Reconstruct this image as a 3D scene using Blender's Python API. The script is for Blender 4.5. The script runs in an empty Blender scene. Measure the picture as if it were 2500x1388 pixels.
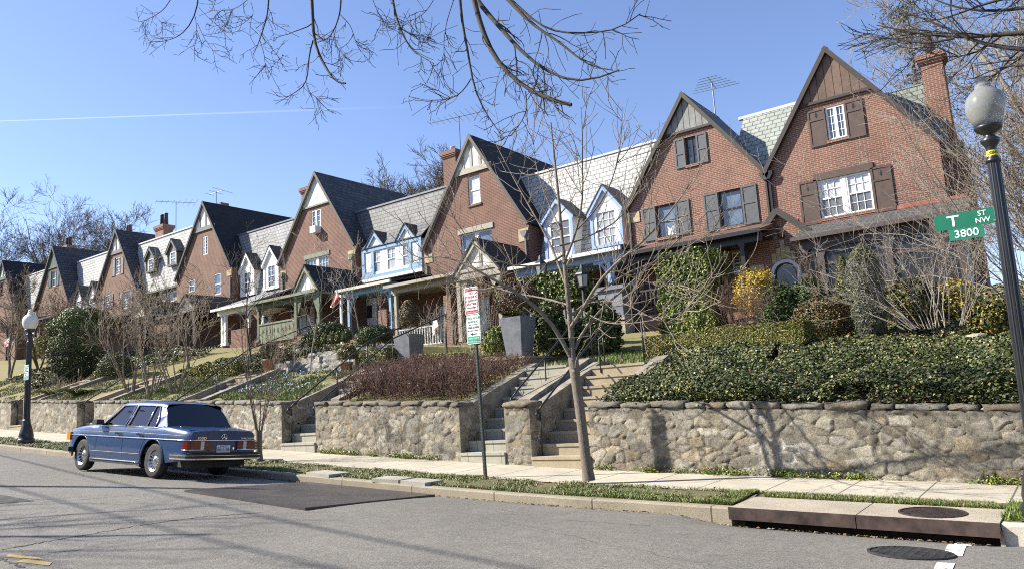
import bpy, math, random
import numpy as np
from mathutils import Vector, Matrix
R=math.radians
sc=bpy.context.scene; COL=sc.collection
random.seed(7); RNG=np.random.default_rng(7)
# ---------------- camera (eye at the origin, X along the street, Y towards the houses) ----------------
YAW,PITCH,ROLL,FPX=0.637211,0.153571,-0.061535,1862.9
def _rot():
    cy,sy,cp,sp=math.cos(YAW),math.sin(YAW),math.cos(PITCH),math.sin(PITCH)
    f=Vector((-sy*cp,cy*cp,sp)); r=Vector((cy,sy,0)); u=r.cross(f)
    r2=r*math.cos(ROLL)+u*math.sin(ROLL); u2=-r*math.sin(ROLL)+u*math.cos(ROLL)
    return r2,u2,f
CR,CU,CF=_rot()
cam=bpy.data.cameras.new('camera'); camo=bpy.data.objects.new('camera',cam); COL.objects.link(camo)
cam.sensor_width=36; cam.lens=FPX/2500*36; cam.clip_start=.1; cam.clip_end=20000
camo.matrix_world=Matrix(((CR.x,CU.x,-CF.x,0),(CR.y,CU.y,-CF.y,0),(CR.z,CU.z,-CF.z,0),(0,0,0,1)))
sc.camera=camo
def P(u,v,Y):
    "point of the plane y=Y seen at pixel u,v of the survey photo"
    d=CR*((u-1250)/FPX)-CU*((v-694)/FPX)+CF
    return d*(Y/d.y)
# ---------------- light ----------------
AZ,EL=R(59),R(38.5)
wd=bpy.data.worlds.new('World'); sc.world=wd; wd.use_nodes=True
wn=wd.node_tree; bg=wn.nodes['Background']; sky=wn.nodes.new('ShaderNodeTexSky')
sky.sky_type='NISHITA'; sky.sun_disc=False; sky.sun_elevation=EL; sky.sun_rotation=R(180+59)
sky.air_density=1.0; sky.dust_density=.25; sky.ozone_density=1.6; sky.altitude=50
tint=wn.nodes.new('ShaderNodeMix'); tint.data_type='RGBA'; tint.blend_type='MULTIPLY'; tint.inputs[0].default_value=1; tint.inputs[7].default_value=(.94,.925,1.07,1); wn.links.new(sky.outputs[0],tint.inputs[6]); wn.links.new(tint.outputs[2],bg.inputs[0]); bg.inputs[1].default_value=.092
sl=bpy.data.lights.new('sun','SUN'); sl.energy=5.0; sl.angle=R(.53); sl.color=(1,.93,.80)
so=bpy.data.objects.new('sun',sl); COL.objects.link(so)
ld=Vector((math.sin(AZ)*math.cos(EL),math.cos(AZ)*math.cos(EL),-math.sin(EL)))
so.rotation_euler=ld.to_track_quat('-Z','Y').to_euler(); so.location=(-20,-20,40)
sc.view_settings.view_transform='Standard'; sc.view_settings.look='None'; sc.view_settings.gamma=1; sc.view_settings.exposure=1.2
sc.cycles.use_denoising=False; sc.cycles.filter_width=1.05; sc.cycles.sample_clamp_indirect=4; sc.cycles.max_bounces=6; sc.cycles.transparent_max_bounces=12
# ---------------- mesh helpers ----------------
def _name(n): return n
SPLIT={'accent_stones':'accent_stone','porch_arch':'porch_arch','side_glass':'side_window','pillars':'pillar','pit_side':'pit_side','shoulder_stones':'shoulder_stone','rear_dormer_roof':'rear_dormer_roof'}
class MB:
    def __init__(s): s.v=[]; s.f=[]; s.m=[]
    def add(s,vs,fs,mi=0):
        o=len(s.v); s.v.extend([tuple(p) for p in vs]); s.f.extend([tuple(i+o for i in f) for f in fs]); s.m.extend([mi]*len(fs)); return s
    def box(s,x0,x1,y0,y1,z0,z1,mi=0):
        if x0>x1:x0,x1=x1,x0
        if y0>y1:y0,y1=y1,y0
        if z0>z1:z0,z1=z1,z0
        return s.add([(x,y,z) for x in(x0,x1) for y in(y0,y1) for z in(z0,z1)],[(0,1,3,2),(4,6,7,5),(0,4,5,1),(2,3,7,6),(0,2,6,4),(1,5,7,3)],mi)
    def quad(s,a,b,c,d,mi=0): return s.add([a,b,c,d],[(0,1,2,3)],mi)
    def slab(s,pts,t,mi=0):
        p=[Vector(q) for q in pts]; n=(p[1]-p[0]).cross(p[2]-p[0]).normalized()
        k=len(p); b=[q-n*t for q in p]
        return s.add(p+b,[tuple(range(k)),tuple(range(2*k-1,k-1,-1))]+[(i,k+i,k+(i+1)%k,(i+1)%k) for i in range(k)],mi)
    def prism(s,poly,axis,a0,a1,mi=0):
        "poly of 2d points extruded along axis: 'y' poly=(x,z); 'x' poly=(y,z); 'z' poly=(x,y)"
        def w(p,a): return (p[0],a,p[1]) if axis=='y' else (a,p[0],p[1]) if axis=='x' else (p[0],p[1],a)
        k=len(poly)
        return s.add([w(p,a0) for p in poly]+[w(p,a1) for p in poly],[tuple(range(k)),tuple(range(2*k-1,k-1,-1))]+[(i,k+i,k+(i+1)%k,(i+1)%k) for i in range(k)],mi)
    def beam(s,a,b,w,h,mi=0,up=(0,0,1)):
        a,b=Vector(a),Vector(b); d=(b-a).normalized(); u=Vector(up); r=d.cross(u)
        if r.length<1e-4: r=d.cross(Vector((1,0,0)))
        r.normalize(); u=r.cross(d)
        c=[r*x*w/2+u*y*h/2 for x,y in((-1,-1),(1,-1),(1,1),(-1,1))]
        return s.add([a+q for q in c]+[b+q for q in c],[(3,2,1,0),(4,5,6,7)]+[(i,(i+1)%4,4+(i+1)%4,4+i) for i in range(4)],mi)
    def tube(s,pts,rad,n=6,mi=0,cap=True):
        pts=[Vector(p) for p in pts]; k=len(pts)
        if not hasattr(rad,'__len__'): rad=[rad]*k
        o=len(s.v); ref=None
        for i,p in enumerate(pts):
            d=(pts[min(i+1,k-1)]-pts[max(i-1,0)])
            if d.length<1e-9:d=Vector((0,0,1))
            d.normalize()
            if ref is None:
                ref=Vector((0,0,1)) if abs(d.z)<.9 else Vector((1,0,0))
            a=d.cross(ref)
            if a.length<1e-6:a=d.cross(Vector((.3,1,.2)))
            a.normalize(); b=d.cross(a); ref=-b if False else ref
            for j in range(n):
                t=2*math.pi*j/n; q=p+(a*math.cos(t)+b*math.sin(t))*rad[i]; s.v.append((q.x,q.y,q.z))
        for i in range(k-1):
            for j in range(n):
                j2=(j+1)%n; s.f.append((o+i*n+j,o+i*n+j2,o+(i+1)*n+j2,o+(i+1)*n+j)); s.m.append(mi)
        if cap:
            s.f.append(tuple(o+j for j in range(n-1,-1,-1))); s.f.append(tuple(o+(k-1)*n+j for j in range(n))); s.m+=[mi,mi]
        return s
    def lathe(s,prof,c=(0,0,0),n=20,mi=0,flute=None,cap=True):
        o=len(s.v); c=Vector(c)
        for r,z in prof:
            for j in range(n):
                t=2*math.pi*j/n; rr=r*(flute(t,z) if flute else 1); s.v.append((c.x+rr*math.cos(t),c.y+rr*math.sin(t),c.z+z))
        for i in range(len(prof)-1):
            for j in range(n):
                j2=(j+1)%n; s.f.append((o+i*n+j,o+i*n+j2,o+(i+1)*n+j2,o+(i+1)*n+j)); s.m.append(mi)
        if cap: s.f.append(tuple(o+j for j in range(n-1,-1,-1))); s.f.append(tuple(o+(len(prof)-1)*n+j for j in range(n))); s.m+=[mi,mi]
        return s
    def islands(s):
        p=list(range(len(s.v)))
        def f(i):
            while p[i]!=i: p[i]=p[p[i]]; i=p[i]
            return i
        for q in s.f:
            for j in q[1:]: p[f(j)]=f(q[0])
        g={}
        for q,m in zip(s.f,s.m): g.setdefault(f(q[0]),[]).append((q,m))
        out=[]
        for fs in g.values():
            b=MB(); ix={}
            for q,m in fs:
                for j in q:
                    if j not in ix: ix[j]=len(b.v); b.v.append(s.v[j])
                b.f.append(tuple(ix[j] for j in q)); b.m.append(m)
            out.append(b)
        return out
    def build(s,name,mats,parent=None,smooth=False):
        if name in SPLIT and parent is not None:
            bs=s.islands()
            if len(bs)>1:
                for b in bs: o=b._build(SPLIT[name],mats,parent,smooth)
                return o
            name=SPLIT[name]
        return s._build(name,mats,parent,smooth)
    def _build(s,name,mats,parent=None,smooth=False):
        if not isinstance(mats,(list,tuple)): mats=[mats]
        me=bpy.data.meshes.new(name); me.from_pydata(s.v,[],s.f)
        for m in mats: me.materials.append(m)
        if len(mats)>1: me.polygons.foreach_set('material_index',s.m)
        if smooth: me.polygons.foreach_set('use_smooth',[True]*len(s.f)); 
        me.update()
        o=bpy.data.objects.new(name,me); COL.objects.link(o)
        if smooth=='auto': sharp(me)
        if parent is not None: attach(o,parent)
        return o
def sharp(me,ang=35):
    try: me.set_sharp_from_angle(angle=R(ang))
    except Exception: pass
def attach(o,parent):
    o.parent=parent
    m=Matrix.Identity(4); p=parent
    chain=[]
    while p is not None: chain.append(p); p=p.parent
    for p in reversed(chain): m=m@p.matrix_parent_inverse@p.matrix_basis
    o.matrix_parent_inverse=m.inverted()
def tag(o,label=None,cat=None,group=None,kind=None):
    if label:o['label']=label
    if cat:o['category']=cat
    if group:o['group']=group
    if kind:o['kind']=kind
    return o
def thing(name,label,cat,loc=(0,0,0),group=None,rot=None):
    o=bpy.data.objects.new(name,None); COL.objects.link(o); o.location=loc
    if rot: o.rotation_euler=rot
    o.empty_display_size=.2
    return tag(o,label,cat,group)
def copy_tree(o,parent=None):
    c=o.copy(); COL.objects.link(c)
    if parent is not None: c.parent=parent
    for ch in [x for x in sc.objects if x.parent is o]: copy_tree(ch,c)
    return c
def np_mesh(name,V,F,mats,mi=None,parent=None,smooth=False):
    "V (n,3), F (k,m) with constant m"
    me=bpy.data.meshes.new(name); n=len(V); k,m=F.shape
    me.vertices.add(n); me.vertices.foreach_set('co',np.asarray(V,np.float32).ravel())
    me.loops.add(k*m); me.loops.foreach_set('vertex_index',F.astype(np.int32).ravel())
    me.polygons.add(k); me.polygons.foreach_set('loop_start',np.arange(0,k*m,m,dtype=np.int32))
    for t in (mats if isinstance(mats,(list,tuple)) else [mats]): me.materials.append(t)
    if mi is not None: me.polygons.foreach_set('material_index',np.asarray(mi,np.int32))
    if smooth: me.polygons.foreach_set('use_smooth',np.ones(k,bool))
    me.update(calc_edges=True); me.validate()
    o=bpy.data.objects.new(name,me); COL.objects.link(o)
    if parent is not None: attach(o,parent)
    return o
def text_mesh(body,size,mat,name,loc,rot,parent=None,depth=.002,align='CENTER',sx=1.0,bold=0.0):
    cu=bpy.data.curves.new('t','FONT'); cu.body=body; cu.size=size; cu.align_x=align; cu.align_y='CENTER'; cu.extrude=depth; cu.offset=bold*size
    cu.resolution_u=3
    t=bpy.data.objects.new('t',cu); COL.objects.link(t)
    dg=bpy.context.evaluated_depsgraph_get(); me=bpy.data.meshes.new_from_object(t.evaluated_get(dg)); 
    bpy.data.objects.remove(t); me.name=name
    me.transform(Matrix.Diagonal((sx,1,1,1)))
    M=Matrix.Translation(Vector(loc))@rot.to_4x4()
    me.transform(M); me.materials.clear(); me.materials.append(mat)
    o=bpy.data.objects.new(name,me); COL.objects.link(o)
    if parent is not None: attach(o,parent)
    return o
# ---------------- noise ----------------
_perm=np.random.default_rng(3).random((256,256))
def vnoise(x,y):
    x=np.asarray(x,float); y=np.asarray(y,float)
    xi=np.floor(x).astype(int); yi=np.floor(y).astype(int); fx=x-xi; fy=y-yi
    fx=fx*fx*(3-2*fx); fy=fy*fy*(3-2*fy)
    g=lambda a,b:_perm[a&255,b&255]
    return (g(xi,yi)*(1-fx)+g(xi+1,yi)*fx)*(1-fy)+(g(xi,yi+1)*(1-fx)+g(xi+1,yi+1)*fx)*fy
def fbm(x,y,o=3):
    s=0;a=.5
    for i in range(o): s=s+a*vnoise(x*2**i+17*i,y*2**i+5*i); a*=.5
    return s
# ---------------- materials ----------------
MATS={}
def nmat(name):
    m=bpy.data.materials.new(name); m.use_nodes=True; return m,m.node_tree.nodes,m.node_tree.links,m.node_tree.nodes['Principled BSDF']
def rgba(c): return (c[0],c[1],c[2],1)
def plain(name,c,rough=.6,metal=0,spec=.5,var=.12,scale=6,bump=0,bscale=40,coat=0,c2=None):
    "base colour with large and fine mottling, wear and a little bump"
    m,N,L,b=nmat(name); b.inputs['Roughness'].default_value=rough; b.inputs['Metallic'].default_value=metal
    b.inputs['Specular IOR Level'].default_value=spec; b.inputs['Coat Weight'].default_value=coat
    tc=N.new('ShaderNodeNewGeometry')
    n=N.new('ShaderNodeTexNoise'); n.inputs['Scale'].default_value=scale; n.inputs['Detail'].default_value=6; n.inputs['Roughness'].default_value=.65
    L.new(tc.outputs['Position'],n.inputs['Vector'])
    r=N.new('ShaderNodeMapRange'); r.inputs[1].default_value=.3; r.inputs[2].default_value=.7; L.new(n.outputs[0],r.inputs[0])
    mx=N.new('ShaderNodeMix'); mx.data_type='RGBA'; L.new(r.outputs[0],mx.inputs[0])
    d=c2 if c2 else tuple(x*(1-2*var) for x in c); u=c if c2 else tuple(min(1,x*(1+var)) for x in c)
    mx.inputs[6].default_value=rgba(d); mx.inputs[7].default_value=rgba(u); L.new(mx.outputs[2],b.inputs['Base Color'])
    if bump:
        n2=N.new('ShaderNodeTexNoise'); n2.inputs['Scale'].default_value=bscale; n2.inputs['Detail'].default_value=4; L.new(tc.outputs['Position'],n2.inputs['Vector'])
        bp=N.new('ShaderNodeBump'); bp.inputs['Strength'].default_value=bump; bp.inputs['Distance'].default_value=.02; L.new(n2.outputs[0],bp.inputs['Height']); L.new(bp.outputs[0],b.inputs['Normal'])
    return m
def _wallcoord(N,L,swap=False,ks=1.0):
    "u along the face, v up"
    g=N.new('ShaderNodeNewGeometry'); s=N.new('ShaderNodeSeparateXYZ'); L.new(g.outputs['Position'],s.inputs[0])
    sn=N.new('ShaderNodeSeparateXYZ'); L.new(g.outputs['True Normal'],sn.inputs[0])
    ax=N.new('ShaderNodeMath'); ax.operation='ABSOLUTE'; L.new(sn.outputs[0],ax.inputs[0])
    ay=N.new('ShaderNodeMath'); ay.operation='ABSOLUTE'; L.new(sn.outputs[1],ay.inputs[0])
    gt=N.new('ShaderNodeMath'); gt.operation='GREATER_THAN'; L.new(ax.outputs[0],gt.inputs[0]); L.new(ay.outputs[0],gt.inputs[1])
    mx=N.new('ShaderNodeMix'); mx.data_type='FLOAT'; L.new(gt.outputs[0],mx.inputs[0]); L.new(s.outputs[0],mx.inputs[2]); L.new(s.outputs[1],mx.inputs[3])
    zz=N.new('ShaderNodeMath'); zz.operation='MULTIPLY'; zz.inputs[1].default_value=ks; L.new(s.outputs[2],zz.inputs[0])
    c=N.new('ShaderNodeCombineXYZ'); L.new(mx.outputs[0],c.inputs[1 if swap else 0]); L.new(zz.outputs[0],c.inputs[0 if swap else 1])
    return c.outputs[0],g
def bricky(name,c1,c2,mortar,bw=.213,rh=.0677,ms=.009,rough=.8,swap=False,ks=1.0,bump=.4,var=.25,spec=.3,offset=.5,bias=0,tone=.2,invert=False,nscale=1.2):
    m,N,L,b=nmat(name); vec,g=_wallcoord(N,L,swap,ks)
    t=N.new('ShaderNodeTexBrick'); L.new(vec,t.inputs['Vector']); t.offset=offset
    t.inputs['Scale'].default_value=1; t.inputs['Brick Width'].default_value=bw; t.inputs['Row Height'].default_value=rh; t.inputs['Mortar Size'].default_value=ms; t.inputs['Mortar Smooth'].default_value=.2; t.inputs['Bias'].default_value=bias
    t.inputs['Color1'].default_value=rgba(c1); t.inputs['Color2'].default_value=rgba(c2); t.inputs['Mortar'].default_value=rgba(mortar)
    n=N.new('ShaderNodeTexNoise'); n.inputs['Scale'].default_value=nscale; n.inputs['Detail'].default_value=7; n.inputs['Roughness'].default_value=.7; L.new(g.outputs['Position'],n.inputs['Vector'])
    r=N.new('ShaderNodeMapRange'); r.inputs[1].default_value=.3; r.inputs[2].default_value=.7; r.inputs[3].default_value=1-var; r.inputs[4].default_value=1+var*.7; L.new(n.outputs[0],r.inputs[0])
    mx=N.new('ShaderNodeMix'); mx.data_type='RGBA'; mx.blend_type='MULTIPLY'; mx.inputs[0].default_value=1; L.new(t.outputs['Color'],mx.inputs[6]); L.new(r.outputs[0],mx.inputs[7])
    L.new(mx.outputs[2],b.inputs['Base Color']); b.inputs['Roughness'].default_value=rough; b.inputs['Specular IOR Level'].default_value=spec
    bp=N.new('ShaderNodeBump'); bp.inputs['Strength'].default_value=bump; bp.inputs['Distance'].default_value=.015; bp.invert=True; L.new(t.outputs['Fac'],bp.inputs['Height']); L.new(bp.outputs[0],b.inputs['Normal'])
    return m
M={}
M['brick']=bricky('brick_brown_red',(.19,.082,.055),(.14,.058,.04),(.34,.255,.20),bump=.2)
M['brick2']=bricky('brick_red',(.17,.074,.05),(.13,.056,.04),(.27,.20,.155),ms=.008,bump=.2)
M['brick3']=bricky('brick_far',(.165,.080,.053),(.13,.062,.043),(.26,.195,.145),ms=.008,bump=.2)
def slate(name,c1,c2,mort,ks=1.05,bw=.32,rh=.22,**k): return bricky(name,c1,c2,mort,bw=bw,rh=rh,ms=.016,ks=ks,rough=k.pop('rough',.62),spec=k.pop('spec',.28),bump=.9,**k)
M['slate_green']=slate('slate_grey_green',(.25,.275,.25),(.30,.32,.29),(.09,.10,.095))
M['slate_deep']=slate('slate_dark_green',(.155,.185,.165),(.20,.23,.205),(.05,.06,.055))
M['slate_white']=slate('slate_bleached',(.45,.45,.44),(.36,.36,.355),(.16,.16,.158))  # whitish base paints in the sun's sheen off the shiny slate
M['slate_mid']=slate('slate_mid_grey',(.12,.124,.128),(.19,.195,.20),(.045,.045,.05),bias=-.45)
M['slate_grey']=slate('slate_blue_grey',(.21,.215,.225),(.26,.265,.275),(.10,.10,.11))
M['slate_dark']=slate('slate_charcoal',(.05,.052,.058),(.085,.088,.095),(.02,.02,.022),rough=.55)
M['slate_black']=slate('shingle_black',(.022,.023,.026),(.032,.033,.037),(.012,.012,.013),rough=.75,rh=.14)
M['shingle']=slate('shingle_grey',(.07,.07,.072),(.10,.10,.10),(.035,.035,.035),rough=.85,rh=.14,ks=2.2)
def boards(name,c,gap,w=.2): return bricky(name,c,tuple(x*.85 for x in c),gap,bw=30,rh=w,ms=.012,swap=True,offset=0,rough=.7,bump=.6,var=.3,nscale=3)
M['board_brown']=boards('boards_brown',(.165,.11,.084),(.03,.02,.016),.26)
M['board_grey']=boards('boards_grey',(.25,.25,.245),(.03,.03,.03),.24)
M['board_sage']=boards('boards_pale_sage',(.66,.67,.60),(.25,.26,.22),.18)
M['board_green']=boards('boards_green',(.07,.13,.10),(.03,.06,.05),.18)
M['board_olive']=boards('boards_olive',(.17,.165,.13),(.07,.07,.05),.14)
M['stucco']=plain('white_stucco',(.72,.70,.66),.85,var=.06,scale=3)
M['white']=plain('white_paint',(.80,.79,.76),.5,var=.05,scale=5)
M['cream']=plain('cream_paint',(.60,.57,.48),.6,var=.08)
M['tan']=plain('tan_trim',(.33,.30,.24),.65,var=.1)
M['brown']=plain('brown_trim',(.085,.052,.04),.6,var=.15)
M['dbrown']=plain('dark_brown_trim',(.035,.026,.022),.6,var=.15)
M['greytrim']=plain('grey_trim',(.13,.125,.125),.6,var=.1)
M['black']=plain('black_paint',(.012,.012,.013),.4,var=.1)
M['slatetrim']=plain('slate_shutter',(.085,.09,.10),.6,var=.12)
M['bluetrim']=plain('light_blue_trim',(.19,.33,.47),.55,var=.08)
M['periwinkle']=plain('periwinkle_trim',(.26,.38,.64),.55,var=.08)
M['sage']=plain('sage_trim',(.10,.12,.068),.6,var=.1)
M['sagepale']=plain('sage_pale',(.165,.185,.115),.6,var=.1)
M['olive']=plain('olive_trim',(.10,.10,.075),.6,var=.1)
M['greentrim']=plain('green_trim',(.055,.10,.08),.6,var=.1)
M['copper']=plain('copper_brown',(.12,.07,.05),.5,var=.2)
M['redlead']=plain('red_flashing',(.36,.10,.07),.7,var=.2)
M['flash']=plain('pale_flashing',(.55,.56,.58),.5,var=.1)
M['sand']=plain('sandstone',(.45,.36,.22),.85,var=.2,scale=5,bump=.3)
M['limestone']=plain('limestone',(.36,.33,.26),.85,var=.2,scale=5,bump=.3)
M['iron']=plain('wrought_iron',(.014,.014,.016),.45,var=.1)
M['terracotta']=plain('terracotta',(.38,.20,.13),.8,var=.15)
M['lead']=plain('lead_planter',(.17,.18,.20),.5,var=.18,scale=4,bump=.15,bscale=20)
M['interior']=plain('dark_interior',(.02,.02,.022),.9,var=.1)  # near-black colour stands in for the shade inside openings
M['door']=plain('door_white',(.62,.60,.55),.5,var=.05)
M['doord']=plain('door_dark',(.06,.05,.045),.5,var=.05)
def glass(name,c,rough=.04,spec=.8):
    m=plain(name,c,rough,spec=spec,var=.25,scale=1.5); return m
M['pane']=glass('window_glass',(.035,.042,.055))
M['paneb']=glass('window_glass_blue',(.13,.18,.25),.08)
M['paneg']=glass('window_glass_grey',(.16,.165,.17))
M['panew']=glass('window_blind_white',(.66,.67,.69),.12)
M['panel']=glass('window_lace',(.42,.43,.44),.1)
M['screen']=plain('porch_screen',(.022,.023,.026),.35,var=.3,scale=.6)
M['chrome']=plain('chrome',(.75,.76,.78),.12,metal=1,var=.03)
M['steel']=plain('zinc_post',(.30,.31,.32),.45,metal=.8,var=.1)

def to_px(p):
    p=Vector(p); d=p.dot(CF); return 1250+FPX*p.dot(CR)/d, 694-FPX*p.dot(CU)/d
# ---------------- levels ----------------
HX=[-900,-300,-140,-80,-50,-33.4,-26.7,-16.5,-7.28,-.9,3,10,40,900]
HZ=[16,13,6.4,2.75,1.08,.2,-.19,-.79,-1.256,-1.435,-1.5,-1.6,-1.9,-2]
_hx=np.linspace(-900,900,9001); _hz=np.interp(_hx,HX,HZ)
_k=np.ones(15)/15; _hz=np.convolve(np.pad(_hz,7,'edge'),_k,'valid')
def h(X): return np.interp(X,_hx,_hz)
def wt(X): return np.where(np.asarray(X)<-33,h(X)+1.1,-.44-.0522*np.minimum(np.asarray(X,float),2.0))
YC,YW,WT=9.15,11.85,.45       # kerb face, wall face, wall thickness
def kerbtop(X): return h(X)-.05
def road_z(X,Y):
    d=np.clip(YC-np.asarray(Y,float),-.2,9.2); q=np.clip((np.asarray(X,float)+4.5)/.9,0,1)*np.clip((-.2-np.asarray(X,float))/.8,0,1)*np.clip((np.asarray(Y,float)-8.0)/1.1,0,1); return kerbtop(X)-.13+.22*(1-(1-d/4.6)**2)-.09*q*q*(3-2*q)
def walk_z(X,Y):
    t=np.clip((np.asarray(Y,float)-YC)/(YW-YC),0,1); return kerbtop(X)+(.05)*t
_hgx=[-140,-75,-65,-54,-43,-32,-26,-20,-13,-6,2,20]; _hgz=[11,6.0,5.55,4.9,4.35,3.55,3.15,2.45,2.15,2.2,2.2,2.0]
def hg(X): return np.interp(X,_hgx,_hgz)
def on_terrain(u,v,Y,lo=.8,hi=1.6):
    best=None
    for y in np.linspace(Y-lo,Y+hi,40):
        p=P(u,v,y); e=abs(p.z-float(terrain(p.x,y)))+.04*abs(y-Y)
        if best is None or e<best[0]: best=(e,y)
    return best[1]
def terrain(X,Y):
    X=np.asarray(X,float);Y=np.asarray(Y,float); b=wt(X)
    def lerp(Y,ys,zs):
        r=zs[0]
        for i in range(len(ys)-1):
            t=np.clip((Y-ys[i])/(ys[i+1]-ys[i]),0,1); r=np.where(Y>ys[i],zs[i]*(1-t)+zs[i+1]*t,r)
        return r
    z=lerp(Y,[11,12.25,14.7,16.3,18.2,20.6,23.2,60],[b-.06,b-.06,b+.68,b+.82,b+1.3,hg(X)-.45,hg(X)-.05,hg(X)+1.5])
    in1=(X>_T1[0].x-.2)&(X<_T1[1].x+.2)&(Y>15.62)&(Y<17.6); l1=_T1[0].z+(_T1[1].z-_T1[0].z)*(X-_T1[0].x)/(_T1[1].x-_T1[0].x)-.06
    in2=(X>_T2[0].x-1.2)&(X<_T2[1].x+.2)&(Y>16.85); l2=_T2[0].z+(_T2[1].z-_T2[0].z)*np.clip((X-_T2[0].x)/(_T2[1].x-_T2[0].x),0,1)-.06
    z=np.where(in1,np.maximum(np.minimum(z,l1),l1),z); z=np.where(in2,np.maximum(z,l2),z)
    return z+(fbm(X*.8,Y*.8)-.5)*.10*np.clip((Y-12.3)/1.0,0,1)
_T1=(P(672,884,15.55),P(866,858,15.55)); _T2=(P(752,862,16.75),P(945,838,16.75))
STAIRS=[(-8.55,-7.25),(-10.3,-9.15),(-16.1,-14.8),(-21.7,-20.5),(-27.1,-25.9),(-32.5,-31.4)]
# ---------------- ground materials ----------------
def asphalt():
    m,N,L,b=nmat('asphalt'); g=N.new('ShaderNodeNewGeometry')
    def noise(s,d=4,r=.6):
        n=N.new('ShaderNodeTexNoise'); n.inputs['Scale'].default_value=s; n.inputs['Detail'].default_value=d; n.inputs['Roughness'].default_value=r; L.new(g.outputs['Position'],n.inputs['Vector']); return n
    def ramp(src,a,bb,c,d):
        r=N.new('ShaderNodeMapRange'); r.inputs[1].default_value=a; r.inputs[2].default_value=bb; r.inputs[3].default_value=c; r.inputs[4].default_value=d; L.new(src,r.inputs[0]); return r.outputs[0]
    def mul(a,b_):
        k=N.new('ShaderNodeMath'); k.operation='MULTIPLY'; L.new(a,k.inputs[0]); L.new(b_,k.inputs[1]); return k.outputs[0]
    big=ramp(noise(.5,5).outputs[0],.3,.7,.88,1.1); fine=ramp(noise(70,3,.85).outputs[0],.25,.75,.35,1.75); mid=ramp(noise(5,6,.75).outputs[0],.3,.7,.84,1.14)
    v=N.new('ShaderNodeTexVoronoi'); v.inputs['Scale'].default_value=55; L.new(g.outputs['Position'],v.inputs['Vector']); agg=ramp(v.outputs['Color'],.0,1,.75,1.25)
    # long cracks
    mp=N.new('ShaderNodeMapping'); mp.inputs['Scale'].default_value=(.16,.33,.1); mp.inputs['Rotation'].default_value=(0,0,.35); L.new(g.outputs['Position'],mp.inputs[0])
    nz=noise(.9,4); ad=N.new('ShaderNodeMix'); ad.data_type='VECTOR'; ad.inputs[0].default_value=.12; L.new(mp.outputs[0],ad.inputs[4]); L.new(nz.outputs['Color'],ad.inputs[5])
    cv=N.new('ShaderNodeTexVoronoi'); cv.feature='DISTANCE_TO_EDGE'; cv.inputs['Scale'].default_value=1; L.new(ad.outputs[1],cv.inputs['Vector'])
    crack=ramp(cv.outputs['Distance'],.0008,.003,.72,1)
    tot=mul(mul(mul(mul(big,fine),mid),agg),crack)
    mx=N.new('ShaderNodeMix'); mx.data_type='RGBA'; mx.blend_type='MULTIPLY'; mx.inputs[0].default_value=1; mx.inputs[6].default_value=(.165,.155,.137,1); L.new(tot,mx.inputs[7])
    L.new(mx.outputs[2],b.inputs['Base Color']); b.inputs['Roughness'].default_value=.82; b.inputs['Specular IOR Level'].default_value=.35
    bp=N.new('ShaderNodeBump'); bp.inputs['Strength'].default_value=.5; bp.inputs['Distance'].default_value=.01; L.new(fine,bp.inputs['Height']); L.new(bp.outputs[0],b.inputs['Normal'])
    return m
M['asphalt']=asphalt()
def concrete(name,c,joint=None,jw=.008,off=0,speck=.25):
    m,N,L,b=nmat(name); g=N.new('ShaderNodeNewGeometry')
    def noise(s,d=5):
        n=N.new('ShaderNodeTexNoise'); n.inputs['Scale'].default_value=s; n.inputs['Detail'].default_value=d; n.inputs['Roughness'].default_value=.7; L.new(g.outputs['Position'],n.inputs['Vector']); return n.outputs[0]
    def ramp(src,a,bb,cc,d):
        r=N.new('ShaderNodeMapRange'); r.inputs[1].default_value=a; r.inputs[2].default_value=bb; r.inputs[3].default_value=cc; r.inputs[4].default_value=d; L.new(src,r.inputs[0]); return r.outputs[0]
    def mul(a,b_):
        k=N.new('ShaderNodeMath'); k.operation='MULTIPLY'; L.new(a,k.inputs[0]); L.new(b_,k.inputs[1]); return k.outputs[0]
    tot=mul(ramp(noise(1.3),.3,.7,.78,1.12),ramp(noise(70,2),.3,.7,1-speck,1+speck))
    if joint:
        s=N.new('ShaderNodeSeparateXYZ'); L.new(g.outputs['Position'],s.inputs[0])
        a=N.new('ShaderNodeMath'); a.operation='ADD'; a.inputs[1].default_value=off+1000*joint; L.new(s.outputs[0],a.inputs[0])
        w=N.new('ShaderNodeMath'); w.operation='PINGPONG'; w.inputs[1].default_value=joint/2; L.new(a.outputs[0],w.inputs[0])
        tot=mul(tot,ramp(w.outputs[0],jw,jw*1.6,.3,1))
    mx=N.new('ShaderNodeMix'); mx.data_type='RGBA'; mx.blend_type='MULTIPLY'; mx.inputs[0].default_value=1; mx.inputs[6].default_value=rgba(c); L.new(tot,mx.inputs[7])
    L.new(mx.outputs[2],b.inputs['Base Color']); b.inputs['Roughness'].default_value=.85; b.inputs['Specular IOR Level'].default_value=.3
    bp=N.new('ShaderNodeBump'); bp.inputs['Strength'].default_value=.25; bp.inputs['Distance'].default_value=.01; L.new(tot,bp.inputs['Height']); L.new(bp.outputs[0],b.inputs['Normal'])
    return m
M['walk']=concrete('sidewalk_concrete',(.41,.375,.30),joint=.93,off=.93)
M['kerb']=concrete('kerb_concrete',(.27,.235,.175),joint=1.7,off=.55,speck=.3)
M['step']=concrete('step_concrete',(.34,.285,.20),speck=.2)
M['stepgrey']=concrete('bluestone',(.33,.32,.265),joint=.42,jw=.004,speck=.12)
M['pebble']=concrete('pebbled_concrete',(.34,.30,.235),speck=.45)
M['dirt']=plain('soil',(.085,.062,.04),.95,var=.35,scale=3,bump=.5,c2=(.13,.095,.055))
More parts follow.
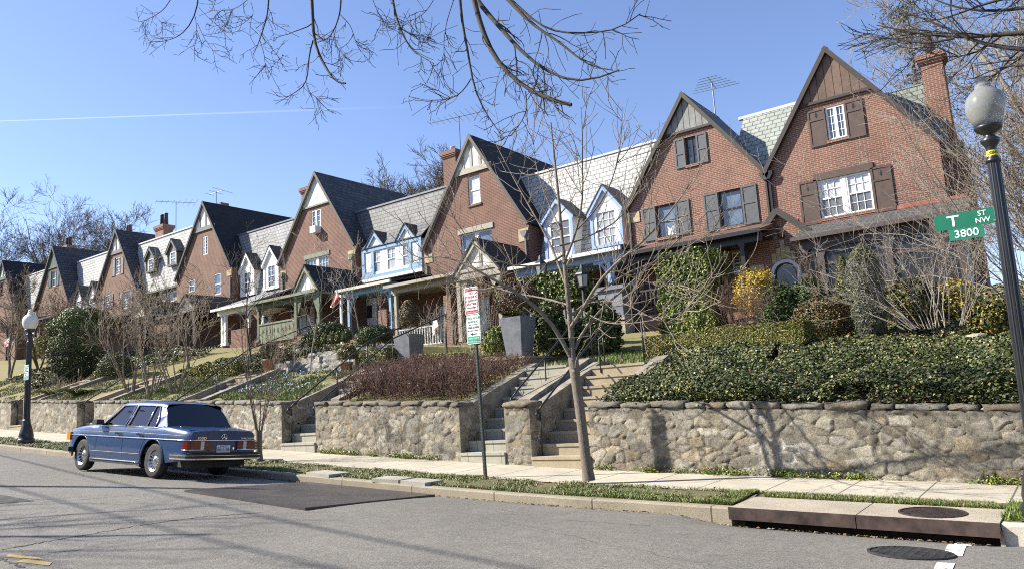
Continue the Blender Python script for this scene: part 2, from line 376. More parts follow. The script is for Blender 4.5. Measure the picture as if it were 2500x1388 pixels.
M['lawn']=plain('lawn_ground',(.115,.125,.035),.95,scale=1.1,bump=.4,c2=(.21,.16,.065))
M['vergeg']=plain('verge_ground',(.065,.085,.022),.95,scale=3.2,bump=.6,c2=(.13,.105,.055))
# ---------------- sheets ----------------
def sheet(name,xs,ys,fz,mat,kind='structure',smooth=True):
    X,Y=np.meshgrid(xs,ys,indexing='ij'); Z=fz(X,Y); nx,ny=len(xs),len(ys)
    V=np.stack([X,Y,Z],-1).reshape(-1,3); i=np.arange(nx*ny).reshape(nx,ny)
    F=np.stack([i[:-1,:-1],i[1:,:-1],i[1:,1:],i[:-1,1:]],-1).reshape(-1,4)
    return tag(np_mesh(name,V,F,mat,smooth=smooth),kind=kind)
xs_road=np.unique(np.r_[-900,-400,-200,np.arange(-140,-6,1.0),np.arange(-6,2,.25),np.arange(2,30,1.),60,120,900])
sheet('road',xs_road,np.r_[-14,-8,-4,-1,np.arange(0,9.4,.35),9.3],road_z,M['asphalt'])
sheet('sidewalk',xs_road,np.r_[10.27,10.8,11.3,11.9],lambda X,Y:walk_z(X,Y)+.012,M['walk'])
sheet('verge',np.r_[-140,-80,np.arange(-60,-3.8,.4),-3.72],np.linspace(9.3,10.35,9),lambda X,Y:walk_z(X,Y)+.0+(fbm(X*2,Y*2)-.4)*.06*np.clip((Y-9.28)*4,0,1)*np.clip((10.36-Y)*4,0,1),M['vergeg'])
sheet('verge_end',np.r_[-3.72,np.arange(-3.5,4,.4),30],np.linspace(9.3,10.35,9),lambda X,Y:walk_z(X,Y)-.03+.05*np.clip((Y-9.9)/.3,0,1)*np.clip((10.4-Y)*6,0,1)+.05*(X>-.85),M['vergeg'])
# kerb: profile swept along the street with the gap of the storm drain
def kerb(x0,x1,mat=None):
    xs=np.arange(x0,x1+.01,.5) if x1-x0>1 else np.array([x0,x1]); xs[-1]=x1
    prof=[(9.15,-.25),(9.155,-.02),(9.17,0),(9.31,.0),(9.33,-.02),(9.33,-.25)]
    V=[];F=[];n=len(prof)
    for x in xs:
        w=(random.random()-.5)*.012
        for y,z in prof: V.append((x,y+w,float(kerbtop(x))+z+w*.4))
    for i in range(len(xs)-1):
        for j in range(n-1): F.append((i*n+j,(i+1)*n+j,(i+1)*n+j+1,i*n+j+1))
    b=MB(); b.add(V,F); b.add(V[:n],[tuple(range(n))]); b.add(V[-n:],[tuple(range(n-1,-1,-1))])
    return tag(b.build('kerb',mat or M['kerb']),kind='structure')
kerb(-140,-3.70); kerb(-.92,30,concrete('pale_kerb',(.50,.46,.38)))
# terrain behind the wall
xs=np.unique(np.r_[-140,-120,np.arange(-100,-34,1.),np.arange(-34,2.3,.12),3,6,12,24,40]); ys=np.unique(np.r_[np.arange(12.28,17,.15),np.arange(17,24,.3),25,30,45,60,90])
def terr_cut(X,Y):
    z=terrain(X,Y)
    for i,(a,b) in enumerate(STAIRS):
        m=(X>a-.05)&(X<b+.05)&(Y<14.75); z=np.where(m,np.minimum(z,stair_z(i,Y)-.35),z)
    return z
NST=[9,9,9,9,9,9]
def stair_z(i,Y):
    a,b=STAIRS[i]; xm=(a+b)/2; z0=h(xm)+.08; z1=wt(xm)+.70
    return z0+(z1-z0)*np.clip((np.asarray(Y)-11.8)/2.85,0,1)
sheet('hillside',xs[xs<-7.1],ys,terr_cut,M['lawn']); sheet('garden_bank',np.r_[xs[xs<-7.1][-1],xs[xs>=-7.1]],ys,terr_cut,M['dirt'])
sheet('far_ground',np.array([-6000,-900,-140.]),np.array([-3000,-14.2]),lambda X,Y:h(X)-.3,M['lawn'])
sheet('near_ground',np.array([-900,-140,-60,30,900.]),np.array([-3000,-14.2]),lambda X,Y:h(X)-.35,M['lawn'])
sheet('back_ground',np.array([-6000,-900,-140.,-100,-60,-20,30,900]),np.array([61,200,3000.]),lambda X,Y:hg(X)+1.0+0*Y,M['lawn'])
# ---------------- rubble walls ----------------
def stone_mat():
    m,N,L,b=nmat('rubble_stone'); a=N.new('ShaderNodeAttribute'); a.attribute_name='stone'; g=N.new('ShaderNodeNewGeometry')
    n=N.new('ShaderNodeTexNoise'); n.inputs['Scale'].default_value=34; n.inputs['Detail'].default_value=9; n.inputs['Roughness'].default_value=.85; L.new(g.outputs['Position'],n.inputs['Vector'])
    r=N.new('ShaderNodeMapRange'); r.inputs[1].default_value=.3; r.inputs[2].default_value=.7; r.inputs[3].default_value=.42; r.inputs[4].default_value=1.5; L.new(n.outputs[0],r.inputs[0])
    mx=N.new('ShaderNodeMix'); mx.data_type='RGBA'; mx.blend_type='MULTIPLY'; mx.inputs[0].default_value=1; L.new(a.outputs['Color'],mx.inputs[6]); L.new(r.outputs[0],mx.inputs[7])
    n3=N.new('ShaderNodeTexNoise'); n3.inputs['Scale'].default_value=9; n3.inputs['Detail'].default_value=5; n3.inputs['Roughness'].default_value=.7; L.new(g.outputs['Position'],n3.inputs['Vector'])
    r3=N.new('ShaderNodeMapRange'); r3.inputs[1].default_value=.42; r3.inputs[2].default_value=.66; r3.inputs[4].default_value=.42; L.new(n3.outputs[0],r3.inputs[0])
    m3=N.new('ShaderNodeMix'); m3.data_type='RGBA'; L.new(r3.outputs[0],m3.inputs[0]); L.new(mx.outputs[2],m3.inputs[6]); m3.inputs[7].default_value=(.13,.115,.09,1); L.new(m3.outputs[2],b.inputs['Base Color'])
    b.inputs['Roughness'].default_value=.85; b.inputs['Specular IOR Level'].default_value=.3
    bp=N.new('ShaderNodeBump'); bp.inputs['Strength'].default_value=1; bp.inputs['Distance'].default_value=.05; L.new(n.outputs[0],bp.inputs['Height']); L.new(bp.outputs[0],b.inputs['Normal'])
    return m
M['stone']=stone_mat()
PAL=np.array([(.33,.285,.205),(.30,.26,.19),(.37,.335,.255),(.26,.235,.185),(.345,.275,.17),(.32,.295,.24),(.40,.365,.285),(.27,.225,.155),(.30,.28,.235),(.335,.295,.215)])*1.2
PAL=PAL*.72+PAL.mean(1,keepdims=True)*np.array([1.04,1.0,.92])*.28
PALW=np.array([(.62,.60,.55),(.55,.53,.48),(.48,.47,.44),(.66,.65,.62),(.50,.44,.34),(.58,.55,.47),(.42,.42,.41)])*.85
def voro(u,v,cw,ch,seed,jit=1.0):
    r=np.random.default_rng(seed); J=r.random((64,256,2)); 
    ci=np.floor(u/cw).astype(int); best=np.full(u.shape,9.);sec=np.full(u.shape,9.);bi=np.zeros(u.shape,int)
    rj=np.floor(v/ch).astype(int)
    for dj in(-1,0,1):
        for di in(-1,0,1):
            b_=rj+dj; a=ci+di; sh=.5*(b_&1)
            p=J[b_&63,a&255]; px=(a+.5+sh-.25+(p[...,0]-.5)*jit)*cw; py=(b_+.5+(p[...,1]-.5)*jit)*ch
            wgt=.8+.45*J[(b_*7+3)&63,(a*5+11)&255,0]
            d=np.hypot((u-px)/cw,(v-py)/ch)/wgt
            idx=(b_&63)*256+(a&255)
            lt=d<best; sec=np.where(lt,best,np.minimum(sec,d)); bi=np.where(lt,idx,bi); best=np.where(lt,d,best)
    return bi,sec-best
def panel_arrays(p0,du,length,zb,zt,res,seed,nrm,cw=.25,ch=.14,pal=PAL,mort=(.31,.275,.21),amp=.022):
    "rubble face starting at p0 running along du (unit xy); zb,zt functions of distance"
    nu=max(3,int(length/res)+1); us=np.linspace(0,length,nu); hmax=float(np.max(zt(us)-zb(us))); nv=max(3,int(hmax/res)+1)
    T=np.linspace(0,1,nv); U,TT=np.meshgrid(us,T,indexing='ij'); Z=zb(U)+(zt(U)-zb(U))*TT
    v=Z-zb(U)+5; uu=U+seed*3.7
    wu=uu+(fbm(uu*4,v*4)-.45)*.10; wv=v+(fbm(uu*4+9,v*4+31)-.45)*.09
    bi,e=voro(wu,wv,cw,ch,seed); s=np.clip((e-.05)/.16,0,1); s=s*s*(3-2*s)
    rr=np.random.default_rng(seed+50); pr=rr.random(64*256); ci=rr.integers(0,len(pal),64*256); br=.66+.6*rr.random(64*256)
    hgt=s*(.3+.7*pr[bi])*amp+(fbm(uu*11,v*11,4)-.5)*.045*s
    edge=np.minimum(np.minimum(U,length-U),.06)/.06
    hgt=hgt*np.clip(edge,.15,1)
    col=pal[ci[bi]]*br[bi][...,None]*(.85+.3*fbm(uu*5,v*5)[...,None]); mc=np.array(mort)*(.8+.4*fbm(uu*3,v*3))[...,None]
    k=np.clip((e-.04-.12*(fbm(uu*1.7+3,v*1.7+3)-.35))/.09,0,1)[...,None]; col=mc*(1-k)+col*k
    white=((fbm(uu*.5+40,v*.9+11)>.60)&(e<.10))[...,None]; col=np.where(white,np.array((.62,.60,.55)),col)
    dk=((e<.07+.05*fbm(uu*6,v*6))&(fbm(uu*1.9+70,v*1.9+21)>.50))[...,None]; col=np.where(dk,col*.5,col)
    tone=np.clip(1.25-.9*np.abs(fbm(uu*1.1,v*.35+7)-.25)-.25*(TT>.93),.6,1.1)[...,None]; col=col*tone  # mottled streaks, and a darker band along the top edge
    X=p0[0]+du[0]*U+nrm[0]*hgt; Y=p0[1]+du[1]*U+nrm[1]*hgt
    V=np.stack([X,Y,Z],-1).reshape(-1,3); i=np.arange(nu*nv).reshape(nu,nv)
    F=np.stack([i[:-1,:-1],i[1:,:-1],i[1:,1:],i[:-1,1:]],-1).reshape(-1,4)
    return V,F,col.reshape(-1,3)
def stone_object(name,parts,parent=None):
    V=[];F=[];C=[];o=0
    for v,f,c in parts: V.append(v);F.append(f+o);C.append(c);o+=len(v)
    ob=np_mesh(name,np.concatenate(V),np.concatenate(F),M['stone'],parent=parent,smooth=(name!='coping'))
    a=ob.data.color_attributes.new('stone','FLOAT_COLOR','POINT'); C=np.concatenate(C)
    a.data.foreach_set('color',np.c_[C,np.ones(len(C))].astype(np.float32).ravel()); return ob
def coping_stones(x0,x1,y0,y1,top,parent,seed,wmin=.3,wmax=.7,hh=.105):
    r=random.Random(seed); V=[];F=[];C=[]; x=x0
    while x<x1-.02:
        w=min(r.uniform(wmin,wmax),x1-x)
        if x1-(x+w)<.15: w=x1-x
        nx,ny,nz=5,4,3; c=np.array(PAL[r.randrange(len(PAL))])*r.uniform(.55,.9); base=len(V); g=.012; dz=r.uniform(-.02,.018); fo=r.uniform(.01,.035)
        for i in range(nx):
            for j in range(ny):
                for k in range(nz):
                    if 0<i<nx-1 and 0<j<ny-1 and 0<k<nz-1: pass
                    px=x+g+(w-2*g)*i/(nx-1); py=y0-fo+(y1-y0+fo)*j/(ny-1); pz=-hh+(hh+dz)*k/(nz-1)
                    cr=(i in(0,nx-1))+(j in(0,))+(k in(0,nz-1))
                    if cr>=2: 
                        px+= .010*(1 if i==0 else -1 if i==nx-1 else 0); py+=.010*(j==0); pz+=.009*(1 if k==0 else -1 if k==nz-1 else 0)
                    V.append((px+r.uniform(-.016,.016),py+r.uniform(-.022,.022),float(top(px))+pz+r.uniform(-.02,.02))); C.append(c)
        I=lambda i,j,k:base+(i*ny+j)*nz+k
        for i in range(nx-1):
            for k in range(nz-1): F.append((I(i,0,k),I(i+1,0,k),I(i+1,0,k+1),I(i,0,k+1))); F.append((I(i+1,ny-1,k),I(i,ny-1,k),I(i,ny-1,k+1),I(i+1,ny-1,k+1)))
            for j in range(ny-1): F.append((I(i,j,nz-1),I(i+1,j,nz-1),I(i+1,j+1,nz-1),I(i,j+1,nz-1))); F.append((I(i,j+1,0),I(i+1,j+1,0),I(i+1,j,0),I(i,j,0)))
        for j in range(ny-1):
            for k in range(nz-1): F.append((I(0,j+1,k),I(0,j,k),I(0,j,k+1),I(0,j+1,k+1))); F.append((I(nx-1,j,k),I(nx-1,j+1,k),I(nx-1,j+1,k+1),I(nx-1,j,k+1)))
        x+=w
    return stone_object('coping',[(np.array(V),np.array(F),np.array(C))],parent)
M['cheek']=plain('weathered_cheek_stone',(.24,.215,.17),.85,var=.25,scale=5,bump=.4)
def retaining_wall(x0,x1,label,seed,res=.025,ret0=True,ret1=True,extra_top=0.):
    zb=lambda X:walk_z(X,YW)-.12; zt=lambda X:wt(X)-.10+extra_top
    parts=[panel_arrays((x0,YW),(1,0),x1-x0,lambda u:zb(x0+u),lambda u:zt(x0+u),res,seed,(0,-1))]
    D=1.05
    if ret0: parts.append(panel_arrays((x0,YW+D),(0,-1),D,lambda u:zb(x0)+0*u,lambda u:zt(x0)+0*u,res,seed+1,(-1,0)))
    if ret1: parts.append(panel_arrays((x1,YW),(0,1),D,lambda u:zb(x1)+0*u,lambda u:zt(x1)+0*u,res,seed+2,(1,0)))
    t=thing('retaining_wall',label,'stone wall',((x0+x1)/2,YW,float(h((x0+x1)/2))),'rubble retaining walls along the sidewalk')
    stone_object('wall_face',parts,t)
    b=MB(); n=max(2,int((x1-x0)/1.5))
    for i in range(n):
        a,c=x0+(x1-x0)*i/n,x0+(x1-x0)*(i+1)/n
        b.add([(a,YW+.01,float(zt(a))),(c,YW+.01,float(zt(c))),(c,YW+WT,float(zt(c))),(a,YW+WT,float(zt(a))),(a,YW+WT,float(zb(a))),(c,YW+WT,float(zb(c)))],[(0,1,2,3),(3,2,5,4)])
    b.build('wall_core',M['limestone'],t)
    coping_stones(x0-.03,x1+.03,YW-.0,YW+WT,lambda x:wt(x)+extra_top,t,seed+9)
    return t
retaining_wall(-7.25,2.6,'long rubble stone wall under the ivy bank, right of the street tree',11,.022)
retaining_wall(-9.15,-8.55,'narrow rubble stone pillar between the two flights of steps',21,.022)
retaining_wall(-14.8,-10.3,'rubble stone wall between two stairways, below the purple-brown twiggy shrubs',31,.025)
retaining_wall(-20.5,-16.1,'rubble stone wall behind the young tree and the rear of the blue car',41,.03)
retaining_wall(-25.9,-21.7,'rubble stone wall section behind the roof of the blue car',51,.04)
retaining_wall(-31.4,-27.1,'rubble stone wall section just right of the far street lamp',61,.04)
retaining_wall(-60,-32.5,'far rubble stone wall running to the left edge of the photo',71,.09)
# ---------------- stairways ----------------
def stairway(i,label,mat,cheeks=True,steps=9,front=0.0):
    x0,x1=STAIRS[i]; xm=(x0+x1)/2; z0=float(walk_z(xm,YW)); z1=float(wt(xm))+.70
    t=thing('stairway',label,'steps',(xm,YW,z0),'stairways up through the wall')
    b=MB(); r=(z1-z0)/steps; tr=.30; ins=.0
    for k in range(steps):
        y=YW-.06+front*0+k*tr; z=z0+r*(k+1)
        b.box(x0+.015,x1-.015,y+.02,y+tr+.35,z-r-.25,z-.05)
        b.box(x0+.012,x1-.012,y,y+tr+.03,z-.05,z)     # tread slab with a nosing
    yl=YW-.06+steps*tr; b.box(x0+.012,x1-.012,yl,yl+1.6,z1-.3,z1-.004)
    b.build('flight',mat,t)
    if cheeks:
        for xx,w in((x0,-.30),(x1,.30)):
            c=MB(); ya,yb=YW+.47,YW+2.85; za=float(wt(xm))-.0; zb_=z1+.12
            xa,xb=(xx+w,xx) if w<0 else (xx,xx+w)
            c.add([(xa,ya,za-.6),(xb,ya,za-.6),(xb,ya,za),(xa,ya,za),(xa,yb,zb_-.8),(xb,yb,zb_-.8),(xb,yb,zb_),(xa,yb,zb_)],[(0,1,2,3),(3,2,6,7),(1,5,6,2),(4,0,3,7),(5,4,7,6)])
            c.add([(xa,yb,zb_-.8),(xb,yb,zb_-.8),(xb,yb,zb_),(xa,yb,zb_),(xa,yb+.35,zb_-.8),(xb,yb+.35,zb_-.8),(xb,yb+.35,zb_+.0),(xa,yb+.35,zb_+.0)],[(3,2,6,7),(1,5,6,2),(4,0,3,7),(5,4,7,6)])
            c.build('cheek_wall',M['cheek'],t)
    return t
stairway(0,'wide tan concrete steps right of the stone pillar, partly behind the street tree',M['step'])
stairway(1,'bluestone steps left of the stone pillar behind the parking sign',M['stepgrey'])
stairway(2,'bluestone steps in the wall gap right of the young tree',M['stepgrey'])
stairway(3,'brick and stone steps up the slope behind the young tree',M['step'])
stairway(4,'concrete steps in the dark wall gap ahead of the blue car',M['step'])
stairway(5,'concrete steps in the wall gap behind the far street lamp',M['step'])
# ---------------- storm drain, covers, plate, markings ----------------
def gz(x): return float(kerbtop(x))
t=thing('storm_drain','wide storm drain inlet with rusty steel edge in the kerb','storm drain',(-2.3,9.5,gz(-2.3)))
b=MB()
for a,c in((-3.69,-2.272),(-2.258,-.93)):
    b.add([(x,y,gz(x)+dz+(.012 if y>9.5 else 0)) for x in(a,c) for y in(9.10,9.97) for dz in(-.06,.012)],[(1,5,7,3),(0,1,3,2),(4,6,7,5),(2,3,7,6),(0,4,5,1),(0,2,6,4)])
b.build('concrete_lid',M['pebble'],t)
for a,c in((-3.70,-2.27),(-2.26,-.93)):
    s=MB(); s.add([(x,y,gz(x)+dz) for x in(a,c) for y in(9.075,9.10) for dz in(-.125,.016)],[(1,5,7,3),(0,1,3,2),(4,6,7,5),(2,3,7,6),(0,4,5,1),(0,2,6,4)])
    s.box(a,c,9.06,9.10,gz(a)+.005,gz(a)+.012) if False else None
    s.build('steel_edge',plain('rusty_steel',(.075,.05,.043),.6,metal=.3,var=.4,scale=5),t)
s=MB(); s.box(-3.72,-.9,9.55,9.6,gz(-2)-.7,gz(-2)-.05); s.box(-3.72,-.9,9.1,9.6,gz(-2)-.75,gz(-2)-.7); s.build('pit',M['interior'],t)
s=MB()
for x in(-3.71,-.925): s.box(x-.02,x+.02,9.12,9.6,gz(x)-.5,gz(x)-.06)
s.build('pit_side',M['kerb'],t)
def cover(name,label,x,y,z,r,kind,mats,slope=(0,0)):
    t=thing(name,label,'manhole cover',(x,y,z)); b=MB(); b.lathe([(r,0),(r,.012),(r*.93,.014),(r*.93,.006)],(x,y,z),36); b.build('rim',mats,t)
    b=MB()
    if kind=='waffle':
        b.lathe([(r*.925,0),(r*.925,.004)],(x,y,z),36); k=11
        for i in range(k):
            for j in range(k):
                px=(i-(k-1)/2+.5*(j%2))*r*1.75/k; py=(j-(k-1)/2)*r*1.75/k
                if math.hypot(px,py)<r*.84: b.box(x+px-r*.055,x+px+r*.055,y+py-r*.04,y+py+r*.04,z+.002,z+.014)
    else:
        b.lathe([(r*.925,0),(r*.925,.003)],(x,y,z),36); k=8
        for i in range(k):
            o=(i-(k-1)/2)*r*1.72/k; l=math.sqrt(max(0,(r*.88)**2-o*o))
            b.box(x+o-r*.045,x+o+r*.045,y-l,y+l,z+.002,z+.013); b.box(x-l,x+l,y+o-r*.045,y+o+r*.045,z+.002,z+.0135)
    b.build('lid',mats,t)
    return t
M['castiron']=plain('cast_iron',(.075,.055,.05),.5,metal=.5,var=.3,scale=12)
M['castgrey']=plain('cast_iron_grey',(.06,.06,.06),.5,metal=.5,var=.3,scale=12)
def tilt(t,x,y,fz):
    e=.2; n=Vector((-(float(fz(x+e,y))-float(fz(x-e,y)))/(2*e),-(float(fz(x,y+e))-float(fz(x,y-e)))/(2*e),1)).normalized()
    q=Vector((0,0,1)).rotation_difference(n); t.rotation_euler=q.to_euler()
t=cover('manhole_cover','rusty round manhole cover set in the storm drain lid',-1.58,9.52,gz(-1.58)+.016,.335,'waffle',M['castiron']); tilt(t,-1.58,9.52,lambda X,Y:kerbtop(X)+.014*(np.asarray(Y)-9.1))
xm,ym=-1.43,7.35; t=cover('drain_grate','round iron grate lying in the road beside the white stripes','drain grate',.0,0,.335,'grid',M['castgrey']) if False else cover('manhole_cover','round gridded iron cover in the road beside the white stripes',xm,ym,float(road_z(xm,ym))+.003,.335,'grid',M['castgrey']); tilt(t,xm,ym,road_z)
def road_quad(name,pts,mat,lift=.005,n=6):
    "pts: 4 plan corners; sheet that follows the road"
    V=[];F=[]
    for i in range(n+1):
        for j in range(n+1):
            s_,t_=i/n,j/n
            x=(pts[0][0]*(1-s_)+pts[1][0]*s_)*(1-t_)+(pts[3][0]*(1-s_)+pts[2][0]*s_)*t_; y=(pts[0][1]*(1-s_)+pts[1][1]*s_)*(1-t_)+(pts[3][1]*(1-s_)+pts[2][1]*s_)*t_
            V.append((x,y,float(road_z(x,y))+lift))
    for i in range(n):
        for j in range(n): a=i*(n+1)+j; F.append((a,a+n+1,a+n+2,a+1))
    b=MB(); b.add(V,F); return b.build(name,mat)
def worn_paint(name,c):
    m,N,L,b=nmat(name); g=N.new('ShaderNodeNewGeometry'); n=N.new('ShaderNodeTexNoise'); n.inputs['Scale'].default_value=7; n.inputs['Detail'].default_value=9; n.inputs['Roughness'].default_value=.75; L.new(g.outputs['Position'],n.inputs['Vector'])
    r=N.new('ShaderNodeMapRange'); r.inputs[1].default_value=.38; r.inputs[2].default_value=.44; L.new(n.outputs[0],r.inputs[0])
    mx=N.new('ShaderNodeMix'); mx.data_type='RGBA'; mx.inputs[6].default_value=(.15,.15,.14,1); mx.inputs[7].default_value=rgba(c); L.new(r.outputs[0],mx.inputs[0]); L.new(mx.outputs[2],b.inputs['Base Color']); b.inputs['Roughness'].default_value=.8
    return m
def ground_pt(u,v):
    "road point under a photo pixel"
    Y=5.0
    for _ in range(40):
        p=P(u,v,Y); e=p.z-float(road_z(p.x,p.y)); d=P(u,v,Y+.01); de=(d.z-float(road_z(d.x,d.y))-e)/.01
        Y=min(14,max(2.5,Y-e/de*.7))
    return P(u,v,Y)
wp=worn_paint('white_road_paint',(.72,.70,.66))
def marking(px,name,label,mat): 
    q=[ground_pt(*p) for p in px]; o=road_quad(name,[(p.x,p.y) for p in q],mat); return tag(o,label,'road marking')
tag(marking([(2303,1353),(2350,1357),(2377,1321),(2334,1318)],'crosswalk_stripe','white painted stripe on the road, nearest the storm drain',wp),group='white painted stripes at the corner')
tag(marking([(2262,1425),(2312,1425),(2332,1375),(2288,1372)],'crosswalk_stripe','white painted stripe cut by the bottom edge of the photo',wp),group='white painted stripes at the corner')
# steel plate over a trench
pl=plain('steel_plate',(.055,.050,.046),.40,metal=.4,var=.35,scale=1.6,c2=(.105,.09,.074),bump=.12,bscale=9)
pts=[(-11.45,6.62),(-8.30,6.45),(-8.42,9.02),(-11.55,9.02)]
V=[];n=5
zc=lambda x,y:float(road_z(x,6.5)*(9.0-y)/2.5+road_z(x,9.0)*(y-6.5)/2.5)+.035
b=MB(); b.slab([(x,y,zc(x,y)) for x,y in pts],.05); tag(b.build('steel_plate',pl),'dark steel trench plate lying on the road beside the kerb','steel plate')
# flagstones in the verge
def flagstone(u,v,w,d,ang,label):
    Y=9.8
    p=P(u,v,Y)
    for _ in range(30):
        e=p.z-float(walk_z(p.x,p.y))-.02; Y=min(10.3,max(9.4,Y+e*-3)) ; p=P(u,v,Y)
    z=float(walk_z(p.x,Y))+.05; q=[(-w/2,-d/2),(w/2*.9,-d/2*1.1),(w/2,d/2),(-w/2*.95,d/2*.9)]; c,s=math.cos(ang),math.sin(ang)
    b=MB(); b.slab([(p.x+a*c-e*s,Y+a*s+e*c,z+(a*c-e*s)*-.05) for a,e in q],.06); return tag(b.build('flagstone',M['flagg']),label,'flagstone',group='flagstones in the grass verge')
M['flagg']=concrete('flagstone',(.33,.315,.27),speck=.15)
flagstone(655,1138,.55,.35,.1,'grey flagstone nearest the young tree'); flagstone(800,1137,.75,.42,-.05,'pale flagstone in the grass below the stone wall')
flagstone(960,1152,.6,.42,.15,'raised pale flagstone with a visible edge near the parking sign'); flagstone(1030,1161,.6,.4,0,'sunken grey flagstone just left of the parking sign post')

# cracks, old paint and a patch on the asphalt
def crack(px,w,seed,label=None):
    r=random.Random(seed); pts=[ground_pt(*p) for p in px]; q=[]
    for i in range(len(pts)-1):
        n=14
        for k in range(n): q.append(pts[i].lerp(pts[i+1],k/n)+Vector((r.uniform(-.03,.03),r.uniform(-.03,.03),0)))
    q.append(pts[-1]); k=MB(); V=[]
    for i,p in enumerate(q):
        d=(q[min(i+1,len(q)-1)]-q[max(0,i-1)]); d.normalize(); s=Vector((-d.y,d.x,0))*w*r.uniform(.4,1.3)
        for e in(p-s,p+s): V.append((e.x,e.y,float(road_z(e.x,e.y))+.004))
    k.add(V,[(2*i,2*i+1,2*i+3,2*i+2) for i in range(len(q)-1)]); tag(k.build('road_crack',M['crackmat']),kind='structure')
M['crackmat']=plain('crack_dirt',(.035,.033,.030),.9,c2=(.10,.085,.06),scale=2.5)
crack([(0,1341),(150,1315),(330,1283),(480,1262),(640,1250)],.016,1); crack([(120,1348),(200,1341)],.010,2); crack([(0,1362),(60,1384)],.012,3); crack([(1380,1268),(1500,1276),(1590,1282)],.006,4)
op=worn_paint('old_yellow_paint',(.34,.25,.09))
tag(marking([(20,1352),(95,1360),(110,1366),(15,1359)],'worn_marking','worn yellow paint mark on the road at the lower left',op),group='worn yellow paint marks'); tag(marking([(60,1364),(128,1372),(120,1380),(40,1371)],'worn_marking','second worn yellow paint mark nearest the lower left corner',op),group='worn yellow paint marks')
pa=plain('patched_asphalt',(.055,.052,.047),.85,var=.3,scale=8,bump=.4)
q_=[ground_pt(*p) for p in((-90,1235),(85,1222),(0,1206),(-110,1210))]; tag(road_quad('road_patch',[(p.x,p.y) for p in q_],pa,.004),kind='structure')
# ---------------- house kit ----------------
YF=26.0
def ext(tl,br,Y): a=P(*tl,Y); b=P(*br,Y); return a.x,b.x,b.z,a.z
def clip_poly(poly,axis,val,keep_less):
    out=[]
    for i in range(len(poly)):
        a,b=poly[i],poly[(i+1)%len(poly)]
        ia=(a[axis]<=val) if keep_less else (a[axis]>=val); ib=(b[axis]<=val) if keep_less else (b[axis]>=val)
        if ia: out.append(a)
        if ia!=ib:
            t=(val-a[axis])/(b[axis]-a[axis]); out.append((a[0]+t*(b[0]-a[0]),a[1]+t*(b[1]-a[1])))
    return out
def wall_mesh(mb,poly,ops,Y,depth=.14,mi=0):
    "convex polygon (x,z) in plane Y with rectangular openings and reveals"
    xs=sorted(set([min(p[0] for p in poly),max(p[0] for p in poly)]+[v for o in ops for v in o[:2]])); zs=sorted(set([min(p[1] for p in poly),max(p[1] for p in poly)]+[v for o in ops for v in o[2:4]]))
    for i in range(len(xs)-1):
        for j in range(len(zs)-1):
            cx,cz=(xs[i]+xs[i+1])/2,(zs[j]+zs[j+1])/2
            if any(o[0]<cx<o[1] and o[2]<cz<o[3] for o in ops): continue
            p=clip_poly(clip_poly(clip_poly(clip_poly(poly,0,xs[i],False),0,xs[i+1],True),1,zs[j],False),1,zs[j+1],True)
            q=[]
            for a in p:
                if not q or math.hypot(a[0]-q[-1][0],a[1]-q[-1][1])>1e-6: q.append(a)
            if len(q)>2: mb.add([(a[0],Y,a[1]) for a in q],[tuple(range(len(q)))],mi)
    for o in ops:
        if depth==0: break
        x0,x1,z0,z1=o[:4]; d=Y+depth
        mb.quad((x0,Y,z0),(x0,d,z0),(x0,d,z1),(x0,Y,z1),mi); mb.quad((x1,d,z0),(x1,Y,z0),(x1,Y,z1),(x1,d,z1),mi)
        mb.quad((x0,Y,z1),(x0,d,z1),(x1,d,z1),(x1,Y,z1),mi); mb.quad((x0,d,z0),(x0,Y,z0),(x1,Y,z0),(x1,d,z0),mi)
